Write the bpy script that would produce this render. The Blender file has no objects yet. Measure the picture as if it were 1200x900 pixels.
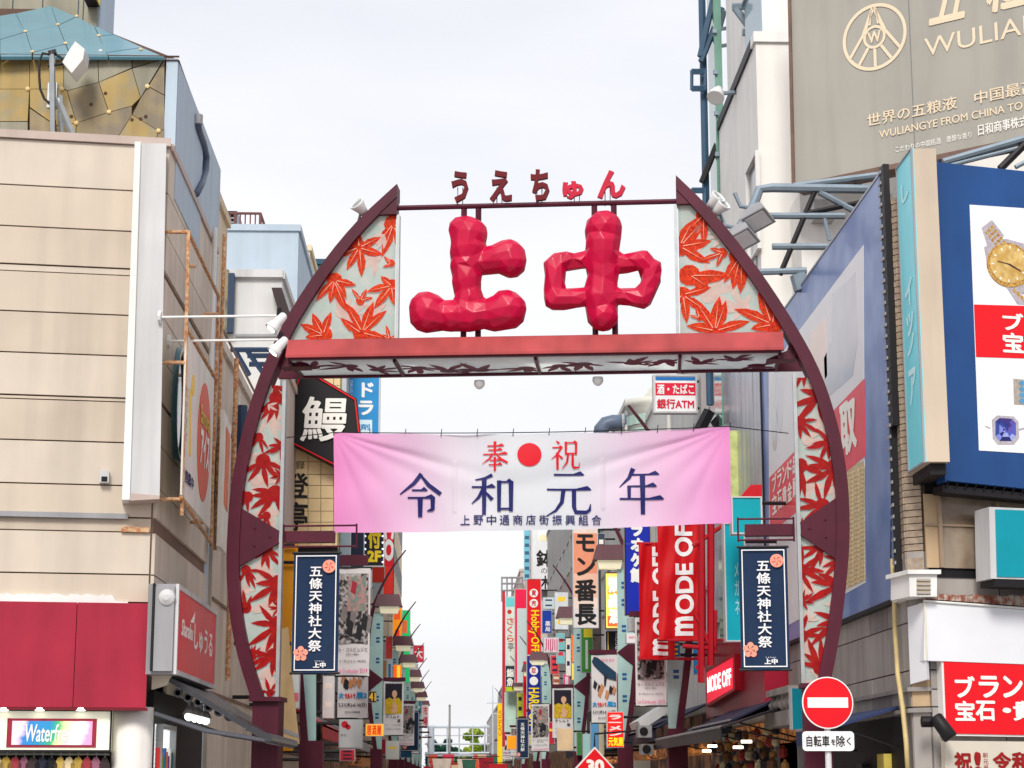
import bpy, bmesh, math, random
from math import radians, sin, cos, tan, pi
from mathutils import Vector, Matrix
random.seed(7)
R = random.random
S = bpy.context.scene
# ------------------------------------------------------------ camera
EYE = Vector((0.0, 0.0, 1.6)); FPX = 2300.0
cd = bpy.data.cameras.new('camera'); cam = bpy.data.objects.new('camera', cd); S.collection.objects.link(cam)
cd.lens = 36 * FPX / 1200; cd.sensor_width = 36; cd.clip_end = 3000
cam.location = EYE; cam.rotation_euler = (radians(90 + 11.43), 0, radians(-1.74))
S.camera = cam
CM = cam.rotation_euler.to_matrix()
# ------------------------------------------------------------ light
SUN_EL, SUN_AZ = radians(40), radians(189)      # azimuth clockwise from +Y (the street runs along +Y)
w = bpy.data.worlds.new('World'); S.world = w; w.use_nodes = True
nt = w.node_tree; nt.nodes.clear()
out = nt.nodes.new('ShaderNodeOutputWorld'); bg = nt.nodes.new('ShaderNodeBackground')
sky = nt.nodes.new('ShaderNodeTexSky'); sky.sky_type = 'NISHITA'; sky.sun_disc = False
sky.sun_elevation = SUN_EL; sky.sun_rotation = SUN_AZ; sky.air_density = 1.0; sky.dust_density = 3.0
mixn = nt.nodes.new('ShaderNodeMix'); mixn.data_type = 'RGBA'
tc = nt.nodes.new('ShaderNodeTexCoord'); mp = nt.nodes.new('ShaderNodeMapping'); mp.inputs['Scale'].default_value = (1.2, 1.2, 3.5)
nz = nt.nodes.new('ShaderNodeTexNoise'); nz.inputs['Scale'].default_value = 1.6; nz.inputs['Detail'].default_value = 5
rmp = nt.nodes.new('ShaderNodeMapRange'); rmp.inputs['From Min'].default_value = .3; rmp.inputs['From Max'].default_value = .72
rmp.inputs['To Min'].default_value = .66; rmp.inputs['To Max'].default_value = .97
nt.links.new(tc.outputs['Generated'], mp.inputs['Vector']); nt.links.new(mp.outputs[0], nz.inputs['Vector'])
nt.links.new(nz.outputs[0], rmp.inputs[0]); nt.links.new(rmp.outputs[0], mixn.inputs[0])
nt.links.new(sky.outputs[0], mixn.inputs[6]); mixn.inputs[7].default_value = (9.7, 9.6, 9.9, 1)   # thin bright cloud veil
nt.links.new(mixn.outputs[2], bg.inputs[0]); bg.inputs[1].default_value = 0.1
nt.links.new(bg.outputs[0], out.inputs[0])
sl = bpy.data.lights.new('sun', 'SUN'); sun = bpy.data.objects.new('sun', sl); S.collection.objects.link(sun)
sl.energy = 2.4; sl.angle = radians(16); sl.color = (1.0, .96, .88)
sd = Vector((sin(SUN_AZ) * cos(SUN_EL), cos(SUN_AZ) * cos(SUN_EL), sin(SUN_EL)))
sun.rotation_euler = sd.to_track_quat('Z', 'Y').to_euler(); sun.location = sd * 60
S.view_settings.view_transform = 'Standard'; S.view_settings.look = 'None'; S.view_settings.exposure = 0.22; S.view_settings.gamma = 1
# ------------------------------------------------------------ planes
class PL:
    """vertical plane: origin (x, y), u runs to the viewer's right at angle a; the normal faces the viewer"""
    def __init__(s, x, y, a=0):
        s.o = Vector((x, y, 0)); s.a = a; s.u = Vector((cos(radians(a)), sin(radians(a)), 0)); s.n = Vector((s.u.y, -s.u.x, 0))
    def off(s, d):
        q = PL(0, 0, s.a); q.o = s.o + s.n * d; return q
    def uv(s, px, py):
        d = CM @ Vector(((px - 600) / FPX, (450 - py) / FPX, -1))
        t = (s.o - EYE).dot(s.n) / d.dot(s.n); p = EYE + d * t
        return ((p - s.o).dot(s.u), p.z)
    def w(s, u, z, d=0): return s.o + s.u * u + s.n * d + Vector((0, 0, z))
    def rect(s, x0, y0, x1, y1):
        a, b = s.uv(x0, y0); c, d = s.uv(x1, y1); e, f = s.uv(x0, y1); g, h = s.uv(x1, y0)
        return ((a + e) / 2, (d + f) / 2, (c + g) / 2, (b + h) / 2)     # u0, z0, u1, z1
def FR(y, a=0): return PL(0, y, a)              # faces the camera, across the street
def LS(x): return PL(x, 0, 90)                  # left house fronts, facing +X
def RS(x): return PL(x, 0, -90)                 # right house fronts, facing -X
# ------------------------------------------------------------ materials
def srgb(c):
    return tuple((v / 255 / 12.92 if v / 255 <= .04045 else ((v / 255 + .055) / 1.055) ** 2.4) for v in c)
MATS = {}
def M(name, col, rough=.55, var=.12, sc=2.5, streak=0., bump=0., metal=0., emis=0., trans=0., coat=0., col2=None, fine=40, bsc=30):
    """col = real surface colour as sRGB 0-255; var = patchy tone, streak = rain grime running down"""
    if name in MATS: return MATS[name]
    m = bpy.data.materials.new(name); MATS[name] = m; m.use_nodes = True
    n = m.node_tree; b = n.nodes['Principled BSDF']; L = n.links.new
    c = srgb(col)
    geo = n.nodes.new('ShaderNodeNewGeometry')
    def noise(scale, detail, vec=None):
        t = n.nodes.new('ShaderNodeTexNoise'); t.inputs['Scale'].default_value = scale; t.inputs['Detail'].default_value = detail
        L(vec or geo.outputs['Position'], t.inputs['Vector']); return t
    t = noise(sc, 6); r = n.nodes.new('ShaderNodeMapRange'); L(t.outputs[0], r.inputs[0])
    r.inputs[1].default_value = .3; r.inputs[2].default_value = .7; r.inputs[3].default_value = 1 - var; r.inputs[4].default_value = 1 + var * .6
    fac = r.outputs[0]
    if streak:
        mpn = n.nodes.new('ShaderNodeMapping'); mpn.inputs['Scale'].default_value = (2.6, 2.6, .22); L(geo.outputs['Position'], mpn.inputs[0])
        t2 = noise(1.3, 3, mpn.outputs[0]); r2 = n.nodes.new('ShaderNodeMapRange'); L(t2.outputs[0], r2.inputs[0])
        r2.inputs[1].default_value = .3; r2.inputs[2].default_value = .6; r2.inputs[3].default_value = 1 - streak; r2.inputs[4].default_value = 1.04
        mu = n.nodes.new('ShaderNodeMath'); mu.operation = 'MULTIPLY'; L(fac, mu.inputs[0]); L(r2.outputs[0], mu.inputs[1]); fac = mu.outputs[0]
    sm = n.nodes.new('ShaderNodeVectorMath'); sm.operation = 'SCALE'
    if col2:
        c2 = srgb(col2); mx = n.nodes.new('ShaderNodeMix'); mx.data_type = 'RGBA'; t3 = noise(sc * 1.7, 4)
        r3 = n.nodes.new('ShaderNodeMapRange'); r3.inputs[1].default_value = .42; r3.inputs[2].default_value = .6; L(t3.outputs[0], r3.inputs[0])
        L(r3.outputs[0], mx.inputs[0]); mx.inputs[6].default_value = (*c, 1); mx.inputs[7].default_value = (*c2, 1); L(mx.outputs[2], sm.inputs[0])
    else: sm.inputs[0].default_value = c
    L(fac, sm.inputs['Scale']); L(sm.outputs[0], b.inputs['Base Color'])
    b.inputs['Specular IOR Level'].default_value = .25; b.inputs['Roughness'].default_value = rough; b.inputs['Metallic'].default_value = metal
    if coat: b.inputs['Coat Weight'].default_value = coat; b.inputs['Coat Roughness'].default_value = .08
    if emis:
        L(sm.outputs[0], b.inputs['Emission Color']); b.inputs['Emission Strength'].default_value = emis
    if bump:
        t4 = noise(bsc, 4); bp = n.nodes.new('ShaderNodeBump'); bp.inputs['Strength'].default_value = bump; bp.inputs['Distance'].default_value = .02
        L(t4.outputs[0], bp.inputs['Height']); L(bp.outputs[0], b.inputs['Normal'])
    if trans:
        tr = n.nodes.new('ShaderNodeBsdfTranslucent'); L(sm.outputs[0], tr.inputs[0])
        ms = n.nodes.new('ShaderNodeMixShader'); ms.inputs[0].default_value = trans
        L(b.outputs[0], ms.inputs[1]); L(tr.outputs[0], ms.inputs[2]); L(ms.outputs[0], n.nodes['Material Output'].inputs[0])
    return m
# ------------------------------------------------------------ objects
COL = S.collection; WP = {}; ROOTS = []
def T(name, label, cat, group=None, kind=None):
    o = bpy.data.objects.new(name, None); COL.objects.link(o); o.empty_display_size = .3
    o['label'] = label; o['category'] = cat
    if group: o['group'] = group
    if kind: o['kind'] = kind
    WP[o] = Vector((0, 0, 0)); ROOTS.append(o); return o
def link(name, verts, faces, mat, parent=None, smooth=False, uv=None):
    vs = [Vector(v) for v in verts]
    if not vs: return None
    mn = Vector([min(v[i] for v in vs) for i in range(3)]); mxv = Vector([max(v[i] for v in vs) for i in range(3)])
    c = (mn + mxv) / 2
    if parent is None: c.z = mn.z
    me = bpy.data.meshes.new(name); me.from_pydata([v - c for v in vs], [], faces); me.update()
    mats = mat if isinstance(mat, (list, tuple)) else [mat]
    for k in mats: me.materials.append(k)
    if smooth: me.shade_smooth()
    o = bpy.data.objects.new(name, me); COL.objects.link(o)
    if parent is None: o.location = c
    else: o.parent = parent; o.location = c - WP[parent]
    WP[o] = c; return o
def tag(o, label, cat, group=None, kind=None):
    o['label'] = label
    if cat: o['category'] = cat
    if group: o['group'] = group
    if kind: o['kind'] = kind
    return o
def structure(o): o['kind'] = 'structure'; return o
class MB:
    def __init__(s): s.v = []; s.f = []
    def poly(s, pts):
        i = len(s.v); s.v += [Vector(p) for p in pts]; s.f.append(tuple(range(i, i + len(pts))))
    def prism(s, pl, pts, d0, d1):
        """2-D outline on the plane, from offset d0 (back) to d1 (front)"""
        if sum(pts[i - 1][0] * pts[i][1] - pts[i][0] * pts[i - 1][1] for i in range(len(pts))) < 0: pts = pts[::-1]
        n = len(pts); i = len(s.v)
        s.v += [pl.w(u, z, d1) for u, z in pts] + [pl.w(u, z, d0) for u, z in pts]
        s.f.append(tuple(range(i, i + n))); s.f.append(tuple(range(i + 2 * n - 1, i + n - 1, -1)))
        for k in range(n):
            j = (k + 1) % n; s.f.append((i + j, i + k, i + n + k, i + n + j))
    def rect(s, pl, r, d0, d1):
        u0, z0, u1, z1 = r; s.prism(pl, [(u0, z0), (u1, z0), (u1, z1), (u0, z1)], d0, d1)
    def box(s, x0, y0, z0, x1, y1, z1):
        s.prism(FR(0), [(x0, z0), (x1, z0), (x1, z1), (x0, z1)], -y1, -y0)
    def frame(s, pl, r, t, d0, d1):
        u0, z0, u1, z1 = r
        for q in ((u0, z0, u1, z0 + t), (u0, z1 - t, u1, z1), (u0, z0 + t, u0 + t, z1 - t), (u1 - t, z0 + t, u1, z1 - t)): s.rect(pl, q, d0, d1)
    def tube(s, pts, r, seg=8, r1=None, cap=True):
        pts = [Vector(p) for p in pts]; n = len(pts); base = len(s.v); av = [sum(abs((pts[i + 1] - pts[i]).normalized()[j]) for i in range(n - 1)) for j in range(3)]; ref = Vector([1.0 if j == av.index(min(av)) else 0.0 for j in range(3)])
        for k, p in enumerate(pts):
            d = (pts[min(k + 1, n - 1)] - pts[max(k - 1, 0)]).normalized()
            a = d.cross(ref).normalized(); b = d.cross(a)
            rr = r if r1 is None else r + (r1 - r) * k / max(1, n - 1)
            for j in range(seg):
                t = 2 * pi * j / seg; s.v.append(p + (a * cos(t) + b * sin(t)) * rr)
        for k in range(n - 1):
            for j in range(seg):
                s.f.append((base + k * seg + j, base + k * seg + (j + 1) % seg, base + (k + 1) * seg + (j + 1) % seg, base + (k + 1) * seg + j))
        if cap:
            s.f.append(tuple(base + j for j in range(seg))[::-1]); s.f.append(tuple(base + (n - 1) * seg + j for j in range(seg)))
    def bar(s, a, b, w_, h_=None):
        s.tube([a, b], w_ * .7071, 4) if h_ is None else s.tube([a, b], w_, 8)
    def lathe(s, c, axis, prof, seg=16):
        """profile = (distance along the axis, radius)"""
        c = Vector(c); ax = Vector(axis).normalized(); a = ax.cross(Vector((0, 0, 1)) if abs(ax.z) < .9 else Vector((1, 0, 0))).normalized(); b = ax.cross(a)
        base = len(s.v)
        for h, r in prof:
            for j in range(seg):
                t = 2 * pi * j / seg; s.v.append(c + ax * h + (a * cos(t) + b * sin(t)) * max(r, .0005))
        for k in range(len(prof) - 1):
            for j in range(seg):
                s.f.append((base + k * seg + j, base + (k + 1) * seg + j, base + (k + 1) * seg + (j + 1) % seg, base + k * seg + (j + 1) % seg))
        s.f.append(tuple(base + j for j in range(seg))); s.f.append(tuple(base + (len(prof) - 1) * seg + j for j in range(seg))[::-1])
    def link(s, name, mat, parent=None, smooth=False): return link(name, s.v, s.f, mat, parent, smooth)
def prism(name, pl, pts, d0, d1, mat, parent=None):
    m = MB(); m.prism(pl, pts, d0, d1); return m.link(name, mat, parent)
def prect(name, pl, pr, d0, d1, mat, parent=None):
    m = MB(); m.rect(pl, pl.rect(*pr), d0, d1); return m.link(name, mat, parent)
def box(name, b, mat, parent=None):
    m = MB(); m.box(*b); return m.link(name, mat, parent)
def px(pl, *pts): return [pl.uv(*p) for p in pts]
def disc(c, r, n=28, ry=None): return [(c[0] + r * cos(2 * pi * k / n), c[1] + (ry or r) * sin(2 * pi * k / n)) for k in range(n)]
def copy_tree(o, delta, parent=None):
    c = o.copy(); COL.objects.link(c); c.parent = parent; WP[c] = WP[o].copy()
    if parent is None:
        c.location = o.location + Vector(delta)
        if o in ROOTS: ROOTS.append(c)
    for ch in o.children: copy_tree(ch, (0, 0, 0), c)
    return c
def finish():
    for r in ROOTS:
        mn = Vector((1e9,) * 3); mx = -mn
        def walk(o, off):
            p = off + o.location
            if o.type == 'MESH':
                for cn in o.bound_box:
                    for i in range(3):
                        mn[i] = min(mn[i], p[i] + cn[i]); mx[i] = max(mx[i], p[i] + cn[i])
            for ch in o.children: walk(ch, p)
        for ch in r.children: walk(ch, Vector((0, 0, 0)))
        if mn.x > 1e8: continue
        b = Vector(((mn.x + mx.x) / 2, (mn.y + mx.y) / 2, mn.z))
        r.location += b
        for ch in r.children: ch.location -= b
# ------------------------------------------------------------ lettering
GC = {}
def glyph(s, bold=0.):
    k = (s, bold)
    if k not in GC:
        c = bpy.data.curves.new('t', 'FONT'); c.body = s; c.size = 1; c.resolution_u = 4 if len(s) > 1 and ord(s[0]) < 256 else 2; c.offset = bold; c.fill_mode = 'FRONT'
        o = bpy.data.objects.new('t', c); COL.objects.link(o); dg = bpy.context.evaluated_depsgraph_get()
        me = bpy.data.meshes.new_from_object(o.evaluated_get(dg)); GC[k] = ([(v.co.x, v.co.y) for v in me.vertices], [tuple(p.vertices) for p in me.polygons])
        bpy.data.objects.remove(o); bpy.data.curves.remove(c); bpy.data.meshes.remove(me)
    return GC[k]
def text(pl, s, r, mat, parent, d=.006, bold=.0, vert=False, rot=0, name='lettering', slant=0., keep=False, off=0.):
    """fit string s into rect r=(u0,z0,u1,z1); vert stacks the characters; rot = +1 turns it anticlockwise, -1 clockwise"""
    V, Fc = [], []; bd, bold = bold, 0.
    if vert:
        for k, ch in enumerate(s):
            if ch in ' \u3000': continue
            v, f = glyph(ch, bold)
            if not v: continue
            cx = (min(p[0] for p in v) + max(p[0] for p in v)) / 2
            if ord(ch) > 0x2e00: cx = .5
            i = len(V); V += [(p[0] - cx, p[1] - k * 1.06) for p in v]; Fc += [tuple(q + i for q in t) for t in f]
    else: V, Fc = glyph(s, off)
    if not V: return None
    if rot: V = [(-y * rot, x * rot) for x, y in V]
    if slant: V = [(x + y * slant, y) for x, y in V]
    a, b = min(p[0] for p in V), max(p[0] for p in V); c, e = min(p[1] for p in V), max(p[1] for p in V)
    u0, z0, u1, z1 = r; su = (u1 - u0) / max(b - a, 1e-3); sz = (z1 - z0) / max(e - c, 1e-3)
    ou, oz = u0, z0
    if keep:
        k = min(su, sz); ou = (u0 + u1) / 2 - k * (b - a) / 2; oz = (z0 + z1) / 2 - k * (e - c) / 2; su = sz = k
    W, G = [], []; hs = (u1 - u0) * .0 + su * bd                       # heavier print: shifted copies, each a hair in front
    for q, (sx, sy) in enumerate(((0, 0),) if not bd else ((0, 0), (1, .35), (-1, -.35), (-.35, 1), (.35, -1), (.8, -.8), (-.8, .8))):
        i = len(W); W += [pl.w(ou + (x - a) * su + sx * hs, oz + (y - c) * sz + sy * sz * bd, d + q * .0006) for x, y in V]; G += [tuple(t + i for t in f) for f in Fc]
    return link(name, W, G, mat, parent)
def ptext(pl, s, pr, mat, parent, **k): return text(pl, s, pl.rect(*pr), mat, parent, **k)
# brush strokes in a unit square: h = thin bar with a wedge at its right end, s = tapered stroke through points with widths
def stroke_glyph(mb, pl, strokes, r, d, wd=.075):
    u0, z0, u1, z1 = r; W = u1 - u0; H = z1 - z0; k = 0
    def P(x, y): return (u0 + x * W, z0 + y * H)
    for st in strokes:
        k += 1; dd = d + k * .0007
        if st[0] == 'h':
            _, x0, x1, y = st; t = wd * .27
            pts = [P(x0, y - t), P(x1, y - t), P(x1 + .02, y), P(x1 - .07, y + .085), P(x1 - .14, y + t), P(x0, y + t)]
            mb.poly([pl.w(a, b, dd) for a, b in pts])
        else:
            pts = st[1]; L_ = []; R_ = []
            for i, (x, y, ww) in enumerate(pts):
                a = pts[max(i - 1, 0)]; b = pts[min(i + 1, len(pts) - 1)]
                dx, dy = b[0] - a[0], b[1] - a[1]; q = math.hypot(dx, dy) or 1; nx, ny = -dy / q * ww / 2, dx / q * ww / 2
                L_.append(P(x + nx, y + ny)); R_.append(P(x - nx, y - ny))
            for i in range(len(pts) - 1):
                mb.poly([pl.w(*p, dd) for p in (R_[i], R_[i + 1], L_[i + 1], L_[i])])
def v_(x, y1, y0, w=.1): return ('s', [(x, y1 + .02, w * 1.15), (x, (y0 + y1) / 2, w), (x, y0, w * .9)])
def s_(*p): return ('s', list(p))
GL = {
 '令': [s_((.52, 1, .1), (.34, .76, .09), (.02, .5, .03)), s_((.5, .97, .05), (.7, .72, .1), (.99, .5, .1)), ('h', .3, .66, .6), ('h', .2, .84, .42), v_(.8, .42, .12), s_((.8, .14, .1), (.66, .1, .02)), v_(.5, .4, -.04, .11)],
 '和': [s_((.48, .98, .09), (.3, .9, .06), (.08, .86, .03)), ('h', .0, .54, .68), v_(.29, .9, -.02, .1), s_((.28, .66, .09), (.16, .42, .07), (.0, .26, .02)), s_((.3, .58, .04), (.48, .36, .1)), v_(.64, .82, .06, .09), ('h', .64, .95, .8), v_(.92, .8, .06, .1), s_((.64, .13, .05), (.92, .13, .05))],
 '元': [('h', .16, .84, .95), ('h', .0, 1., .6), s_((.38, .6, .1), (.34, .3, .09), (.2, .1, .06), (.0, -.02, .02)), s_((.62, .6, .1), (.62, .2, .1), (.66, .07, .1), (.9, .06, .09), (.98, .12, .07), (1., .26, .02))],
 '年': [s_((.32, 1.03, .11), (.22, .8, .08), (.0, .58, .02)), ('h', .26, .9, .88), ('h', .22, .84, .6), v_(.22, .6, .3, .08), ('h', .0, 1., .3), v_(.53, .86, -.06, .11)],
 '奉': [('h', .2, .84, .86), ('h', .24, .78, .71), ('h', .04, .98, .56), v_(.5, 1., .56, .1), s_((.42, .58, .09), (.28, .4, .06), (.0, .22, .02)), s_((.56, .55, .04), (.76, .36, .09), (1., .24, .08)), ('h', .3, .74, .34), ('h', .26, .78, .18), v_(.5, .44, -.04, .09)],
 '祝': [s_((.18, 1., .03), (.28, .9, .1)), ('h', .04, .4, .76), s_((.36, .76, .08), (.2, .5, .06), (.0, .34, .02)), v_(.22, .56, -.02, .09), s_((.26, .5, .04), (.4, .36, .09)), v_(.52, .94, .5, .08), ('h', .52, .92, .92), v_(.88, .92, .5, .08), s_((.52, .54, .05), (.88, .54, .05)), s_((.6, .52, .08), (.56, .24, .07), (.38, .0, .02)), s_((.76, .52, .08), (.76, .12, .09), (.8, .05, .09), (.98, .06, .06), (1., .22, .02))],
}
def brush(pl, ch, r, mat, parent, d=.01):
    mb = MB(); stroke_glyph(mb, pl, GL[ch], r, d); o = mb.link('lettering', mat, parent); return o
# ============================================================ the gate
GP = PL(0, 22.4, -6)
m_maroon = M('maroon paint', (80, 20, 42), .45, .2, 2.2, streak=.24)
m_beam = M('faded rose paint', (172, 68, 70), .5, .16, 1.6, streak=.26)
m_glass = M('frosted leaf glass', (208, 228, 220), .25, .07, 5, trans=.55, bump=.05, col2=(222, 230, 224))
m_leaf_o = M('orange maple leaf film', (244, 82, 24), .4, .3, 26, trans=.5, col2=(232, 44, 14))
m_leaf_r = M('dark red maple leaf film', (176, 10, 20), .35, .25, 14, trans=.35, col2=(176, 24, 14))
m_leaf_m = M('maroon leaf film', (104, 22, 58), .4, .2, 10, trans=.35)
m_leaf_p = M('pale pink leaf print', (226, 200, 192), .35, .1, 10, trans=.4)
m_line = M('leaf vein print', (240, 176, 150), .4, .1, 10, trans=.2)
m_steel = M('galvanised steel', (168, 172, 174), .35, .12, 8, metal=.7)
m_red3 = M('crimson fibreglass', (190, 4, 60), .4, .12, 5, coat=.08, bump=.06, bsc=14)
m_kana = M('dark red letter paint', (98, 2, 16), .6, .12, 6)
m_kana2 = M('bright red letter paint', (186, 6, 50), .5, .1, 6)
m_black = M('black paint', (26, 24, 28), .5, .1)
m_lampw = M('white lamp housing', (222, 222, 222), .3, .08, 6)
m_bulb = M('lit bulb', (255, 246, 222), .4, 0, emis=3.0)
gate = T('street_gate', 'tall maroon arched gate with maple leaf panels spanning the shopping street', 'gate')
def arc_pts(pts, n=40):
    """Catmull-Rom through the points"""
    P = [pts[0]] + list(pts) + [pts[-1]]; o = []; segs = len(pts) - 1
    for s in range(segs):
        a, b, c, d = (Vector(P[s + k]) for k in range(4))
        for i in range(max(2, n // segs)):
            t = i / max(2, n // segs)
            o.append(tuple(.5 * ((2 * b) + (-a + c) * t + (2 * a - 5 * b + 4 * c - d) * t * t + (-a + 3 * b - 3 * c + d) * t ** 3)))
    o.append(tuple(pts[-1])); return o
LA = arc_pts(px(GP, (466, 217), (420, 260), (380, 308), (340, 368), (312, 425), (293, 478), (280, 529), (271, 578), (267, 640), (267, 680), (271, 725), (280, 770), (296, 822)))
RA = arc_pts(px(GP, (792, 207), (826, 240), (863, 283), (900, 333), (935, 388), (959, 433), (976, 480), (988, 530), (994, 580), (995, 635), (991, 687), (984, 742), (972, 806)))
def inset(a, side, w0):
    o = []
    for i, p in enumerate(a):
        q = Vector(a[min(i + 1, len(a) - 1)]) - Vector(a[max(i - 1, 0)]); q.normalize()
        t = i / (len(a) - 1); ww = w0 * (1 - .25 * math.exp(-t * 9)) * (1 if t < .93 else 1)
        o.append((p[0] + (-q.y) * ww * side, p[1] + q.x * ww * side))
    return o
LI = inset(LA, 1, .145); RI = inset(RA, -1, .145)
def peak(A, I, sg):
    x0 = A[0][0]; z0 = A[0][1]
    for i, p in enumerate(I):
        if (p[0] - x0) * sg > -.002 or i == 0: I[i] = (x0, min(p[1], z0 - .16 - .0004 * (i == 0)))
peak(LA, LI, 1); peak(RA, RI, -1)
def band(o_, i_, d0, d1, name, par):
    m = MB(); n = len(o_); b = 0
    for k in range(n):
        m.v += [GP.w(*o_[k], d1), GP.w(*i_[k], d1), GP.w(*i_[k], d0), GP.w(*o_[k], d0)]
    for k in range(n - 1):
        for j in range(4):
            a, c = k * 4 + j, k * 4 + (j + 1) % 4; m.f.append((a, c, c + 4, a + 4))
    m.f.append((3, 2, 1, 0)); e = (n - 1) * 4; m.f.append((e, e + 1, e + 2, e + 3))
    bm = m.link(name, m_maroon, par); return bm
def clip(sub, poly):
    """Sutherland-Hodgman against the convex hull of a panel outline"""
    ps = sorted(set((round(a, 5), round(b, 5)) for a, b in poly)); lo = []; hi = []
    cr = lambda o, a, b: (a[0] - o[0]) * (b[1] - o[1]) - (a[1] - o[1]) * (b[0] - o[0])
    for p in ps:
        while len(lo) > 1 and cr(lo[-2], lo[-1], p) <= 1e-7: lo.pop()
        lo.append(p)
    for p in ps[::-1]:
        while len(hi) > 1 and cr(hi[-2], hi[-1], p) <= 1e-7: hi.pop()
        hi.append(p)
    poly = lo[:-1] + hi[:-1]
    if sum(poly[i - 1][0] * poly[i][1] - poly[i][0] * poly[i - 1][1] for i in range(len(poly))) < 0: poly = poly[::-1]
    outp = sub
    for i in range(len(poly)):
        a, b = poly[i - 1], poly[i]; inp = outp; outp = []
        ins = lambda p: (b[0] - a[0]) * (p[1] - a[1]) - (b[1] - a[1]) * (p[0] - a[0]) >= 0
        for j in range(len(inp)):
            p, q = inp[j - 1], inp[j]
            if ins(p) != ins(q):
                d1 = (b[0] - a[0]) * (p[1] - a[1]) - (b[1] - a[1]) * (p[0] - a[0]); d2 = (b[0] - a[0]) * (q[1] - a[1]) - (b[1] - a[1]) * (q[0] - a[0])
                t = d1 / (d1 - d2); outp.append((p[0] + (q[0] - p[0]) * t, p[1] + (q[1] - p[1]) * t))
            if ins(q): outp.append(q)
        if not outp: return []
    return outp
def maple(cx, cy, size, deg, n=5, spread=150, fat=.2, round_=True):
    """lobe outlines in the plane: a fan of pointed fingers out of a rounded base"""
    out_ = []; lines = []
    for k in range(n):
        t = (k / (n - 1) - .5) if n > 1 else 0
        a = radians(deg + t * spread + (R() - .5) * 24); L_ = size * (1 - .5 * abs(t) + (R() - .5) * .42)
        bend = (R() - .5) * .42; w_ = size * fat * (1 - .3 * abs(t))
        ux, uy = cos(a), sin(a); nx, ny = -uy, ux
        def q(s, o): return (cx + ux * s * L_ + nx * (o + bend * s * s * L_), cy + uy * s * L_ + ny * (o + bend * s * s * L_))
        out_.append([q(-.05, -w_ * .3), q(.2, -w_ * .62), q(.48, -w_), q(.75, -w_ * .7), q(1, 0), q(.75, w_ * .65), q(.48, w_), q(.2, w_ * .6), q(-.05, w_ * .3)])
        lines.append((q(.1, 0), q(.85, 0)))
    if round_:
        out_.append([(cx + size * .26 * cos(t), cy + size * .26 * sin(t)) for t in [2 * pi * j / 10 for j in range(10)]])
    return out_, lines
def leaves(parent, poly, specs, mat, d, name='maple_leaf', veins=True):
    """specs in photograph pixels of the gate's own plane: (x, y, size px, direction)"""
    k = 0
    for (x, y, s, deg, *rest) in specs:
        m = MB(); vm = MB()
        c = GP.uv(x, y); sz = s / 102.; sp = rest[0] if rest else 150; n = rest[1] if len(rest) > 1 else 5
        lobes, ln = maple(c[0], c[1], sz, deg, n, sp, fat=rest[2] if len(rest) > 2 else .135)
        for lb in lobes:
            k += 1; c_ = clip(lb, poly)
            if len(c_) > 2: m.poly([GP.w(a, b, d + (k % 23) * .0006) for a, b in c_])
        if veins:
            for (a, b) in ln:
                dx, dy = b[0] - a[0], b[1] - a[1]; q = math.hypot(dx, dy); nx, ny = -dy / q * .006, dx / q * .006
                c_ = clip([(a[0] + nx, a[1] + ny), (a[0] - nx, a[1] - ny), (b[0], b[1])], poly)
                if len(c_) > 2: vm.poly([GP.w(*p, d + .016) for p in c_])
        if vm.v and m.v:
            i = len(m.v); m.f += [tuple(q + i for q in f) for f in vm.f]; m.v += vm.v; o = m.link(name, [mat, m_line], parent)
            for p in o.data.polygons[-len(vm.f):]: p.material_index = 1
        elif m.v: m.link(name, mat, parent)
def between(i_, z0, z1):
    return [p for p in i_ if z0 < p[1] < z1]
def at_z(i_, z):
    for a, b in zip(i_, i_[1:]):
        if (a[1] - z) * (b[1] - z) <= 0 and a[1] != b[1]:
            t = (z - a[1]) / (b[1] - a[1]); return (a[0] + (b[0] - a[0]) * t, z)
    e = min(i_, key=lambda q: abs(q[1] - z)); return (e[0], z)
def sheet(nm, pts, d):
    m = MB(); m.poly([GP.w(u, z, d) for u, z in (pts if sum(pts[i - 1][0] * pts[i][1] - pts[i][0] * pts[i - 1][1] for i in range(len(pts))) > 0 else pts[::-1])]); return m.link(nm, m_glass, gate)
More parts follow.
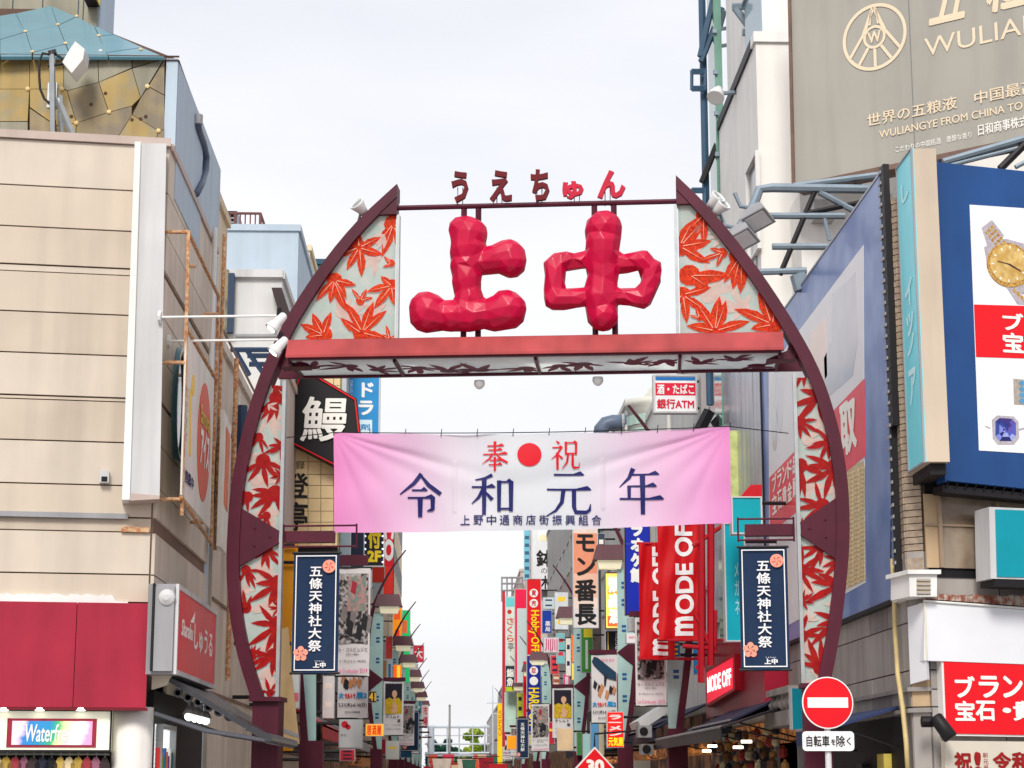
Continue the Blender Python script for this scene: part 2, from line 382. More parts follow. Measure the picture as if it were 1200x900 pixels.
# key heights
zb_top = GP.uv(630, 396)[1]; zb_mid = GP.uv(630, 419)[1]
uLp = GP.uv(463, 320)[0]; uRp = GP.uv(796, 320)[0]; uLi = GP.uv(331, 550)[0]; uRi = GP.uv(934, 550)[0]
zcapL = GP.uv(463, 252)[1]; zcapR = GP.uv(796, 240)[1]
def side(sgn, A, I, up, ui, zcap, brk, upper, mid, low, pale):
    # arc rib, cap, pillar box
    band(A, I, -.22, .06, 'arch_rib', gate)
    zp = A[-1][1]
    prism('arch_cap', GP, [(A[0][0], A[0][1] - .05), at_z(I, zcap), (A[0][0], zcap)], -.16, .045, m_maroon, gate)
    # upper leaf panel
    zt = zcap; zb = zb_top + .02
    inner = [at_z(I, zt)] + between(I, zb, zt) + [at_z(I, zb)]
    poly = inner + [(up, zb), (up, zt)]
    pn = sheet('leaf_panel', poly, -.03)
    leaves(pn, poly, pale, m_leaf_p, -.029, 'pale_leaf', False)
    leaves(pn, poly, [(a_, b_, c_ * 1.15, *r_) for a_, b_, c_, *r_ in upper], m_leaf_o, -.02)
    prism('panel_post', GP, [(up - .03 * sgn - .018, zb - .04), (up - .03 * sgn + .018, zb - .04), (up - .03 * sgn + .018, zcap), (up - .03 * sgn - .018, zcap)], -.09, .02, m_steel, gate)
    # lower panels, above and below the bracket
    z1 = zb_mid - .28; bz1, bz0 = brk
    bt = (ui, (bz1 + bz0) / 2)
    ia = at_z(I, bz1); ib = at_z(I, bz0); zp_ = zp + .02
    polyA = [at_z(I, z1)] + between(I, bz1, z1) + [ia, (ui, bt[1] + .06), (ui, z1)]
    polyB = [ib] + between(I, zp_, bz0) + [at_z(I, zp_), (ui, zp_), (ui, bt[1] - .06)]
    for pg, sp in ((polyA, mid), (polyB, low)):
        pn = sheet('leaf_panel', pg, -.03); leaves(pn, pg, [(a, b, c * .98, d_, *((e or [120]) + [5, .1])[:3]) for a, b, c, d_, *e in sp], m_leaf_r, -.02, veins=False)
        leaves(pn, pg, [(a + 8 * sgn, b + 22, c * .8, d_ + 60) for a, b, c, d_, *_ in sp], m_leaf_p, -.0295, 'pale_leaf', False)
    prism('bracket', GP, [ia, (ui + .015 * sgn, bt[1] + .07), (ui + .03 * sgn, bt[1]), (ui + .015 * sgn, bt[1] - .07), ib, *between(I, bz0, bz1)[::-1]], -.12, .03, m_maroon, gate)
    prism('panel_post', GP, [(ui - .02, zp), (ui + .02, zp), (ui + .02, z1 + .05), (ui - .02, z1 + .05)], -.09, .015, m_steel, gate)
    # pillar
    a = A[-1][0]; b = ui
    lo, hi = min(a, b), max(a, b)
    prism('pillar', GP, [(lo, 0), (hi + .02, 0), (hi + .02, zp), (lo, zp)], -.33, .0, m_maroon, gate)
    prism('pillar_cap', GP, [(lo - .03, zp), (hi + .05, zp), (hi + .05, zp + .05), (lo - .03, zp + .05)], -.36, .07, m_maroon, gate)
    prism('pillar_foot', GP, [(lo - .06, 0), (hi + .08, 0), (hi + .08, .25), (lo - .06, .25)], -.4, .07, m_maroon, gate)
upL = [(461, 262, 40, 265, 90, 4, .13), (421, 290, 34, 320, 260, 6, .14), (392, 328, 32, 285, 130, 5, .15), (459, 335, 30, 225, 160, 5, .15), (379, 392, 36, 145, 120, 4, .15), (424, 390, 38, 80, 150, 5, .14), (458, 308, 16, 180, 60, 2), (422, 352, 18, 60, 100, 3), (456, 398, 16, 90, 100, 3)]
upR = [(797, 288, 42, 40, 150, 5, .16), (808, 322, 44, -25, 30, 2, .2), (824, 252, 30, 300, 140, 4, .15), (868, 300, 48, 285, 100, 5, .13), (800, 345, 34, 300, 130, 4, .15), (838, 388, 42, 95, 130, 5, .15), (905, 380, 40, 130, 110, 4, .15), (846, 296, 22, 200, 90, 3), (820, 372, 14, 140, 60, 2)]
mdL = [(323, 466, 34, 262, 110), (303, 512, 22, 240, 150), (308, 540, 36, 268, 130), (330, 522, 24, 195, 120), (322, 578, 40, 215, 130), (290, 582, 26, 200, 150), (330, 556, 18, 200, 120), (322, 452, 16, 300, 90), (312, 604, 20, 240, 100)]
loL = [(312, 644, 30, 268, 120), (288, 668, 24, 300, 130), (326, 684, 42, 205, 130), (288, 712, 26, 130, 150), (325, 732, 42, 215, 130), (320, 768, 34, 225, 120), (296, 770, 16, 80, 120), (316, 812, 18, 90, 130), (327, 712, 16, 170, 90)]
mdR = [(942, 432, 28, 280, 120), (962, 462, 44, 238, 120), (938, 494, 28, 300, 130), (972, 518, 30, 205, 130), (938, 545, 34, 290, 130), (978, 548, 42, 215, 130), (964, 592, 34, 190, 130), (940, 618, 18, 60, 120)]
loR = [(962, 640, 30, 250, 120), (938, 668, 34, 10, 130), (984, 655, 26, 230, 110), (984, 686, 44, 200, 130), (938, 745, 34, 70, 140), (984, 728, 40, 215, 130), (962, 782, 36, 110, 130), (940, 705, 18, 20, 120)]
pLu = [(440, 300, 30, 200), (400, 365, 30, 30), (440, 365, 24, 110), (450, 275, 20, 250)]
pRu = [(830, 345, 40, 60), (870, 360, 34, 150), (815, 265, 30, 290), (850, 270, 26, 200)]
bzL = (GP.uv(280, 596)[1], GP.uv(280, 664)[1]); bzR = (GP.uv(985, 584)[1], GP.uv(985, 655)[1])
side(-1, LA, LI, uLp, uLi, zcapL, bzL, upL, mdL, loL, pLu)
side(1, RA, RI, uRp, uRi, zcapR, bzR, upR, mdR, loR, pRu)
# beam: sloping fascia, underside panels, dark frame
uL0 = at_z(LI, zb_top)[0] - .02; uR0 = at_z(RI, zb_top)[0] + .02
def beam_prism(prof, name, mat, u0, u1):
    m = MB(); n = len(prof)
    m.v = [GP.w(u0, z, d) for d, z in prof] + [GP.w(u1, z, d) for d, z in prof]
    for k in range(n): m.f.append((k, (k + 1) % n, n + (k + 1) % n, n + k))
    m.f += [tuple(range(n))[::-1], tuple(range(n, 2 * n))]; return m.link(name, mat, gate)
zm = zb_mid; DB = .86
beam_prism([(.10, zb_top), (.22, zm + .03), (.22, zm), (.16, zm), (.0, zb_top - .01)], 'beam_fascia', m_beam, uL0 + .03, uR0 - .05)
beam_prism([(-DB + .01, zb_top - .05), (-DB - .04, zb_top - .05), (-DB - .04, zm), (-DB + .01, zm)], 'beam_back_plate', m_beam, uL0 + .06, uR0 - .06)
beam_prism([(.10, zb_top + .004), (-.04, zb_top + .004), (-.04, zb_top - .02), (.09, zb_top - .02)], 'beam_top_flange', m_beam, uL0 + .03, uR0 - .05)
beam_prism([(.19, zm + .004), (.19, zm - .02), (.13, zm - .02), (.13, zm + .004)], 'beam_edge', m_maroon, uL0 + .05, uR0 - .09)
beam_prism([(-DB, zm + .1), (-DB, zm - .035), (-DB + .06, zm - .035), (-DB + .06, zm + .1)], 'beam_edge', m_maroon, uL0 - .25, uR0 + .28)
us = [uL0 + .05, GP.uv(463, 430)[0], GP.uv(628, 430)[0], GP.uv(797, 430)[0], uR0 - .09]
for u in us: beam_prism([(.08, zm + .03), (-DB + .1, zm + .03), (-DB + .1, zm - .045), (.08, zm - .045)], 'beam_divider', m_maroon, u - .018, u + .018)
for a, b in zip(us, us[1:]):
    m = MB(); m.poly([GP.w(a, zm - .004, .1), GP.w(b, zm - .004, .1), GP.w(b, zm - .004, -DB), GP.w(a, zm - .004, -DB)])
    gp = m.link('soffit_panel', M('soffit leaf glass', (226, 236, 234), .3, .08, 5, trans=.78), gate)
    nl = max(2, int((b - a) / .38)); k = 0
    for i in range(nl):
        lm = MB(); cx = a + (i + .5 + (R() - .5) * .4) * (b - a) / nl; cy = -.4 + (R() - .5) * .4
        for lb in maple(cx, cy, (.34 + .12 * R()), (20 + 140 * R()) + 180 * (R() > .5), 5, 170, .13)[0]:
            k += 1; c_ = clip(lb, [(a + .03, -DB + .12), (b - .03, -DB + .12), (b - .03, .06), (a + .03, .06)])
            if len(c_) > 2: lm.poly([GP.w(q[0], zm - .012 - (k % 17) * .0006, q[1]) for q in c_])
        if lm.v: lm.link('maple_leaf', m_leaf_m, gp)
# dark end gussets behind the ribs
for s_g, I in ((-1, LI), (1, RI)):
    e = at_z(I, zm)[0]
    prism('beam_gusset', GP, [(e, zb_top + .15), (e, zm - .05), (e - s_g * .34, zm - .05), (e - s_g * .1, zm + .05)], -.3, -.06, m_maroon, gate)
for uu_, bz_ in ((uLi, bzL), (uRi, bzR)):
    sg_ = -1 if uu_ < 1 else 1; zc = sum(bz_) / 2
    for du, dz in ((.12, 0), (.3, .1), (.3, -.1), (.48, .22), (.48, -.22)):
        m = MB(); m.lathe(GP.w(uu_ + sg_ * du, zc + dz, .03), GP.n, [(0, .016), (.008, .016), (.012, .008)], 6); m.link('bolt', m_maroon, gate)
for k in range(14):
    u_ = uL0 + .2 + k * (uR0 - uL0 - .4) / 13; m = MB(); m.lathe(GP.w(u_, zb_top - .03, .105), GP.n, [(0, .012), (.007, .012), (.01, .005)], 6); m.link('bolt', m_beam, gate)
# top rail and letter posts
zr = GP.uv(630, 239)[1]
m = MB(); m.tube([GP.w(uLp - .02, GP.uv(463, 243)[1], -.03), GP.w(uRp + .02, GP.uv(796, 235)[1], -.03)], .032, 8); m.link('top_rail', m_maroon, gate)
for x in (543, 560, 697, 720):
    m = MB(); u = GP.uv(x, 320)[0]; m.tube([GP.w(u, zb_top - .02, -.05), GP.w(u, zr, -.05)], .035, 8); m.link('letter_post', m_maroon, gate)
for x in (539, 585, 632, 676, 712):
    m = MB(); u = GP.uv(x, 236)[0]; z = GP.uv(x, 238)[1]
    for q in (-.03, .03): m.tube([GP.w(u + q, z - .03, -.03), GP.w(u + q, z + .2, -.03)], .007, 6)
    m.link('letter_pin', m_steel, gate)
GF = 1.13
def blob(name, caps, mat, parent, seed):
    """sculpted letter: union of fat strokes, remeshed and cut into soft facets"""
    rnd = random.Random(seed); bm = bmesh.new()
    for (x0, y0, r0, x1, y1, r1) in caps:
        n = max(3, int(math.hypot(x1 - x0, y1 - y0) / 5))
        for i in range(n + 1):
            t = i / n; c = GP.uv(x0 + (x1 - x0) * t + (rnd.random() - .5) * 3.4, y0 + (y1 - y0) * t + (rnd.random() - .5) * 3.4); r = (r0 + (r1 - r0) * t) * GF / 102.5
            mt = Matrix.Translation(GP.w(c[0], c[1], .05 + (rnd.random() - .5) * .03)) @ Matrix.Diagonal((1, 1.05, 1, 1))
            bmesh.ops.create_icosphere(bm, subdivisions=2, radius=r * (1 + (rnd.random() - .5) * .13), matrix=mt)
    me = bpy.data.meshes.new('b'); bm.to_mesh(me); bm.free(); o = bpy.data.objects.new('b', me); COL.objects.link(o)
    a = o.modifiers.new('r', 'REMESH'); a.mode = 'VOXEL'; a.voxel_size = .02
    b = o.modifiers.new('s', 'SMOOTH'); b.factor = .6; b.iterations = 3
    c = o.modifiers.new('d', 'DECIMATE'); c.ratio = .02
    e = o.modifiers.new('e', 'SUBSURF'); e.subdivision_type = 'SIMPLE'; e.levels = 3
    g = o.modifiers.new('g', 'SMOOTH'); g.factor = .5; g.iterations = 2
    dg = bpy.context.evaluated_depsgraph_get(); m2 = bpy.data.meshes.new_from_object(o.evaluated_get(dg))
    V = [tuple(v.co) for v in m2.vertices]; Fc = [tuple(p.vertices) for p in m2.polygons]
    bpy.data.objects.remove(o); bpy.data.meshes.remove(m2)
    return link(name, V, Fc, mat, parent, smooth=True)
blob('giant_letter', [(541, 270, 14, 552, 276, 19), (550, 276, 20, 546, 312, 17), (546, 312, 17, 549, 345, 15), (549, 345, 15, 549, 372, 17), (533, 268, 7, 548, 274, 16), (556, 308, 13, 597, 304, 18), (597, 300, 17, 599, 310, 17),
      (501, 364, 19, 503, 367, 21), (503, 369, 19, 549, 373, 15), (549, 373, 15, 594, 367, 20), (595, 363, 20, 598, 368, 18)], m_red3, gate, 3)
GF = 1.17
blob('giant_letter', [(708, 268, 18, 708, 272, 19), (708, 272, 18.5, 706, 320, 16.5), (706, 320, 16.5, 705, 350, 16.5), (705, 350, 16.5, 705, 371, 17.5), (651, 309, 10, 690, 305, 8.5), (651, 309, 11, 651, 350, 11.5), (651, 351, 12, 692, 350, 9),
      (724, 311, 9, 752, 307, 11), (752, 307, 11.5, 763, 318, 11), (763, 318, 11, 760, 340, 10), (760, 340, 9, 751, 352, 11.5), (751, 352, 11, 724, 347, 9)], m_red3, gate, 5)
def kana(ch, pr, mat):
    o = ptext(GP, ch, pr, mat, gate, d=0, bold=0, name='kana_letter', off=.04)
    md = o.modifiers.new('s', 'SOLIDIFY'); md.thickness = .06; md.offset = 0
kana('う', (529, 201, 549, 238), m_kana); kana('え', (574, 200, 600, 237), m_kana); kana('ち', (622, 199, 644, 236), m_kana)
kana('ゅ', (659, 213, 684, 234), m_kana2); kana('ん', (700, 200, 733, 233), m_kana2)
# spotlights clipped to the ribs, domes under the beam
def spot(c, aim, size, lit, parent, name='spotlight'):
    m = MB(); c = Vector(c); a = Vector(aim).normalized()
    m.lathe(c, a, [(-.11 * size, .02 * size), (-.1 * size, .05 * size), (0, .07 * size), (.1 * size, .105 * size), (.12 * size, .105 * size), (.12 * size, .09 * size), (.1 * size, .085 * size)], 14)
    h = m.link(name, m_lampw, parent, True)
    m2 = MB(); m2.lathe(c, a, [(.1 * size, .084 * size), (.104 * size, .06 * size)], 14); m2.link('bulb', m_bulb if lit else m_steel, h)
for (x, y, sx) in ((424, 246, -1), (836, 238, 1), (842, 246, 1)):
    u, z = GP.uv(x, y); spot(GP.w(u, z, .02), (.5 * sx, -.5, .5), .9, False, gate)
    m = MB(); m.tube([GP.w(u, z, .02), GP.w(u + .05 * sx, z - .14, -.05)], .018, 6); m.link('lamp_clamp', m_steel, gate)
for x, y in ((560, 444), (700, 440)):
    u, z = GP.uv(x, y); m = MB(); m.lathe(GP.w(u, z - .02, -.2), (0, 0, -1), [(-.04, .06), (0, .065), (.03, .055), (.055, .03), (.065, .005)], 16); m.link('soffit_lamp', m_lampw, gate, True)
# holder arms for the navy banners
armz = {}
for (x0, x1, y, nm) in ((333, 391, 629, 'L'), (873, 930, 621, 'R')):
    u0, z = GP.uv(x0, y); u1, _ = GP.uv(x1, y); m = MB(); m.rect(GP, (u0, z - .065, u1, z + .065), -.13, .0); m.link('banner_arm', m_maroon, gate)
    m = MB(); uu = (u0, u1 + .27) if nm == 'L' else (u0 - .08, u1)
    for dz in (.12, -.12): m.tube([GP.w(uu[0], z + dz, .03), GP.w(uu[1], z + dz, .03)], .012, 6)
    for q in uu: m.tube([GP.w(q, z - .14, .03), GP.w(q, z + .14, .03)], .012, 6)
    m.link('arm_rail', m_maroon, gate)
# ============================================================ congratulation banner
BP = PL(0, 22.85, -4)
bn = T('street_banner', 'wide pink and white cloth banner with large navy characters under the gate beam', 'banner')
def banner_mat():
    m = bpy.data.materials.new('printed banner cloth'); m.use_nodes = True; n = m.node_tree; L = n.links.new; b = n.nodes['Principled BSDF']
    at = n.nodes.new('ShaderNodeAttribute'); at.attribute_name = 'across'
    cr = n.nodes.new('ShaderNodeValToRGB'); e = cr.color_ramp; e.elements[0].position = 0; e.elements[0].color = (*srgb((240, 142, 208)), 1)
    e.elements[1].position = 1; e.elements[1].color = (*srgb((240, 146, 212)), 1)
    for p, c in ((.07, (238, 160, 214)), (.16, (232, 182, 220)), (.3, (226, 214, 230)), (.42, (220, 224, 232)), (.6, (220, 224, 232)), (.72, (228, 208, 230)), (.84, (232, 184, 220)), (.95, (238, 160, 216))):
        q = e.elements.new(p); q.color = (*srgb(c), 1)
    L(at.outputs['Fac'], cr.inputs[0]); L(cr.outputs[0], b.inputs['Base Color']); b.inputs['Roughness'].default_value = .6; b.inputs['Sheen Weight'].default_value = .15
    tr = n.nodes.new('ShaderNodeBsdfTranslucent'); L(cr.outputs[0], tr.inputs[0]); ms = n.nodes.new('ShaderNodeMixShader'); ms.inputs[0].default_value = .3
    L(b.outputs[0], ms.inputs[1]); L(tr.outputs[0], ms.inputs[2]); L(ms.outputs[0], n.nodes['Material Output'].inputs[0]); return m
m_ban = banner_mat()
c00 = BP.uv(392, 624); c10 = BP.uv(857, 613); c01 = BP.uv(391, 507); c11 = BP.uv(855, 500)
NX, NY = 240, 64; V = []; acr = []
def fold(s, t):
    """relief of the cloth: creases fan out of the pulled top corners, soft belly between"""
    x = s * 4.55; y = (1 - t) * 1.13; d = 0
    for sx, amp in ((0, 1.), (1, 1.)):
        dx = x if sx == 0 else 4.55 - x; r = math.hypot(dx, y); an = math.atan2(y, dx + 1e-6)
        for a0, wd, A in ((.27, .05, .05), (.46, .09, .03), (.83, .12, .02), (1.2, .09, .016)):
            a0 = a0 * (1 if sx == 0 else .92)
            g = math.exp(-((an - a0) / wd) ** 2); d -= A * g * min(1, r * 1.6) * math.exp(-(r / (1.9 if sx else 1.7)) ** 2) * amp
    d += .02 * sin(x * 3.1 + y * 2) + .012 * sin(x * 7.3 - y * 3.3) + .008 * sin(y * 9 + x * 2.2)
    d += .05 * sin(s * pi) * (1 - t) 
    for s0 in (.306, .68):
        if .2 < t < .72: d += .022 * math.exp(-((s - s0) / .0026) ** 2)
    return d
for j in range(NY + 1):
    for i in range(NX + 1):
        s, t = i / NX, j / NY
        u = (c00[0] * (1 - s) + c10[0] * s) * (1 - t) + (c01[0] * (1 - s) + c11[0] * s) * t
        z = (c00[1] * (1 - s) + c10[1] * s) * (1 - t) + (c01[1] * (1 - s) + c11[1] * s) * t
        z += (-.045 * sin(pi * s) - .01 * abs(sin(pi * s * 5.3))) * t - .035 * sin(pi * s) * (1 - t)
        V.append(BP.w(u, z, fold(s, t))); acr.append(s)
Fc = [(j * (NX + 1) + i, j * (NX + 1) + i + 1, (j + 1) * (NX + 1) + i + 1, (j + 1) * (NX + 1) + i) for j in range(NY) for i in range(NX)]
cl = link('cloth', V, Fc, m_ban, bn, smooth=True)
at = cl.data.attributes.new('across', 'FLOAT', 'POINT')
at.data.foreach_set('value', acr)
m_navy = M('navy ink', (14, 18, 92), .6, .05); m_redink = M('red ink', (206, 12, 34), .6, .05)
def bz(s, t):
    """offset of the cloth front at a point of the banner's plane"""
    return fold(s, t)
def drape(o):
    """lay lettering onto the cloth's relief"""
    w0 = WP[o]
    for v in o.data.vertices:
        p = v.co + w0; u = (p - BP.o).dot(BP.u); z = p.z
        s = (u - c01[0]) / (c11[0] - c01[0]); t = (z - c00[1]) / (c01[1] - c00[1]); v.co += BP.n * (fold(s, max(0, min(1, t))) + .012)
def densify(mb, it=2):
    for _ in range(it):
        V = mb.v; nf = []
        for f in mb.f:
            if len(f) == 4 or len(f) > 4:
                c = sum((V[i] for i in f), Vector()) / len(f); V.append(c); ci = len(V) - 1
                for k in range(len(f)): nf.append((f[k], f[(k + 1) % len(f)], ci))
            else:
                a, b, c = f; L_ = [(V[a] - V[b]).length, (V[b] - V[c]).length, (V[c] - V[a]).length]; k = L_.index(max(L_)); p, q, r = (f[k], f[(k + 1) % 3], f[(k + 2) % 3])
                V.append((V[p] + V[q]) / 2); ci = len(V) - 1; nf += [(p, ci, r), (ci, q, r)]
        mb.f = nf
for ch, pr in (('令', (468, 555, 517, 604)), ('和', (553, 556, 603, 603)), ('元', (641, 554, 692, 604)), ('年', (726, 550, 777, 600)), ('奉', (565, 518, 595, 551)), ('祝', (646, 517, 679, 550))):
    mb = MB(); stroke_glyph(mb, BP, GL[ch], BP.rect(*pr), 0, wd=.085); densify(mb, 5); o = mb.link('lettering', m_redink if ch in '奉祝' else m_navy, bn); drape(o)
mb = MB(); ctr = BP.uv(620.5, 533.5); 
for rr in range(6):
    r0, r1 = .142 * rr / 6, .142 * (rr + 1) / 6
    for k in range(30):
        a, b = 2 * pi * k / 30, 2 * pi * (k + 1) / 30
        mb.poly([BP.w(ctr[0] + q * cos(t), ctr[1] + q * sin(t), 0) for q, t in ((r0, a), (r1, a), (r1, b), (r0, b))])
o = mb.link('red_disc', m_redink, bn); drape(o)
for k, ch in enumerate('上野中通商店街振興組合'):
    x = 540 + k * 15.35; o = ptext(BP, ch, (x, 604.6 - k * .05, x + 11, 616 - k * .05), m_navy, bn, d=.0, bold=.012); drape(o)
m = MB(); m.tube([BP.w(*GP.uv(333, 506), -.02), BP.w(*BP.uv(391, 507), 0)], .006, 5)
m.tube([BP.w(*BP.uv(391, 507), 0)] + [BP.w(c01[0] * (1 - s) + c11[0] * s, c01[1] * (1 - s) + c11[1] * s - .035 * sin(pi * s), .01) for s in [k / 12 for k in range(13)]] + [BP.w(*GP.uv(933, 497), -.02)], .006, 5); m.link('hanging_wire', m_black, bn)
m = MB()
for s in [k / 11 for k in range(12)]:
    p = BP.w(c01[0] * (1 - s) + c11[0] * s, c01[1] * (1 - s) + c11[1] * s - .035 * sin(pi * s), .01); m.tube([p - Vector((0, 0, .04)), p + Vector((.01, 0, .05))], .005, 5)
m.link('tie', m_black, bn)
# ============================================================ navy festival banners
m_nb = M('navy banner cloth', (14, 42, 76), .6, .1, 6, trans=.1); m_wink = M('white ink', (228, 228, 232), .6, .03); m_pink = M('salmon crest print', (238, 150, 130), .6, .05)
def festival(label, c, flip):
    t = T('festival_banner', label, 'banner', 'navy shrine festival banners')
    q = GP.off(.06); r = q.rect(*c); u0, z0, u1, z1 = r; tw = .02
    N, K = 10, 26; V = []; 
    for j in range(K + 1):
        for i in range(N + 1):
            s, tt = i / N, j / K; V.append(q.w(u0 + (u1 - u0) * s, z0 + (z1 - z0) * tt, .02 * sin(s * 3 + tt * 4) * (1 - tt)))
    link('cloth', V, [(j * (N + 1) + i, j * (N + 1) + i + 1, (j + 1) * (N + 1) + i + 1, (j + 1) * (N + 1) + i) for j in range(K) for i in range(N)], m_nb, t, True)
    m = MB(); m.frame(q, (u0 + .03, z0 + .03, u1 - .03, z1 - .03), .012, .024, .026); m.link('border_line', m_wink, t)
    W, H = u1 - u0, z1 - z0
    def rr(a, b, c_, d): return (u0 + W * a, z0 + H * b, u0 + W * c_, z0 + H * d)
    text(q, '五條天神社大祭', rr(.36, .18, .64, .88), m_wink, t, d=.03, bold=.02, vert=True)
    for (cx, cy, n) in ((.78, .885, 0), (.2, .16, 1)):
        cu, cz = u0 + W * cx, z0 + H * cy; m = MB()
        if n == 0: m.prism(q, disc((cu, cz), .075), .024, .028)
        else:
            for k in range(5):
                a = pi / 2 + k * 2 * pi / 5; m.prism(q, disc((cu + .052 * cos(a), cz + .052 * sin(a)), .036, 14), .024, .027 + k * .0005)
            m.prism(q, disc((cu, cz), .04, 14), .024, .0305)
        m.link('crest', m_pink, t)
        m = MB()
        for k in range(5):
            a = pi / 2 + k * 2 * pi / 5; a2 = a + .5; m.poly([q.w(cu + x, cz + y, .033) for x, y in ((.01 * cos(a + 1.57), .01 * sin(a + 1.57)), (.055 * cos(a2), .055 * sin(a2)), (.045 * cos(a2 + .3), .045 * sin(a2 + .3)))])
        m.link('crest_line', m_nb if n else m_redink, t)
    text(q, 'うえちゅん', rr(.5, .093, .72, .105), m_wink, t, d=.03); text(q, '上中', rr(.48, .045, .74, .088), m_wink, t, d=.03, bold=.05)
    m = MB(); m.tube([q.w(u0 - .02, z1, 0), q.w(u1 + .02, z1, 0)], .014, 8); m.link('banner_rod', m_black, t); m = MB(); m.tube([q.w(u0 - .02, z0, 0), q.w(u1 + .02, z0, 0)], .014, 8); m.link('banner_rod', m_black, t)
festival('navy festival banner beneath the left arm of the gate beside the black and white poster', (343, 648, 397, 789), 0)
festival('navy festival banner beneath the right arm of the gate over the red lit sign', (867, 641, 924, 785), 1)
# ============================================================ ground
m_asph = M('asphalt', (84, 84, 86), .9, .15, 1.2, bump=.3); m_pave = M('block paving paled for bounce', (200, 192, 184), .85, .1, 3)  # street paving is out of view, made paler to bounce light onto the walls
structure(box('ground', (-700, -400, -.3, 700, 1600, -.004), m_asph))
structure(box('street', (-2.6, -30, -.003, 4.4, 260, .001), m_pave))
structure(box('pavement', (-3.2, -30, -.002, -2.6, 260, .11), M('kerb concrete', (150, 146, 140), .85)))
structure(box('pavement', (4.4, -30, -.002, 5.0, 260, .11), M('kerb concrete', ())))
XL = -3.2; ls = LS(XL)
def atY(x, y, Y): u, z = FR(Y).uv(x, y); return u, z
# common materials
m_beige = M('beige cladding', (200, 186, 170), .6, .08, .9, streak=.1)
m_beigeb = M('beige cladding weathered', (196, 182, 166), .6, .1, 1.3, streak=.16); m_beigec = M('beige cladding greyed', (202, 190, 176), .6, .07, 1.7, streak=.1)
m_beige2 = M('beige cladding stained', (208, 196, 180), .6, .12, 1.3, streak=.2)
m_gap = M('dark joint', (128, 104, 92), .8, .1)
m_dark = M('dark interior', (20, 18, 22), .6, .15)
m_grey = M('grey painted metal', (150, 150, 154), .45, .08, 2, streak=.15)
m_lgrey = M('pale grey painted metal', (198, 198, 200), .45, .06, 1.5, streak=.2)
m_white = M('white paint', (226, 226, 224), .5, .05, 2, streak=.08)
m_rust = M('rusty orange tube', (188, 124, 80), .75, .3, 14, col2=(210, 176, 140))
m_fascia = M('crimson vinyl fascia', (162, 36, 60), .6, .12, 1.4, streak=.14)
m_redbox = M('red sign face', (196, 32, 44), .35, .06, 3, emis=.12)
m_wface = M('white letters', (238, 236, 230), .5, .03, emis=.05)
m_alu = M('aluminium frame', (158, 160, 164), .35, .08, 6, metal=.5)
m_glassd = M('dark window glass', (34, 42, 50), .08, .1, 2, coat=.5)
m_glassm = M('teal window glass', (70, 104, 110), .1, .15, 2, coat=.5)
def win(nm, pl, r, par, fr=m_alu, gl=m_glassd, t=.05, bars=0):
    m = MB(); m.frame(pl, r, t, -.03, .03); f = m.link(nm, fr, par); m = MB(); m.rect(pl, (r[0] + t * .5, r[1] + t * .5, r[2] - t * .5, r[3] - t * .5), -.04, -.01); m.link('pane', gl, f)
    for k in range(bars):
        q = r[0] + (r[2] - r[0]) * (k + 1) / (bars + 1); m = MB(); m.rect(pl, (q - .02, r[1] + t, q + .02, r[3] - t), -.02, .02); m.link('mullion', fr, f)
    return f
# ------------------------------------------------------------ beige corner building
Yc = ls.uv(178, 700)[0]; Lf = PL(XL, Yc, 8.5); ztop = Lf.uv(170, 166)[1]
bb = T('corner_building', 'beige panelled corner building with rust streaked side wall left of the gate', 'building')
Yb = 25.6
m = MB(); a = Lf.w(-9, 0); b_ = Lf.w(-.02, 0)
m.v = [Vector((a.x, a.y + .03, 0)), Vector((b_.x, b_.y + .03, 0)), Vector((XL - .03, Yb, 0)), Vector((a.x, Yb, 0))]; ZW = Lf.uv(80, 760)[1]; m.v = [v + Vector((0, 0, ZW)) for v in m.v] + [v + Vector((0, 0, ztop - .06)) for v in m.v]
m.f = [(3, 2, 1, 0), (4, 5, 6, 7)] + [(k, (k + 1) % 4, 4 + (k + 1) % 4, 4 + k) for k in range(4)]; m.link('wall', m_gap, bb)
m = MB(); m.rect(Lf, (-8.9, 0, -.02, ZW), -2.5, -1.1); m.link('lower_wall', m_gap, bb)
rows = [705, 672, 622, 605, 567.5, 517, 469, 464.5, 415, 367, 320, 312, 268, 220, 166]
zr_ = [Lf.uv(80, y)[1] for y in rows]
for k, (z0, z1) in enumerate(zip(zr_, zr_[1:])):
    thin = z1 - z0 < .2
    cols = [-8.9, -4.2, -.04] if not thin else [-8.9, -.04]
    for u0, u1 in zip(cols, cols[1:]):
        m = MB(); m.rect(Lf, (u0 + .002, z0 + .008, u1, z1 - .008), -.02, .012 if not thin else -.005); m.link('panel', (m_beige, m_beigeb, m_beigec)[k * 2 % 3], bb)
    ys = [Yc + .02, 22.3, 23.95, Yb]
    if not thin:
        for y0, y1 in zip(ys, ys[1:]):
            m = MB(); m.rect(ls, (y0 + .006, z0 + .008, y1 - .006, z1 - .007), -.025, .01); m.link('panel', m_beige2, bb)
zs = [0, .9, 1.8, 2.7, zr_[0]]
for z0, z1 in zip(zs, zs[1:]):
    for y0, y1 in ((22.3, 23.95), (23.95, Yb)):
        m = MB(); m.rect(ls, (y0 + .01, z0 + .01, y1 - .01, z1 - .01), -.025, .01); m.link('panel', m_beige2, bb)
m = MB(); m.rect(Lf, (-8.9, ztop - .05, .03, ztop + .04), -.2, .05); m.link('roof_coping', M('pinkish coping', (186, 168, 160), .6, .1, 3), bb)
m = MB(); m.rect(ls, (Yc + .12, ztop - .05, Yb, ztop + .03), -.2, .04); m.link('roof_coping', M('pinkish coping', ()), bb)
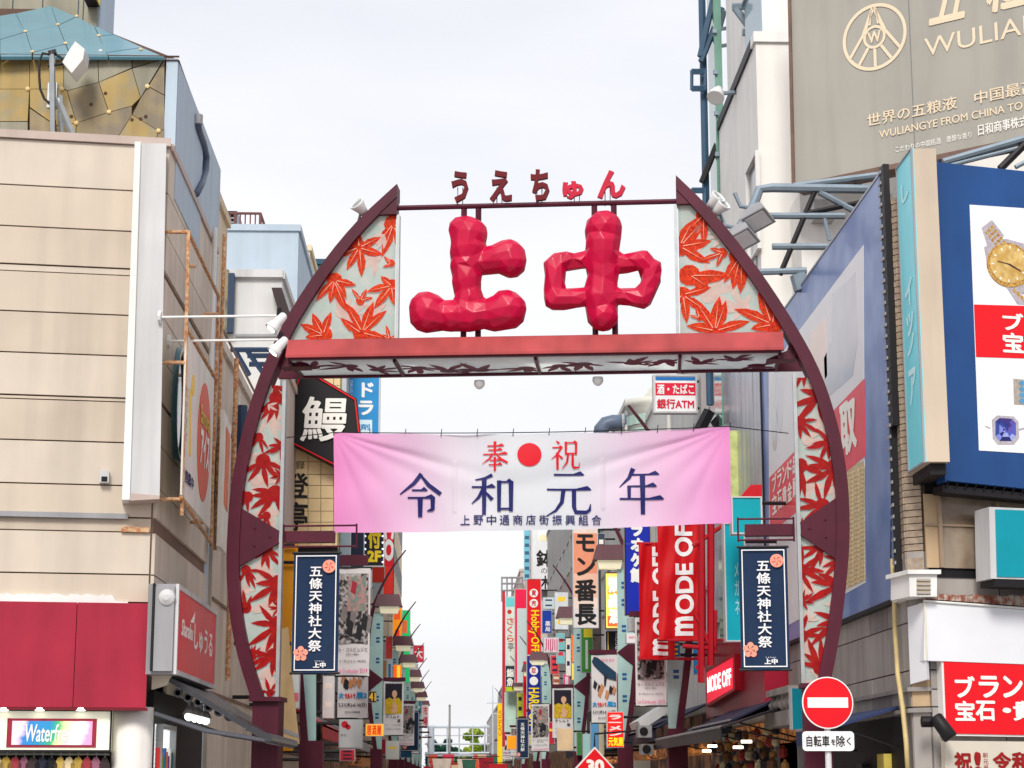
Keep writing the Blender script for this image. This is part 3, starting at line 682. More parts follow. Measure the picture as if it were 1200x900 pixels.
# projecting fin at the corner
q = Lf.off(.3); 
prism('corner_fin', q, px(q, (164, 168), (195, 168), (187, 583), (151, 580)), -.27, 0, m_lgrey, bb)
prism('fin_trim', q, px(q, (158, 167), (165, 167), (152, 586), (143, 586)), -.28, .03, m_white, bb)
prism('fin_foot', q, px(q, (151, 578), (187, 581), (187, 585), (151, 587)), -.29, .02, M('pinkish coping', ()), bb)
m = MB(); m.rect(Lf, (Lf.uv(-10, 600)[0], Lf.uv(70, 607)[1], Lf.uv(150, 607)[0], Lf.uv(70, 601)[1]), .01, .06); m.link('cable_duct', m_grey, bb)
m = MB(); m.rect(Lf, (Lf.uv(143, 600)[0], Lf.uv(150, 624)[1], Lf.uv(176, 600)[0], Lf.uv(150, 618)[1]), .01, .05); m.link('pipe_stub', m_rust, bb)
m = MB(); m.rect(Lf, Lf.rect(117, 553, 128, 567), .01, .1); jb = m.link('junction_box', m_lgrey, bb)
m = MB(); m.rect(Lf, Lf.rect(119, 560, 126, 566), .09, .104); m.link('vent_slot', m_dark, jb)
# white leftover foam above the fascia
m = MB(); n = 40; u0 = Lf.uv(0, 705)[0]; u1 = Lf.uv(150, 705)[0]; zz = Lf.uv(80, 707)[1]
pts = [(u0 + (u1 - u0) * k / n, zz + (.07 + .03 * R()) * (1 if k < 36 else .3)) for k in range(n + 1)]
m.prism(Lf, [(u0, zz - .02)] + pts + [(u1, zz - .02)], .01, .05); m.link('foam_strip', m_white, bb)
# oval windows in the side wall
m_ovf = M('teal oval frame', (58, 96, 104), .3, .1, 5, coat=.3)
def oval(cx, cy, rx, ry):
    c = ls.uv(cx, cy); t = ls.uv(cx, cy - ry); b = ls.uv(cx, cy + ry); l_ = ls.uv(cx - rx, cy); r = ls.uv(cx + rx, cy)
    c = ((l_[0] + r[0]) / 2, (t[1] + b[1]) / 2); ru = (r[0] - l_[0]) / 2; rz = (t[1] - b[1]) / 2
    def st(k): return [(c[0] + ru * k * cos(t_) * (abs(cos(t_)) ** -.25 if abs(cos(t_)) > .01 else 1), c[1] + rz * (1 - (1 - k) * ru / rz) * sin(t_)) for t_ in [2 * pi * j / 32 for j in range(32)]]
    o, i = st(1), st(.86); m = MB(); n = 32
    m.v = [ls.w(*p, .07) for p in o] + [ls.w(*p, .07) for p in i] + [ls.w(*p, .0) for p in o] + [ls.w(*p, -.01) for p in i]
    for k in range(n):
        j = (k + 1) % n; m.f += [(k, j, n + j, n + k), (2 * n + k, 2 * n + j, j, k), (n + k, n + j, 3 * n + j, 3 * n + k)]
    f = m.link('oval_window', m_ovf, bb, True); m = MB(); m.prism(ls, i, .0, .03); m.link('pane', m_glassd, f)
oval(207, 475, 7.5, 70); 
# vertical drain pipe, meter box
def vpipe(pl, x, y0, y1, r, mat, par, d=.07, nm='drain_pipe'):
    u = pl.uv(x, (y0 + y1) / 2)[0]; z0 = pl.uv(x, y1)[1]; z1 = pl.uv(x, y0)[1]; m = MB(); m.tube([pl.w(u, z0, d), pl.w(u, z1, d)], r, 8); return m.link(nm, mat, par)
vpipe(ls, 240.5, 255, 620, .035, m_white, bb); 
# ------------------------------------------------------------ gold panelled tower
gt = T('tower_building', 'gold and grey patchwork panelled tower with a teal roof above the beige building', 'building')
Yg = 21.5; gf = FR(Yg); XG = -3.18
m_gold = M('gold stained panel', (176, 150, 92), .45, .14, 2.4, streak=.25, col2=(160, 146, 112)); m_gold2 = M('bronze stained panel', (154, 138, 106), .45, .16, 2.4, streak=.35, col2=(136, 124, 106)); m_gold3 = M('grey stained panel', (150, 146, 128), .4, .16, 2.4, streak=.3)
m_teal = M('blue grey roof panel', (86, 132, 148), .35, .08, 2, coat=.2); m_jt = M('rusty dark joint', (84, 62, 52), .8, .2); m_stud = M('brass stud', (232, 204, 150), .4, .1)
m_bluew = M('pale blue grey render', (176, 192, 206), .7, .05, 1.5, streak=.06)
ze = gf.uv(100, 68)[1]
box('wall', (-9, Yg + .03, ztop - 1, XG - .03, 23.75, ze - .02), m_jt, gt)
prect('corner_trim', gf, (193.5, 69, 207, 172), -.05, .012, m_bluew, gt)
box('side_wall', (XG - .5, Yg + .06, ztop - .5, XG, 23.8, ze - .012), m_bluew, gt)
GPn = [([(0, 68), (35, 68), (35, 105), (0, 105)], 0), ([(35, 68), (75, 68), (75, 105), (35, 105)], 0), ([(75, 68), (115, 68), (116, 97), (79, 107), (75, 105)], 2), ([(115, 68), (155, 68), (155, 80), (116, 97)], 2),
 ([(155, 68), (193, 69), (155, 80)], 1), ([(155, 81), (192, 70), (165, 115)], 2), ([(116, 97), (155, 81), (165, 115), (155, 125), (128, 132)], 0), ([(79, 107), (116, 97), (128, 132), (90, 145)], 1), ([(193, 71), (193, 112), (174, 102)], 1),
 ([(174, 102), (193, 112), (193, 152), (186, 154), (155, 135), (165, 115)], 1), ([(155, 135), (186, 154), (181, 167), (132, 167)], 0), ([(128, 132), (155, 125), (155, 135), (132, 167), (88, 167), (90, 145)], 1), ([(35, 105), (75, 105), (79, 107), (90, 145), (66, 148), (35, 126)], 0),
 ([(0, 105), (35, 105), (33, 143), (0, 143)], 0), ([(0, 143), (33, 143), (33, 167), (0, 167)], 2), ([(35, 127), (66, 148), (35, 166)], 1), ([(66, 148), (90, 145), (88, 167), (36, 167)], 0), ([(186, 154), (193, 152), (193, 167), (181, 167)], 1),
 ([(-60, 68), (0, 68), (0, 105), (-60, 105)], 0), ([(-60, 105), (0, 105), (0, 167), (-60, 167)], 1)]
def shrink(pts, d):
    cx = sum(p[0] for p in pts) / len(pts); cy = sum(p[1] for p in pts) / len(pts)
    return [(x + (cx - x) * min(.4, d / max(.01, math.hypot(cx - x, cy - y))), y + (cy - y) * min(.4, d / max(.01, math.hypot(cx - x, cy - y)))) for x, y in pts]
for pts, k in GPn:
    prism('panel', gf, shrink(px(gf, *[(x, y if y < 160 else 172) for x, y in pts]), .005), -.02, .012 + R() * .01, (m_gold, m_gold2, m_gold3)[k], gt)
for x, y in ((33, 105), (73, 105), (128, 132), (173, 102), (90, 145), (186, 154)):
    u, z = gf.uv(x, y); m = MB(); m.lathe(gf.w(u, z, .02), gf.n, [(0, .028), (.015, .024), (.022, .008)], 10); m.link('stud', m_stud, gt)
for x, y in ((107, 123), (124, 110), (155, 141), (165, 140), (171, 137), (84, 137)):
    u, z = gf.uv(x, y); m = MB(); m.lathe(gf.w(u, z, .02), gf.n, [(0, .022), (.006, .02)], 8); m.link('old_stud_hole', m_jt, gt)
# hipped roof: front slope in panels
P0 = Vector((-3.17, Yg - .05, ze)); P1 = Vector((-9, Yg - .05, ze)); Ya = 24.3; au, az = FR(Ya).uv(60, 8); PA = Vector((au, Ya, az))
rn = (P1 - P0).cross(PA - P0).normalized(); rn = rn if rn.y < 0 else -rn
def onp(x, y, p0, n_):
    d = CM @ Vector(((x - 600) / FPX, (450 - y) / FPX, -1)); return EYE + d * ((p0 - EYE).dot(n_) / d.dot(n_))
m = MB(); back = Vector((-9, Ya, az)); pts = [P0, PA, back, P1, Vector((-3.19, 23.7, ze)), Vector((-9, 23.7, ze))]
m.v = [p - rn * .03 for p in pts]; m.f = [(0, 1, 2, 3), (0, 4, 1), (3, 5, 4, 0), (1, 4, 5, 2), (2, 5, 3)]; m.link('roof_core', m_jt, gt)
RP = [[(0, 20), (18, 17), (30, 39), (0, 48)], [(18, 17), (60, 8), (68, 31), (30, 39)], [(0, 48), (30, 39), (38, 63), (0, 66)], [(30, 39), (68, 31), (77, 53), (38, 63)], [(60, 8), (90, 21), (68, 31)], [(68, 31), (90, 21), (111, 32), (116, 44), (77, 53)],
 [(38, 63), (77, 53), (83, 68), (38, 68)], [(77, 53), (116, 44), (127, 68), (83, 68)], [(111, 32), (134, 42), (116, 44)], [(116, 44), (134, 42), (167, 57), (124, 63)], [(167, 57), (194, 68.5), (127, 68), (124, 63)], [(0, 66), (38, 63), (38, 68), (0, 68)], [(-60, 32), (0, 20), (0, 68), (-60, 68)]]
for pts in RP:
    w3 = [onp(x, y, P0, rn) for x, y in pts]; c = sum(w3, Vector()) / len(w3); w3 = [p + (c - p).normalized() * .01 for p in w3]; m = MB(); n = len(w3); h = .012 + R() * .006
    m.v = [p + rn * h for p in w3] + [p - rn * .02 for p in w3]; m.f = [tuple(range(n)), tuple(range(2 * n - 1, n - 1, -1))] + [(k, n + k, n + (k + 1) % n, (k + 1) % n) for k in range(n)]
    m.link('roof_panel', m_teal, gt)
for x, y in ((30, 39), (68, 31), (77, 53), (38, 63), (90, 21), (116, 44), (165, 60), (118, 62)):
    m = MB(); m.lathe(onp(x, y, P0, rn) + rn * .02, rn, [(0, .024), (.014, .02), (.02, .008)], 8); m.link('stud', m_stud if x != 118 else m_white, gt)
m = MB(); m.tube([P0 + rn * .01, P1 + rn * .01], .012, 5); m.link('eaves_strip', m_jt, gt)
# rooftop lantern above the teal roof
rl = T('rooftop_tower', 'grey seamed rooftop storey rising out of the teal roof in the top corner', 'building')
Yr = 24.9; fr_ = FR(Yr); 
x0 = fr_.uv(-60, 10)[0]; x1 = fr_.uv(115, 20)[0]; x2 = x1 + .02
box('wall', (x0, Yr + .03, 9.4, x2, 25.95, 13.5), m_bluew, rl)
for a, b in zip((-60, 15, 50, 92, 98), (15, 50, 92, 98, 115)):
    m = MB(); m.rect(fr_, (fr_.uv(a, 15)[0] + .01, 9.8, fr_.uv(b, 15)[0] - .01, 13.4), -.02, .015); m.link('panel', m_gold3, rl)
m = MB(); m.rect(fr_, fr_.rect(105, -6, 118, 8), .02, .3); o = m.link('roof_lamp', M('yellow lamp box', (226, 196, 30), .4, .1), rl); m = MB(); m.rect(fr_, fr_.rect(103, 3, 117, 9), .02, .31); m.link('lamp_bracket', m_black, rl)
# wall behind with the curved duct
bw = T('blue_building', 'pale blue grey rendered wall with a curved dark duct behind the gold tower', 'building')
Yw = 23.85; u_, zw = FR(Yw).uv(226, 130); xw = FR(Yw).uv(232, 150)[0]
box('wall', (-9, Yw, 0, xw, 26.3, zw), m_bluew, bw)
hl = LS(xw)
m = MB(); P = [hl.uv(x, y) for x, y in ((233, 146), (237, 160), (240, 178), (240, 196), (236, 212), (230, 226))]
hq = LS(xw + .1); P = [hq.uv(x, y) for x, y in ((231, 144), (233, 152), (238, 166), (242, 183), (241, 200), (237, 214), (230, 227))]
m.tube([hq.w(*p_) for p_ in P], .045, 10); m.link('curved_duct', M('slate blue duct', (92, 104, 124), .4, .1), bw, True)
m = MB(); m.lathe(hq.w(P[0][0], P[0][1] - .02), (0, 0, 1), [(0, .07), (.12, .07)], 10); m.link('duct_collar', m_grey, bw)
# antenna
an = T('antenna_mast', 'steel rooftop mast with a tilted white antenna box and looping black cable', 'antenna')
af = PL(0, Yc - .1 - 1.0, 0); af = FR(Lf.w(-1.3, 0).y + .25)
def ap(x, y): return af.w(*af.uv(x, y))
m = MB(); m.tube([ap(62, 170), ap(61, 60)], .035, 8); m.link('mast', m_steel, an)
m = MB(); m.tube([ap(67, 116), ap(90, 170)], .04, 4); m.tube([ap(70, 112), ap(73, 170)], .03, 4); m.link('strut', m_steel, an)
m = MB(); m.rect(af, af.rect(55, 96, 66, 125), -.09, -.02); m.link('clamp_block', m_steel, an)
m = MB(); m.tube([ap(57, 63), ap(66, 61)], .04, 6); m.tube([ap(56, 77), ap(83, 73)], .02, 6); m.tube([ap(60, 60), ap(75, 70)], .015, 6); m.link('cross_arm', m_black, an)
m = MB(); m.prism(af, px(af, (92, 56), (103, 65), (101, 77), (88, 93), (77, 80), (84, 68)), -.1, .2); m.link('antenna_box', m_lampw, an)
m = MB(); m.tube([ap(*p) for p in ((58, 64), (50, 62), (46, 72), (46, 90), (47, 104), (52, 116), (60, 122), (64, 140), (66, 168))], .014, 6); m.link('cable', m_black, an)
# ------------------------------------------------------------ rusty scaffold with a billboard on the side wall
sc = T('scaffold_frame', 'rusty tube scaffold bolted to the beige side wall around an oval logo billboard', 'scaffold')
sp = LS(-2.93)
def sw(x, y, d=0): return sp.w(*sp.uv(x, y), d)
for pts in ([(221, 270), (213, 604)], [(256, 345), (247, 640)], [(221, 273), (256, 347)], [(219, 385), (254, 446)], [(212, 582), (247, 636)], [(221, 312), (228, 312)], [(240, 368), (256, 368)]):
    m = MB(); m.tube([sw(*p) for p in pts], .021, 6); m.link('tube', m_rust, sc)
for x, y in ((221, 272), (217, 425), (213, 585), (254, 440), (248, 612)):
    m = MB(); p = sw(x, y); m.tube([p, p - Vector((.36, 0, 0))], .022, 6); m.link('wall_tie', m_rust, sc)
bd = T('wall_billboard', 'narrow white billboard with a tall orange oval logo on the beige side wall', 'billboard')
m_bw = M('white billboard face', (222, 216, 206), .5, .06, 4, streak=.12); m_or = M('orange red print', (222, 84, 44), .5, .06); m_yel = M('yellow print', (240, 200, 70), .5, .06)
sq = LS(-2.92)
prism('board', sq, px(sq, (219, 391), (251, 446), (246, 620), (213, 580)), -.02, 0, m_bw, bd)
c = sq.uv(238.5, 517); l_ = sq.uv(231, 517)[0]; r_ = sq.uv(246, 517)[0]; t_ = sq.uv(238.5, 446)[1]; b2 = sq.uv(238.5, 590)[1]
prism('oval_logo', sq, disc(((l_ + r_) / 2, (t_ + b2) / 2), (r_ - l_) / 2, 36, (t_ - b2) / 2), .0, .006, m_or, bd)
ptext(sq, 'Samurai', (234, 480, 245, 502), m_yel, bd, d=.01, bold=.02); ptext(sq, 'アイス', (234, 506, 244, 548), m_wface, bd, d=.01, bold=.04)
prism('yellow_bar', sq, px(sq, (222, 455), (224, 458), (223, 535), (221, 532)), 0, .006, m_yel, bd)
prism('yellow_spot', sq, disc(sq.uv(226, 452), .12), 0, .007, m_yel, bd)
ptext(sq, '営業中', (216, 555, 226, 570), m_navy, bd, d=.01, bold=.02); ptext(sq, 'カラオケ', (217, 452, 219.5, 520), m_grey, bd, d=.01, vert=True)
# arm spotlights
for i, (x0, x1, y, lb) in enumerate(((222, 324, 372, 'upper'), (232, 326, 400, 'lower'))):
    s_t = T('arm_spotlight', 'lit white spotlight on the %s of two white wall arms by the left arch rib' % lb, 'spotlight', 'arm spotlights on the beige building')
    u, z = sp.uv(x0 - 8, y); Ys = u; f = FR(Ys); u1, z1 = f.uv(x1, y - 2); A = Vector((XL + .02, Ys, f.uv(x0, y)[1]))
    m = MB(); m.tube([A, Vector((u1, Ys, z1))], .014, 6); m.link('arm', m_white, s_t)
    m = MB(); m.lathe(A - Vector((.01, 0, 0)), (1, 0, 0), [(0, .07), (.03, .07)], 10); m.link('wall_plate', m_white, s_t)
    m = MB(); c = Vector((u1 + .03, Ys - .02, z1 - .06)); a = Vector((-.62, -.15, -.75)).normalized()
    m.lathe(c, a, [(-.1, .025), (-.08, .045), (.0, .055), (.04, .055), (.06, .068), (.11, .078), (.13, .08), (.13, .066)], 16); h = m.link('lamp_head', m_lampw, s_t, True)
    m = MB(); m.lathe(c, a, [(.11, .065), (.135, .05), (.145, .01)], 14); m.link('bulb', M('glaring bulb', (255, 250, 235), .4, 0, emis=4), h)
    m = MB(); p = Vector((u1 + .03, Ys, z1)); m.tube([p + Vector((0, 0, .08)), c], .03, 6); m.link('swivel', m_black, s_t)
# ------------------------------------------------------------ shop front at the corner
fs = T('shop_fascia', 'blank crimson fascia board in two sheets over the corner clothes shop', 'sign')
q = Lf.off(.12)
for a, b in ((-90, 87.5), (88.3, 173)):
    r = q.rect(a, 707, b, 829); m = MB(); m.rect(q, (r[0], q.uv(100, 829)[1], r[2], q.uv(100, 706)[1]), -.1, 0); m.link('fascia_sheet', m_fascia, fs)
m = MB(); r = q.rect(-90, 829, 173, 832); m.rect(q, r, -.1, .02); m.link('bottom_lip', M('dark crimson lip', (110, 22, 36), .5), fs)
wf = T('lit_shop_sign', 'cream light box with rainbow print and white script under the crimson fascia', 'sign')
q = Lf.off(.03); m_cream = M('lit cream panel', (236, 236, 214), .5, .04, 3, emis=.25)
prect('light_box', q, (-60, 832, 131, 880), -.2, 0, m_cream, wf)
m = MB(); m.frame(q, q.rect(-60, 831, 131, 881), .02, 0, .03); m.link('box_frame', m_black, wf)
prect('print_border', q, (8, 842, 113, 876), 0, .01, M('wine red print', (150, 40, 62), .5, .05), wf)
def rainbow():
    m = bpy.data.materials.new('rainbow print'); m.use_nodes = True; n = m.node_tree; L = n.links.new; b = n.nodes['Principled BSDF']
    tc_ = n.nodes.new('ShaderNodeTexCoord'); sx = n.nodes.new('ShaderNodeSeparateXYZ'); cr = n.nodes.new('ShaderNodeValToRGB'); L(tc_.outputs['Generated'], sx.inputs[0])
    nz_ = n.nodes.new('ShaderNodeTexNoise'); nz_.inputs['Scale'].default_value = 3; ad = n.nodes.new('ShaderNodeMath'); ad.operation = 'MULTIPLY_ADD'; ad.inputs[1].default_value = .25
    L(nz_.outputs[0], ad.inputs[0]); 
    mz = n.nodes.new('ShaderNodeMath'); mz.operation = 'MULTIPLY_ADD'; mz.inputs[1].default_value = -.12; L(sx.outputs[2], mz.inputs[0]); L(sx.outputs[0], mz.inputs[2]); L(mz.outputs[0], ad.inputs[2])
    L(ad.outputs[0], cr.inputs[0]); e = cr.color_ramp; e.elements[0].color = (*srgb((240, 190, 210)), 1); e.elements[1].color = (*srgb((238, 150, 190)), 1)
    for p, c in ((.16, (240, 200, 214)), (.24, (40, 120, 190)), (.45, (30, 130, 180)), (.58, (50, 170, 110)), (.68, (226, 220, 160)), (.8, (240, 190, 200)), (.9, (240, 236, 226))): k = e.elements.new(p); k.color = (*srgb(c), 1)
    L(cr.outputs[0], b.inputs['Base Color']); L(cr.outputs[0], b.inputs['Emission Color']); b.inputs['Emission Strength'].default_value = .35; return m
prect('rainbow_print', q, (14, 845, 108, 873), .01, .016, rainbow(), wf)
ptext(q, 'Waterfre', (30, 849, 78, 869), m_wface, wf, d=.02, bold=.015, slant=.15)
for x in (47, 95, 5):
    u, z = q.uv(x, 832); m = MB(); m.lathe(q.w(u, z + .02, .08), (0, 0, -1), [(0, .04), (.03, .05), (.032, .03)], 12); m.link('downlight', M('glaring bulb', ()), wf)
sh = T('clothes_shop', 'dim corner shop interior with a rail of hanging clothes beneath the rainbow sign', 'shop')
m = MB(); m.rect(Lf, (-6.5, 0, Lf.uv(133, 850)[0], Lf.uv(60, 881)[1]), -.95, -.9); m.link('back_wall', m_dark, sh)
m = MB(); m.rect(Lf, (-6.5, 0, Lf.uv(176, 850)[0], zr_[0] - .05), -1.05, -1.0); m.link('shop_wall', m_grey, sh)
m = MB(); u0 = Lf.uv(-20, 885)[0]; u1 = Lf.uv(128, 885)[0]; zz = Lf.uv(60, 884)[1]; m.tube([Lf.w(u0, zz, -.2), Lf.w(u1, zz, -.2)], .012, 6); m.link('clothes_rail', m_steel, sh)
cols = [(200, 170, 90), (60, 50, 50), (180, 150, 70), (30, 30, 34), (140, 90, 110), (210, 190, 150), (40, 44, 60), (160, 60, 70)]
GL_ = ['leftmost tan garment on the shop rail at the picture edge', 'dark navy garment second from the left on the shop rail', 'plum garment near the left end of the shop rail', 'brown garment fourth along the shop rail', 'cream garment between the brown and the mustard ones', 'mustard garment sixth along the shop rail', 'dusty red garment left of the middle of the shop rail', 'black garment in the middle of the shop rail', 'second tan garment right of the rail middle', 'second navy garment between tan and plum ones', 'second plum garment right of the second navy one', 'second brown garment near the right end of the rail', 'second cream garment just before the last one on the rail', 'rightmost mustard garment beside the round white column']
for k in range(14):
    u = u0 + (u1 - u0) * (k + .5) / 14; c_ = cols[(k * 5) % 8]; w_ = .06 + .03 * R()
    g = T('hanging_garment', GL_[k], 'garment', 'garments on the clothes rail'); m = MB()
    m.prism(Lf.off(-.2), [(u - w_, zz - .9), (u + w_, zz - .9), (u + w_ * .9, zz - .1), (u + .02, zz - .03), (u - .02, zz - .03), (u - w_ * .9, zz - .1)], -.16 + .04 * R(), .16); m.link('cloth', M('garment %d' % ((k * 5) % 8), c_, .8, .2, 9, bump=.3), g)
    m = MB(); m.tube([Lf.w(u, zz + .02, -.2), Lf.w(u, zz - .05, -.2)], .006, 5); m.link('hook', m_steel, g)
pc = T('shop_column', 'round white rendered column with grime at the shop corner', 'column')
m = MB(); u = Lf.uv(155, 860)[0]; c = Lf.w(u, 0, -.24); m.lathe(c, (0, 0, 1), [(0, .215), (1.4, .215), (Lf.uv(155, 828)[1], .215)], 28); m.link('shaft', M('grimy white render', (222, 218, 214), .7, .1, 2, streak=.2), pc, True)
m = MB(); m.lathe(c, (0, 0, 1), [(0, .26), (.14, .26), (.15, .22)], 24); m.link('plinth', m_grey, pc)
# side street frontage under the awning
sd_ = T('side_shop', 'brightly lit side shop window with colourful goods under the dark awning', 'shop')
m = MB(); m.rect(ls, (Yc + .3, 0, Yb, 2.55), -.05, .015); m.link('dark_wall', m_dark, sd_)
m_litw = M('lit white interior', (240, 246, 244), .5, .06, 3, emis=.8)
r = (Yc + .45, .6, 22.6, 2.2)
m = MB(); m.rect(ls, r, .012, .03); m.link('display_back', m_litw, sd_)
m = MB(); m.frame(ls, r, .05, .02, .1); m.link('window_frame', m_alu, sd_)
for k in range(9):
    c_ = [(220, 60, 60), (240, 180, 40), (60, 150, 80), (50, 110, 190), (230, 120, 60), (120, 60, 140), (240, 240, 230), (40, 40, 40), (30, 150, 170)][k]
    m = MB(); y = 21.5 + k * .13; m.rect(ls, (y, 1.5, y + .09, 1.95 - .04 * (k % 3)), .03, .08); m.link('packet', M('packet %d' % k, c_, .5, .1, 9, emis=.1), sd_)
for k in range(4):
    m = MB(); y = Yc + .5 + k * .5; p = Vector((XL + .35, y, 2.28)); m.lathe(p, (0, 1, 0), [(0, .01), (.02, .035), (.14, .045), (.2, .035), (.22, .01)], 10); m.link('glowing_bulb', M('soft lit bulb', (250, 255, 244), .4, 0, emis=2.2), sd_); m = MB(); m.lathe(p + Vector((0, .11, .03)), (0, 0, 1), [(0, .07), (.05, .05), (.09, .015), (.14, .012)], 10); m.link('lamp_shade', m_grey, sd_)
aw = T('retractable_awning', 'dark ribbed retractable awning sloping out over the side shop below the red light box', 'awning')
m_aw = M('charcoal awning', (52, 54, 60), .5, .15, 5, coat=.2); m_aw2 = M('grey awning rib', (84, 86, 94), .5, .15)
y0, y1 = Yc + .1, Yc + 3.6
m = MB()
m.v = [Vector(p) for p in ((XL + .08, y0, 2.76), (XL + 1.25, y0, 2.06), (XL + 1.25, y1, 2.06), (XL + .08, y1, 2.76))]; m.v += [v - Vector((.02, 0, .05)) for v in m.v]; m.f = [(0, 1, 2, 3), (7, 6, 5, 4), (0, 4, 5, 1), (1, 5, 6, 2), (2, 6, 7, 3), (3, 7, 4, 0)]; m.link('canopy', m_aw, aw)
for k in range(6):
    m = MB(); t = k / 5; p = Vector((XL + .08 + 1.17 * t, 0, 2.76 - .7 * t - .06)); m.tube([p + Vector((0, y0 - .02, 0)), p + Vector((0, y1, 0))], .014, 5); m.link('rib', m_aw2, aw)
for y in (y0 + .02, y0 + 1.7):
    m = MB(); m.tube([Vector((XL + .05, y, 2.3)), Vector((XL + .6, y, 2.12)), Vector((XL + 1.24, y, 2.02))], .025, 6); m.link('folding_arm', m_aw2, aw)
m = MB(); m.tube([Vector((XL + 1.27, y0 - .05, 2.05)), Vector((XL + 1.27, y1, 2.05))], .045, 8); m.link('front_bar', m_aw, aw)
m = MB(); m.prism(FR(y0 - .03), [(XL + .02, 2.95), (XL + .3, 2.88), (XL + .18, 2.6), (XL + .02, 2.55)], -.1, .0); m.link('housing_cheek', M('cream housing', (214, 206, 190), .5, .1), aw)
m = MB()
for k in range(6):
    m = MB(); m.lathe(Vector((XL + .28 + .11 * k, y0 + .1, 2.52 - .05 * k)), (0, 1, 0), [(0, .05), (.05, .05), (.05, .03), (0, .03)], 10); m.link('curtain_ring', m_aw2, aw)
# red light box on the side wall
rb = T('projecting_light_box', 'red light box with white script and kana on the side wall above the awning', 'sign')
X2 = -2.9; lp = LS(X2); r = lp.rect(208, 691, 252, 790); u0 = lp.uv(208, 700)[0]; u1 = lp.uv(252, 730)[0]; z1 = lp.uv(208, 690)[1]; z0 = lp.uv(206, 785)[1]
m = MB(); m.rect(lp, (u0 - .05, z0 - .05, u1 + .05, z1 + .05), -.3, -.01); m.link('box_body', m_grey, rb)
m = MB(); m.frame(lp, (u0 - .05, z0 - .05, u1 + .05, z1 + .05), .05, -.01, .02); m.link('box_frame', m_lgrey, rb)
m = MB(); m.rect(lp, (u0, z0, u1, z1), -.01, .005); m.link('face', m_redbox, rb)
W, H = u1 - u0, z1 - z0
text(lp, 'Sharaku', (u0 + W * .1, z0 + H * .46, u0 + W * .38, z0 + H * .66), m_wface, rb, bold=.02, slant=.2)
text(lp, 'しゅうる', (u0 + W * .42, z0 + H * .36, u0 + W * .92, z0 + H * .7), m_wface, rb, bold=.02)
m = MB(); m.poly([lp.w(u0 + W * a, z0 + H * b, .01) for a, b in ((.3, .68), (.42, .86), (.4, .7))]); m.link('swash', m_wface, rb)
gb = T('steel_cabinet', 'worn grey steel cabinet on the corner below the wall beside the red light box', 'cabinet')
m = MB(); f = FR(u0 - .12); x0 = f.uv(181, 720)[0]; m.box(x0, u0 - .1, z0 - .02, X2 - .32 + .3, u0 + .0 - .052, z1 + .02); m.link('door', m_grey, gb)
m = MB(); m.lathe(Vector((x0 + .12, u0 - .1, z1 - .1)), (0, -1, 0), [(0, .09), (.02, .08), (.05, .03)], 14); m.link('round_vent', m_lgrey, gb)
m = MB(); m.box(x0 - .03, u0 - .11, z0 - .02, x0 - .005, u0 - .06, z1 + .05); m.link('hinge_strip', m_black, gb)
# ------------------------------------------------------------ the buildings further up the left side
def block(label, Y, x0, x1, ytop, deep, mat, name='building', Xr=None, cat='building', roof=None):
    t = T(name, label, cat); a = FR(Y).uv(x0, 500)[0] if x0 is not None else -9; b, z = FR(Y).uv(x1, ytop)
    if Xr is not None: b = Xr
    box('wall', (a, Y, 0, b, Y + deep, z), mat, t)
    m = MB(); m.box(a - .04, Y - .05, z - .02, b + .05, Y + deep + .04, z + .12); m.link('parapet', roof or mat, t)
    return t, a, b, z
m_cream2 = M('cream render', (214, 196, 166), .7, .06, 1.5, streak=.1)
block('cream building edge showing above the curved duct behind the blue grey wall', 27.2, 222, 243, 207, 2.6, m_cream2)
t, a, b, z = block('tall pale blue grey building with a railed roof terrace behind the left shops', 41, 200, 350, 270, 8, m_bluew)
f = FR(41.1)
m = MB(); zt = f.uv(280, 250)[1]
tr = T('terrace_railing', 'thin dark roof railing along the pale blue grey building', 'railing')
m.tube([f.w(f.uv(244, 250)[0], zt), f.w(f.uv(305, 250)[0], zt)], .03, 6); m.link('handrail', M('rusty dark rail', (110, 70, 70), .6), tr)
m = MB(); q = f.uv(305, 260)[0]; m.tube([f.w(q, zt), Vector((q, 46, zt + .0))], .03, 6); m.link('handrail', M('rusty dark rail', ()), tr)
for k in range(11):
    m = MB(); q = f.uv(246 + k * 5.9, 260)[0]; m.tube([f.w(q, z), f.w(q, zt)], .016 if k % 5 else .035, 5); m.link('baluster', M('rusty dark rail', ()), tr)
ac = T('rooftop_unit', 'dark grey plant box behind the roof railing of the pale blue grey building', 'plant unit'); f = FR(42)
prect('casing', f, (248, 247, 278, 271), -1.5, 0, m_grey, ac); prect('grille', f, (256, 248, 277, 270), 0, .05, m_dark, ac)
for k in range(4): prect('slat', f, (257, 251 + k * 5, 276, 252.5 + k * 5), .05, .1, m_grey, ac)
t, a, b, z = block('narrow cream building behind the pale blue grey one', 46, 330, 363, 293, 5, m_cream2); f = FR(46)
block('dark teal building just left of the arch peak', 50, 340, 380, 309, 5, M('dark teal cladding', (36, 78, 98), .5, .1))
t, a, b, z = block('small off white rendered building with a leaning dark canopy behind the spotlights', 36, 240, 331, 326, 5, M('off white render', (206, 206, 206), .7, .06, 1.5, streak=.1)); f = FR(36)
m = MB(); m.rect(f, f.rect(262, 317, 332, 326), -.5, .1); m.link('roof_slab', m_lgrey, t)
prect('blue_pipe', f, (268, 323, 275, 392), .05, .2, M('dark blue pipe', (44, 62, 88), .5), t)
prect('olive_panel', f, (250, 318, 268, 392), .02, .15, M('olive grey sheet', (150, 140, 104), .6, .25, 2, col2=(110, 104, 90)), t)
prism('lower_panel_joint', f, px(f, (276, 392), (330, 392), (330, 395), (276, 395)), 0, .04, m_grey, t)
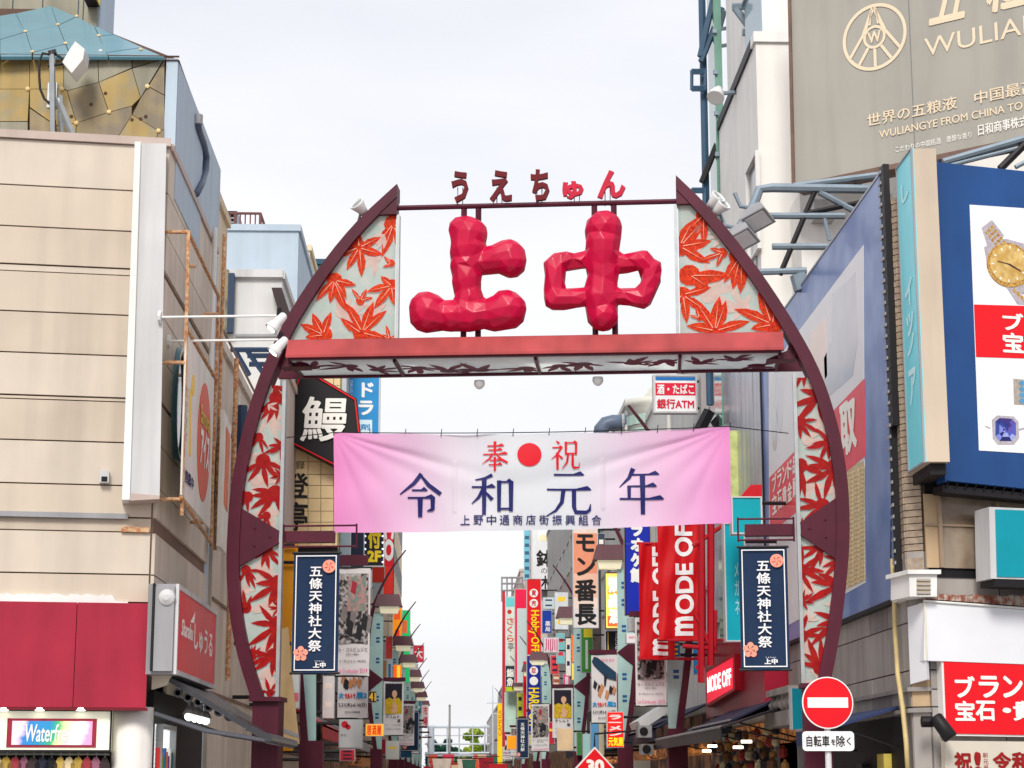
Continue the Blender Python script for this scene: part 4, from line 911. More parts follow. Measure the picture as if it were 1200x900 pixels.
l2 = LS(b); prism('leaning_canopy', FR(35.7), px(FR(35.7), (318, 337), (330, 337), (347, 390), (336, 398)), -.4, 0, M('dark brown canopy', (58, 46, 48), .6), t)
vent = T('steel_stair', 'dark open steel stair frame above the pinkish wall beside the spotlight arms', 'stair'); f = FR(35)
for pts in ([(276, 412), (292, 440)], [(290, 412), (310, 440)], [(290, 417), (318, 417)], [(292, 427), (318, 427)], [(270, 410), (325, 410)]):
    m = MB(); m.tube([f.w(*f.uv(*p)) for p in pts], .05, 5); m.link('steel_bar', M('dark blue pipe', ()), vent)
t, a, b, z = block('plain pinkish grey wall right behind the left arch rib', 37, 235, 334, 432, 6, M('pinkish grey render', (196, 178, 168), .75, .06, 1.2, streak=.1))
# stretch between the corner building and the pink wall
t, a, b, z = block('weathered beige house front just beyond the rusty scaffold', 26.4, None, 256, 404, 9, m_beige2, Xr=-3.22)
ol = LS(-3.22)
for (x, y0, y1, r, mt) in ((262, 410, 800, .035, m_rust), (247, 262, 650, .025, m_rust), (271, 470, 700, .08, M('dark blue pipe', ()))):
    vpipe(ol, x, y0, y1, r, mt, t, .12)
for k in range(6):
    z_ = 1.5 + k * 1.25; m = MB(); m.rect(ol, (26.45, z_ - .02, 35.4, z_ + .02), 0, .02); m.link('joint_strip', m_gap, t)
ow = ol
c0 = ow.uv(257, 560)[0]; zt, zb_ = ow.uv(257, 487)[1], ow.uv(257, 640)[1]
pts = [(c0 + .55 * cos(a_), (zt + zb_) / 2 + (zt - zb_) / 2 * sin(a_)) for a_ in [2 * pi * j / 28 for j in range(28)]]
f_ = prism('oval_window', ow, pts, 0, .08, m_ovf, t); prism('pane', ow, [((p[0] - c0) * .8 + c0, (p[1] - (zt + zb_) / 2) * .93 + (zt + zb_) / 2) for p in pts], .08, .09, m_glassd, f_)
pb = T('peeling_billboard', 'slim peeling orange and white billboard between the oval window and the arch', 'billboard'); s3 = LS(-3.0)
prism('board', s3, px(s3, (263, 480), (271, 500), (266, 650), (258, 640)), -.05, 0, m_bw, pb); prism('orange_print', s3, px(s3, (265, 500), (269, 510), (266, 600), (262, 590)), 0, .01, M('faded orange print', (214, 120, 84), .6, .25, 4), pb)
tp = T('tarpaulin', 'draped pale tarpaulin tied under the oval window next to the left arch rib', 'tarpaulin'); f = FR(29)
pl_ = px(f, (246, 640), (262, 632), (268, 655), (266, 690), (256, 694), (246, 690)); N = len(pl_)
m = MB(); m.prism(f, pl_, -.1, .05); 
m.link('sheet', M('pale tarpaulin', (206, 196, 188), .7, .12, 3, bump=.6, bsc=5), tp)
structure(box('ground',(-600,-300,-.3,600,1500,0),M('asphalt',(70,70,72),.9)))
# ============================================================ right side
XR = 5.0; rs = RS(XR)
Ycr = -rs.uv(1066, 740)[0]                       # depth of the right corner
Rf = PL(XR + .17, Ycr - .12, 11)                 # shop front past the chamfer, receding to the right
print('corner', Ycr, Rf.uv(1084, 740), Rf.uv(1200, 740))
m_stone = M('grey stone tile', (166, 160, 156), .6, .1, 1.6, streak=.25); m_stone2 = M('dark grey stone tile', (146, 140, 138), .6, .12, 1.6, streak=.3); m_stoneb = M('buff stone tile', (186, 160, 128), .6, .1, 2, streak=.2)
m_tile = M('buff brick tile', (164, 146, 126), .6, .15, 9, col2=(146, 130, 116)); m_mort = M('tile joint', (96, 84, 76), .85, .1)
m_blue = M('navy blue billboard sheet', (30, 72, 130), .4, .16, 1.2, streak=.1, coat=.06); m_bgrey = M('white billboard print', (232, 232, 238), .35, .03, 2)
m_redp = M('bright red print', (224, 18, 32), .4, .04, 3); m_tealf = M('teal sign face', (0, 142, 160), .35, .05, 3); m_cyanf = M('pale cyan sign face', (112, 208, 220), .3, .04, 2, streak=.05, emis=.08)
m_tube = M('blue grey steel tube', (128, 142, 154), .45, .12, 5, metal=.3); m_awn = M('navy awning cloth', (34, 38, 62), .7, .15, 5); 
# ------------------------------------------------------------ corner building
cb = T('corner_building', 'grey stone tiled corner building with buff brick upper wall right of the gate', 'building')
zs1 = rs.uv(1040, 705)[1] + .35; zsh = Rf.uv(1120, 575)[1]
ztopR = rs.uv(1050, 196)[1]
a0 = Rf.w(0, 0); a1 = Rf.w(9, 0)
m = MB(); m.v = [Vector((XR + .03, Ycr, 0)), Vector((a0.x + .0, a0.y + .03, 0)), Vector((a1.x, a1.y + .03, 0)), Vector((a1.x, 31.5, 0)), Vector((XR + .03, 31.5, 0))]
m.v += [v + Vector((0, 0, ztopR - .3)) for v in m.v]; m.f = [(4, 3, 2, 1, 0), (5, 6, 7, 8, 9)] + [(k, (k + 1) % 5, 5 + (k + 1) % 5, 5 + k) for k in range(5)]; m.link('wall', m_mort, cb)
# stone tiles on the street side, and on the chamfer and front
zrow = [0, .75, 1.5, rs.uv(1050, 832)[1], rs.uv(1050, 812)[1], rs.uv(1050, 790)[1], rs.uv(1050, 735)[1], zs1 + .1]
zrow = sorted(zrow)
for k, (z0, z1) in enumerate(zip(zrow, zrow[1:])):
    y = Ycr + .005
    while y < 31.3:
        w_ = .98; m = MB(); m.rect(rs, (-min(y + w_, 31.4) + .008, z0 + .008, -y - .004, z1 - .006), -.02, .012 + .006 * R()); m.link('stone_tile', (m_stone, m_stone2, m_stone)[int(R() * 3)] if k > 1 else m_stone2, cb); y += w_
ch = PL(XR, Ycr, math.degrees(math.atan2(a0.y - Ycr, a0.x - XR)) ); cl_ = math.hypot(a0.x - XR, a0.y - Ycr)
for k, (z0, z1) in enumerate(zip(zrow[:-1], zrow[1:])):
    m = MB(); m.rect(ch, (.006, z0 + .008, cl_ - .006, z1 - .006), -.02, .014); m.link('stone_tile', m_stoneb if k in (3, 4) else m_stone, cb)
    x = .005
    while x < 8.5:
        m = MB(); m.rect(Rf, (x + .004, z0 + .008, x + .85, z1 - .006), -.02, .014); m.link('stone_tile', (m_stone, m_stone2)[int(R() * 2)], cb); x += .86
# string courses
for y in (812, 836):
    z = rs.uv(1050, y)[1]; m = MB(); m.rect(rs, (-31.3, z - .02, -Ycr + .03, z + .025), -.02, .06); m.link('stone_ledge', m_stone2, cb); m = MB(); m.rect(ch, (-.02, z - .02, cl_ + .02, z + .025), -.02, .06); m.link('stone_ledge', m_stone2, cb)
# buff tiles on the strip beyond the pale blue board
tw, th = .24, .075; z = rs.uv(1056, 697)[1]; row = 0; prot = None; cnt = 0
strip = PL(XR + .03, Ycr, 0)
us0 = rs.uv(1044, 500)[0]; us1 = -Ycr + .0
ub = ch.uv(1092, 600)[0]
tm = {}
def tile(pl, u0, u1, z0, z1, d, mat, par, name='brick'):
    key = (round(pl.a), round(u1 - u0, 3), round(z1 - z0, 3), mat.name)
    c = pl.w((u0 + u1) / 2, (z0 + z1) / 2, 0)
    if key not in tm:
        m = MB(); m.rect(pl, (u0, z0, u1, z1), -.02, .012); tm[key] = link(name, [v - c for v in m.v], m.f, mat, None); o = tm[key]; o.data.transform(Matrix.Translation(o.location)); WP[o] = Vector()
    else: o = tm[key].copy(); COL.objects.link(o)
    o.name = name; o.parent = par; o.location = c + pl.n * d; WP[o] = c; return o
bt_ = PL(XR + .035, Ycr - .03, 0)
# the strip faces the street and is narrow: three tiles wide
while z < ztopR - .35:
    off_ = tw / 2 if row % 2 else 0
    for j in range(-1, 4):
        u0 = -Ycr - .72 + j * tw + off_; u1 = u0 + tw - .012
        u0 = max(u0, -Ycr - .7); u1 = min(u1, -Ycr - .005)
        if u1 - u0 > .05 and cnt < 285:
            tile(rs, u0, u1, z, z + th - .01, R() * .006, m_tile, cb); cnt += 1
    if cnt < 285: tile(ch, .01, cl_ - .01, z, z + th - .01, R() * .004, m_tile, cb); cnt += 1
    z += th; row += 1
print('tiles', cnt)
# upper wall of the front: panelled window bay under the blue billboard
mb_w = M('brown tinted window sheet', (122, 104, 88), .25, .25, 1.5, streak=.35, coat=.3, col2=(150, 136, 120))
r = Rf.rect(1096, 583, 1260, 668); fd = T('window_bay', 'dusty brown window bay between the blue billboard and the white cloth band', 'window')
m = MB(); m.rect(Rf, (r[0] - .1, r[1] - .1, r[2], r[3] + .12), .0, .03); m.link('dark_recess', m_black, fd)
uu = [Rf.uv(x, 620)[0] for x in (1080, 1098, 1166, 1240)]
for a, b in zip(uu, uu[1:]):
    m = MB(); m.rect(Rf, (a + .02, r[1], b - .02, r[3]), .03, .06); m.link('window_sheet', mb_w if b - a > .4 else m_stoneb, fd)
m = MB(); m.rect(Rf, (uu[0], (r[1] * .42 + r[3] * .58) - .012, uu[2], (r[1] * .42 + r[3] * .58) + .012), .06, .08); m.link('transom', M('brown window bar', (150, 130, 110), .5), fd)
for a in uu[1:3]:
    m = MB(); m.rect(Rf, (a - .02, r[1], a + .02, r[3]), .06, .1); m.link('mullion', M('brown window bar', ()), fd)
# white cloth band, its folded end, and cornice unit
wb = T('white_cloth_band', 'blank white cloth stretched over a sign frame above the red jewellery sign', 'sign cover')
m_wc = M('white stretched cloth', (222, 224, 230), .55, .05, 1.6, bump=.35, bsc=1.6)
q = Rf.off(.16)
m = MB(); P = px(q, (1083, 706), (1300, 722), (1300, 782), (1083, 774)); m.prism(q, P, -.15, 0); m.link('cloth', m_wc, wb)
chq = PL((ch.w(0, 0, .1)).x, (ch.w(0, 0, .1)).y, ch.a)
e0 = q.w(P[0][0], 0, -.0); s0 = Vector((XR - .02, Ycr - .02, 0)); 
m = MB(); zt, zb = P[0][1], P[3][1]
m.v = [Vector((e0.x - .002, e0.y, zb - .2)), Vector((e0.x - .002, e0.y, zt)), Vector((s0.x, s0.y, zt - .03)), Vector((s0.x, s0.y, zb - .24))]; m.v += [v + Vector((.04, .06, 0)) for v in m.v]
m.f = [(3, 2, 1, 0), (4, 5, 6, 7), (0, 1, 5, 4), (1, 2, 6, 5), (2, 3, 7, 6), (3, 0, 4, 7)]; m.link('folded_end', m_wc, wb)
m = MB(); m.tube([q.w(P[0][0] - .01, zt + .015, .01), q.w(P[1][0], P[1][1] + .015, .01)], .014, 6); m.link('frame_tube', m_white, wb)
m = MB(); m.tube([q.w(P[0][0], zb, .012), q.w(P[0][0], zt, .012)], .01, 6); m.link('lacing', M('cream cord', (220, 214, 196), .7), wb)
m = MB(); 
for k in range(60):
    u = P[0][0] + .02 + k * .07; m.rect(q, (u, q.uv(1090, 704)[1] - .0 + (P[1][1] - P[0][1]) * k * .07 / (P[1][0] - P[0][0]) + .02, u + .065, q.uv(1090, 697)[1] + .02 * R()), -.12, .0)
o = m.link('rusty_ledge', M('flaking rusty ledge', (182, 166, 156), .8, .25, 9, col2=(140, 84, 66)), wb)
o['kind'] = 'stuff'
cu = T('cornice_unit', 'white moulded boxed vent unit on the ledge at the corner left of the white cloth', 'vent unit')
q2 = Rf.off(.28)
prism('housing', q2, px(q2, (1066, 672), (1098, 672), (1098, 699), (1066, 699)), -.5, 0, m_white, cu)
prism('cap', q2, px(q2, (1062, 668), (1101, 668), (1101, 673), (1062, 673)), -.55, .04, m_white, cu)
prism('louvre_recess', q2, px(q2, (1074, 678), (1090, 678), (1090, 697), (1074, 697)), 0, .004, M('beige louvre', (178, 166, 146), .7, .1), cu)
for k in range(4): prism('slat', q2, px(q2, (1074, 679 + k * 5), (1090, 679 + k * 5), (1090, 681 + k * 5), (1074, 681 + k * 5)), .004, .02, m_stone, cu)
sidec = LS(0); 
m = MB(); p0 = q2.w(*px(q2, (1066, 699))[0]); m.v = [Vector((p0.x, p0.y, p0.z)), Vector((XR - .1, Ycr + .35, p0.z)), Vector((XR - .1, Ycr + .35, p0.z + .24)), Vector((p0.x, p0.y, p0.z + .24))]; m.v += [v + Vector((.1, .05, 0)) for v in m.v]
m.f = [(0, 1, 2, 3), (7, 6, 5, 4), (3, 2, 6, 7), (0, 4, 5, 1), (1, 5, 6, 2), (0, 3, 7, 4)]; m.link('side_moulding', m_white, cu)
# red jewellery sign
js = T('red_wall_sign', 'red sign with white frame reading brand, gems and precious metals under the white cloth', 'sign')
q = Rf.off(.14); P = px(q, (1103, 770), (1290, 772), (1290, 865), (1107, 862))
prism('frame', q, P, -.13, 0, m_white, js); P2 = px(q, (1105.5, 773), (1288, 775), (1288, 863), (1109, 859.5)); prism('face', q, P2, 0, .012, m_redp, js)
for k, ch_ in enumerate('ブランド'): ptext(q, ch_, (1119 + k * 28, 793 - (k == 1) * 0, 1141 + k * 28, 817), m_wface, js, d=.016, bold=.03)
for k, ch_ in enumerate('宝石・貴金属'): ptext(q, ch_, (1119 + k * 24 - (k > 2) * 4 + (k == 2) * 8, 822 + (k == 2) * 8, 1141 + k * 24 - (k > 2) * 4 - (k == 2) * 6, 844 - (k == 2) * 9), m_wface, js, d=.016, bold=.03)
ws = T('white_poster_board', 'cream notice board with dark red congratulation lettering at the bottom right', 'sign')
prism('board', q, px(q, (1107, 868), (1290, 870), (1290, 935), (1109, 930)), -.1, 0, M('warm white board', (206, 198, 184), .5, .06, 3), ws)
m_dred = M('dark red ink', (150, 22, 22), .5)
for ch_, x0, x1 in (('祝', 1119, 1138), ('!', 1143, 1148), ('令', 1164, 1184), ('和', 1186, 1206), ('元', 1208, 1228), ('年', 1230, 1250)): ptext(q, ch_, (x0, 882, x1, 903), m_dred, ws, d=.006, bold=.04)
ptext(q, '新元号', (1152, 882, 1158, 903), m_dred, ws, d=.006, vert=True)
fl = T('security_floodlight', 'black cylindrical floodlight on a bracket at the lower left of the red jewellery sign', 'floodlight')
u, z = q.uv(1094, 852); c = q.w(u, z, .22); a = Vector((.5, -.25, -.8)).normalized(); m = MB(); m.lathe(c, a, [(-.13, .06), (-.11, .075), (.14, .08), (.15, .07)], 16); m.link('lamp_body', m_black, fl, True)
p = q.w(*q.uv(1082, 846), .1); m = MB(); m.lathe(p, Vector((1, 0, 0)), [(-.06, .06), (.06, .06)], 12); m.tube([p, c - a * .08], .035, 6); m.link('bracket', m_black, fl)
pp = T('cable_conduit', 'yellowed vertical conduit pipe running down the stone corner', 'pipe')
P = [(1046, 655), (1048, 700), (1049, 740), (1052, 790), (1058, 830), (1062, 870), (1064, 905)]
m = MB(); m.tube([RS(XR - .08).w(*RS(XR - .08).uv(*k), 0) for k in P], .028, 8); m.link('conduit', M('yellowed pvc', (196, 176, 126), .5, .12, 6), pp, True)
m = MB(); m.tube([RS(XR - .06).w(*RS(XR - .06).uv(*k), 0) for k in [(1044, 500), (1046, 580), (1045, 660)]], .02, 6); m.link('cable', m_black, pp)
# teal box sign in the bay
ts = T('teal_box_sign', 'teal faced box sign with a white rim at the right edge below the blue billboard', 'sign'); q = Rf.off(.55)
prism('box_body', q, px(q, (1159, 594), (1300, 600), (1300, 682), (1161, 678)), -.35, 0, m_lgrey, ts); prism('face', q, px(q, (1166, 597), (1300, 602), (1300, 679), (1168, 676)), 0, .01, m_tealf, ts)
prism('dark_bracket', q, px(q, (1166, 679), (1300, 683), (1300, 690), (1166, 686)), -.35, 0, m_black, ts)
# ------------------------------------------------------------ blade sign
bs = T('blade_sign', 'tall beige edged blade sign with a pale cyan face and faint white writing', 'sign')
yb0 = Ycr - .98; f = FR(yb0); P = px(f, (1075, 173), (1098, 173)); x0 = f.uv(1076, 360)[0]; x1 = f.uv(1105, 360)[0]; z1 = f.uv(1085, 174)[1]; z0 = f.uv(1090, 541)[1]
Lb = RS(x0); dpt = -Lb.uv(1057, 350)[0] - yb0; print('blade', x0, x1, yb0, dpt)
m_bedge = M('beige sign casing', (196, 180, 162), .5, .05, 1.5, streak=.12)
box('casing', (x0 + .02, yb0, z0, x1, yb0 + dpt, z1), m_bedge, bs)
m = MB(); m.rect(Lb, (-yb0 - dpt, z0, -yb0 + 0.0, z1), -.02, 0); m.link('face', m_cyanf, bs)
m = MB(); m.frame(Lb, (-yb0 - dpt - .01, z0 - .01, -yb0 + .004, z1 + .01), .02, -.01, .012); m.link('face_rim', m_grey, bs)
for ch_, a, b in (('し', .86, .92), ('イ', .52, .6), ('ッ', .42, .49), ('ノ', .36, .42), ('ア', .2, .31)):
    text(Lb, ch_, (-yb0 - dpt * .72, z0 + (z1 - z0) * a, -yb0 - dpt * .3, z0 + (z1 - z0) * b), M('faded white print', (190, 226, 230), .5, .02, emis=.1), bs, d=.006, bold=.03)
box('bracket', (x0 + .08, yb0 + .1, z0 - .12, x1 - .02, yb0 + dpt + .2, z0 - .004), m_black, bs)
for zz in (z0 + .5, z1 - .5, z0 + 1.8): box('wall_arm', (x1 - .1, yb0 + dpt, zz, x1, yb0 + dpt + .5, zz + .08), m_black, bs)
# ------------------------------------------------------------ blue front billboard
bf = T('blue_billboard', 'navy blue billboard with gold watch, red band and sapphire ring at the right edge', 'billboard'); q = Rf.off(.45)
prism('sheet', q, px(q, (1099, 190), (1320, 213), (1320, 585), (1108, 563)), -.12, 0, m_blue, bf)
prism('frame_edge', q, px(q, (1098, 188), (1099.5, 188), (1108.5, 565), (1107, 565)), -.2, .01, m_blue, bf)
prism('lower_frame', q, px(q, (1107, 567), (1320, 589), (1320, 596), (1107, 576)), -.3, -.05, m_black, bf)
m = MB()
for k in range(16):
    p = q.uv(1112 + k * 11, 563.5 + k * 1.1); m = MB(); m.tube([q.w(p[0], p[1], .01), q.w(p[0] - .02, p[1] - .07, -.05)], .008, 4); m.link('tie', m_black, bf)
prism('white_print', q, px(q, (1136, 240), (1320, 252), (1320, 538), (1147, 528)), 0, .006, m_bgrey, bf)
prism('red_band', q, px(q, (1141, 357), (1320, 362), (1320, 424), (1143.5, 418.5)), .006, .01, m_redp, bf)
for ch_, a, b in (('ブ', 1175, 1198), ('ラ', 1203, 1226), ('ン', 1231, 1254)): ptext(q, ch_, (a, 368, b, 387), m_wface, bf, d=.014, bold=.03)
for ch_, a, b in (('宝', 1175, 1198), ('石', 1203, 1226)): ptext(q, ch_, (a, 391, b, 413), m_wface, bf, d=.014, bold=.03)
m_gold_p = M('gold print', (206, 164, 86), .4, .2, 30, col2=(150, 104, 50)); m_gold_d = M('champagne dial print', (196, 156, 84), .35, .12, 8, col2=(214, 184, 120)); m_silv = M('silver print', (176, 170, 178), .4, .2, 30)
wt = lambda pts, d, nm, mt: prism(nm, q, px(q, *pts), .006, d, mt, bf)
wt([(1150, 267), (1162, 258), (1176, 276), (1170, 290), (1158, 292)], .010, 'watch_strap', m_silv)
for k in range(5):
    for j in range(3): 
        x = 1154 + k * 3.4 + j * 3.2; y = 272 + k * 4.4 - j * 3.0; wt([(x, y), (x + 2.6, y - 2), (x + 4.2, y + 1.2), (x + 1.6, y + 3.2)], .013, 'strap_link', m_gold_p)
wt([(1153, 290), (1161, 284), (1178, 280), (1200, 286), (1215, 300), (1218, 330), (1200, 345), (1180, 338), (1164, 325), (1156, 308)], .0125, 'watch_case', m_silv)
def dd(cx, cy, r, d, nm, mt, ry=None):
    c = q.uv(cx, cy); k = abs(q.uv(cx + r, cy)[0] - c[0]); k2 = abs(q.uv(cx, cy + (ry or r))[1] - c[1]); return prism(nm, q, disc(c, k, 36, k2), .006, d, mt, bf)
dd(1182, 311, 26, .016, 'watch_bezel', m_gold_p); dd(1182, 310, 22.5, .019, 'watch_dial', m_gold_d)
for k in range(12):
    a = k * pi / 6; wt([(1182 + 18 * cos(a), 310 + 18 * sin(a)), (1182 + 21 * cos(a), 310 + 21 * sin(a)), (1182 + 21 * cos(a + .07), 310 + 21 * sin(a + .07)), (1182 + 18 * cos(a + .07), 310 + 18 * sin(a + .07))], .021, 'hour_mark', m_wface)
wt([(1168, 306), (1182, 309.5), (1182, 311), (1168, 307)], .022, 'watch_hand', m_jt); wt([(1182, 309), (1196, 318), (1195, 319), (1181, 311)], .0225, 'watch_hand', m_jt)
wt([(1178, 335), (1196, 345), (1210, 357), (1192, 356.5)], .0122, 'watch_strap', m_silv)
for k in range(4): wt([(1186 + k * 4, 340 + k * 4), (1189 + k * 4, 338 + k * 4), (1191 + k * 4, 342 + k * 4), (1188 + k * 4, 344 + k * 4)], .014, 'strap_link', m_gold_p)
wt([(1187, 444), (1215, 446), (1215, 476), (1188, 474)], .009, 'pendant_print', M('grey pendant print', (170, 160, 150), .5, .2, 20)); 
for k in range(4): dd(1197, 449 + k * 7, 3.2, .012, 'gem', M('pale blue gem print', (90, 150, 190), .3, .4, 60), 3)
wt([(1154, 499), (1160, 501), (1160, 503), (1154, 500)], .009, 'ring_band', m_silv); wt([(1192, 503), (1204, 500), (1204, 502), (1193, 505)], .009, 'ring_band', m_silv)
wt([(1162, 492), (1168, 487), (1187, 488), (1193, 494), (1194, 513), (1188, 521), (1169, 521), (1163, 514)], .010, 'ring_setting', m_silv)
gc = [(40, 50, 130), (80, 90, 180), (120, 130, 210), (60, 50, 120), (150, 160, 220), (50, 70, 150), (90, 80, 170), (30, 36, 100)]
gp_ = [(1166, 494), (1171, 490), (1185, 491), (1190, 496), (1190, 511), (1185, 517), (1171, 517), (1166, 511)]
for k in range(8):
    for j, (s0, s1) in enumerate(((1, .62), (.62, .25), (.25, 0))):
        cx, cy = 1178, 504; A = gp_[k]; B = gp_[(k + 1) % 8]; fz = lambda p, s: (cx + (p[0] - cx) * s, cy + (p[1] - cy) * s)
        pts = [fz(A, s0), fz(B, s0), fz(B, s1), fz(A, s1)][: 4 if s1 else 3]
        wt(pts, .012, 'gem_facet', M('sapphire facet %d' % ((k * 3 + j * 5) % 8), gc[(k * 3 + j * 5) % 8], .2, .1))
# ------------------------------------------------------------ street side billboard (the sky's reflection is painted in as a paler blue)
sbx = 4.93; sb = RS(sbx); nb = T('side_billboard', 'long pale blue glossy billboard with white purchase advert facing the street behind the right rib', 'billboard')
m_pale = M('blue sheet with sky sheen', (126, 148, 198), .35, .1, .8, coat=.15, col2=(100, 124, 182))
m_pw = M('gloss white print', (234, 234, 238), .4, .03, 1.5, coat=.1); m_pr = M('gloss washed red print', (236, 70, 84), .4, .06, 1.5, coat=.1)
u0, u1 = sb.uv(894, 500)[0], sb.uv(1042, 450)[0]; zt_n = sb.uv(1036, 198)[1]; zb_n = sb.uv(1044, 703)[1]
print('side board', u0, u1, zt_n, zb_n)
m = MB(); m.rect(sb, (u0, zb_n, u1, zt_n), -.05, 0); m.link('sheet', m_pale, nb)
def spr(pts, d, nm, mt, par=nb): return prism(nm, sb, px(sb, *pts), 0, d, mt, par)
spr([(901, 435), (1012, 287), (1014, 683), (902, 745)], .004, 'white_print', m_pw)
spr([(902, 560), (1013, 444), (1014, 535), (903, 625)], .008, 'red_band', m_pr)
ptext(sb, '取', (986, 470, 1004, 530), m_wface, nb, d=.012, bold=.04)
ptext(sb, '買', (955, 500, 976, 556), m_wface, nb, d=.012, bold=.04)
for k, ch_ in enumerate('ブランド品'): ptext(sb, ch_, (906 + k * 6, 556 - k * 5.5, 911 + k * 6, 576 - k * 5.5), m_wface, nb, d=.012, bold=.02)
for k, ch_ in enumerate('宝石貴金属'): ptext(sb, ch_, (906 + k * 6, 580 - k * 5, 911 + k * 6, 602 - k * 5), m_wface, nb, d=.012, bold=.02)
m_bar = M('gold coin print', (196, 170, 120), .4, .3, 22, col2=(230, 214, 180))
spr([(972, 556), (1013, 540), (1014, 680), (972, 700)], .006, 'coin_print', m_bar)
m = MB()
for c_ in range(6):
    for k in range(26):
        x = 973 + c_ * 7; y0 = 563 - c_ * 3 + k * 5.2
        P = px(sb, (x, y0), (x + 6, y0 - 1.5), (x + 6.2, y0 + 1.6), (x, y0 + 3)); m.prism(sb, P, .006, .009)
o = m.link('coin_stack_print', M('bright coin print', (224, 200, 150), .35, .2, 20), nb); o['kind'] = 'stuff'
spr([(976, 345), (992, 330), (1004, 318), (1006, 398), (1000, 440), (968, 468), (966, 420), (975, 400)], .006, 'handbag_print', M('pale grey print', (190, 190, 196), .3, .08, 2, coat=.5))
spr([(950, 390), (968, 372), (970, 440), (952, 470), (946, 440)], .006, 'purse_print', M('pale peach print', (226, 196, 178), .3, .08, 2, coat=.5))
for (x, y, s) in ((914, 470, 8), (908, 500, 6)):
    c = sb.uv(x, y); prism('watch_print', sb, disc(c, .3, 20, .5 * s / 8), 0, .006, M('pale grey print', ()), nb)
# black laced edge strip and rim
m = MB(); m.rect(sb, (u1, zb_n + 1.9, u1 + .2, zt_n + .05), -.05, .02); m.link('laced_edge', m_black, nb)
m = MB(); m.rect(sb, (u1, zb_n - .02, u1 + .06, zb_n + 1.9), -.1, .02); m.link('laced_edge', m_black, nb)
for k in range(38):
    zz = zb_n + .1 + k * (zt_n - zb_n) / 38; m = MB(); m.rect(sb, (u1 - .03, zz, u1 + .09, zz + .035), .02, .035); m.link('lacing', m_grey, nb)
m = MB(); m.rect(sb, (u0 - .02, zb_n - .03, u0, zt_n), -.05, .03); m.link('laced_edge', m_black, nb)
m = MB(); m.rect(sb, (u0, zt_n, u1, zt_n + .03), -.05, .01); m.link('top_rim', m_alu, nb); m = MB(); m.rect(sb, (u0, zb_n - .05, u1, zb_n), -.1, .02); m.link('bottom_rim', m_black, nb)
# ------------------------------------------------------------ white building behind
wbk = T('white_building', 'tall smooth white building with glass roof parapets behind the right rib', 'building')
m_wren = M('smooth white render', (226, 224, 220), .6, .04, .8, streak=.06)
Yv = -rs.uv(892, 300)[0]; f = FR(Yv); print('white bldg Y', Yv)
xr = f.uv(892, 300)[0]; 
zpar = f.uv(910, 50)[1]; 
Yfar = -rs.uv(846, 300)[0]
m = MB(); m.box(xr, Yv, 0, 16, Yfar, zpar); m.link('wall', m_wren, wbk)
# sloping roof shoulder on the side: the parapet runs back from the front edge
m = MB(); m.box(xr - .04, Yv - .05, zpar, 16, Yv + .3, zpar + .18); m.link('parapet_cap', m_white, wbk)
m = MB(); m.box(xr - .04, Yv + .3, zpar, xr + .3, Yfar, zpar + .18); m.link('parapet_cap', m_black, wbk)
# tall rear part
Yt = -rs.uv(872, 300)[0]; m = MB(); m.box(xr + .15, Yt, zpar + .1, 16, Yfar - .2, zpar + 9); m.link('rear_block', m_wren, wbk)
# recessed window on the front-left
ww = RS(xr); uu0 = ww.uv(879, 230)[0]; uu1 = ww.uv(892, 230)[0]
za = ww.uv(885, 300)[1]; zb2 = ww.uv(886, 188)[1]
m = MB(); m.rect(ww, (uu0, za, uu1 - .12, zb2), .0, .01); rw = m.link('window_recess', M('shaded grey glass', (96, 96, 104), .15, .1, 2, coat=.4), wbk)
m = MB(); m.frame(ww, (uu0 - .06, za - .06, uu1 - .06, zb2 + .06), .06, 0, .07); m.link('window_frame', m_white, wbk)
# glass balustrade
m = MB(); gz = zpar + .18; m.rect(ww, (-Yt + .1, gz, -Yv, gz + 1.2), -.12, -.1); m.link('glass_balustrade', M('pale balustrade glass', (178, 200, 208), .1, .06, 1, trans=.3, coat=.4), wbk)
m = MB(); m.tube([ww.w(-Yt, gz + 1.22, -.1), ww.w(-Yv, gz + 1.22, -.1)], .05, 6); m.link('balustrade_rail', m_tube, wbk)
# green glass strip at the far end, with steel balconies
st = T('glazed_stair_tower', 'green tinted glass stair strip with blue steel frame at the white building end', 'stair tower')
f2 = FR(Yfar + .1); a = f2.uv(840, 200)[0]; b = f2.uv(852, 200)[0]; m = MB(); m.box(a, Yfar + .1, 0, xr + .1, Yfar + 1.0, f2.uv(846, -20)[1]); m.link('green_glass', M('green tinted glass', (110, 150, 136), .15, .2, 1.2, coat=.5, streak=.2), st)
for k in range(9):
    y = -10 + k * 48; z = f2.uv(846, y)[1]; m = MB(); m.box(a - .03, Yfar + .04, z - .03, xr, Yfar + .1, z + .05); m.link('floor_bar', m_tube, st)
m_bst = M('dark blue steel', (58, 84, 108), .4, .1, 4)
xx = f2.uv(832, 300)[0]; m = MB(); m.tube([Vector((xx, Yfar + .5, f2.uv(832, 470)[1])), Vector((xx, Yfar + .5, f2.uv(832, -20)[1]))], .07, 8); m.link('steel_post', m_bst, st)
for (p, q_) in (((822, 62), (838, -8)), ((823, 68), (848, 5)), ((824, 210), (842, 165)), ((842, 165), (853, 165))):
    m = MB(); m.tube([f2.w(*f2.uv(*p), -.2), f2.w(*f2.uv(*q_), -.2)], .06, 6); m.link('canopy_bar', m_bst if p[1] < 100 else m_black, st)
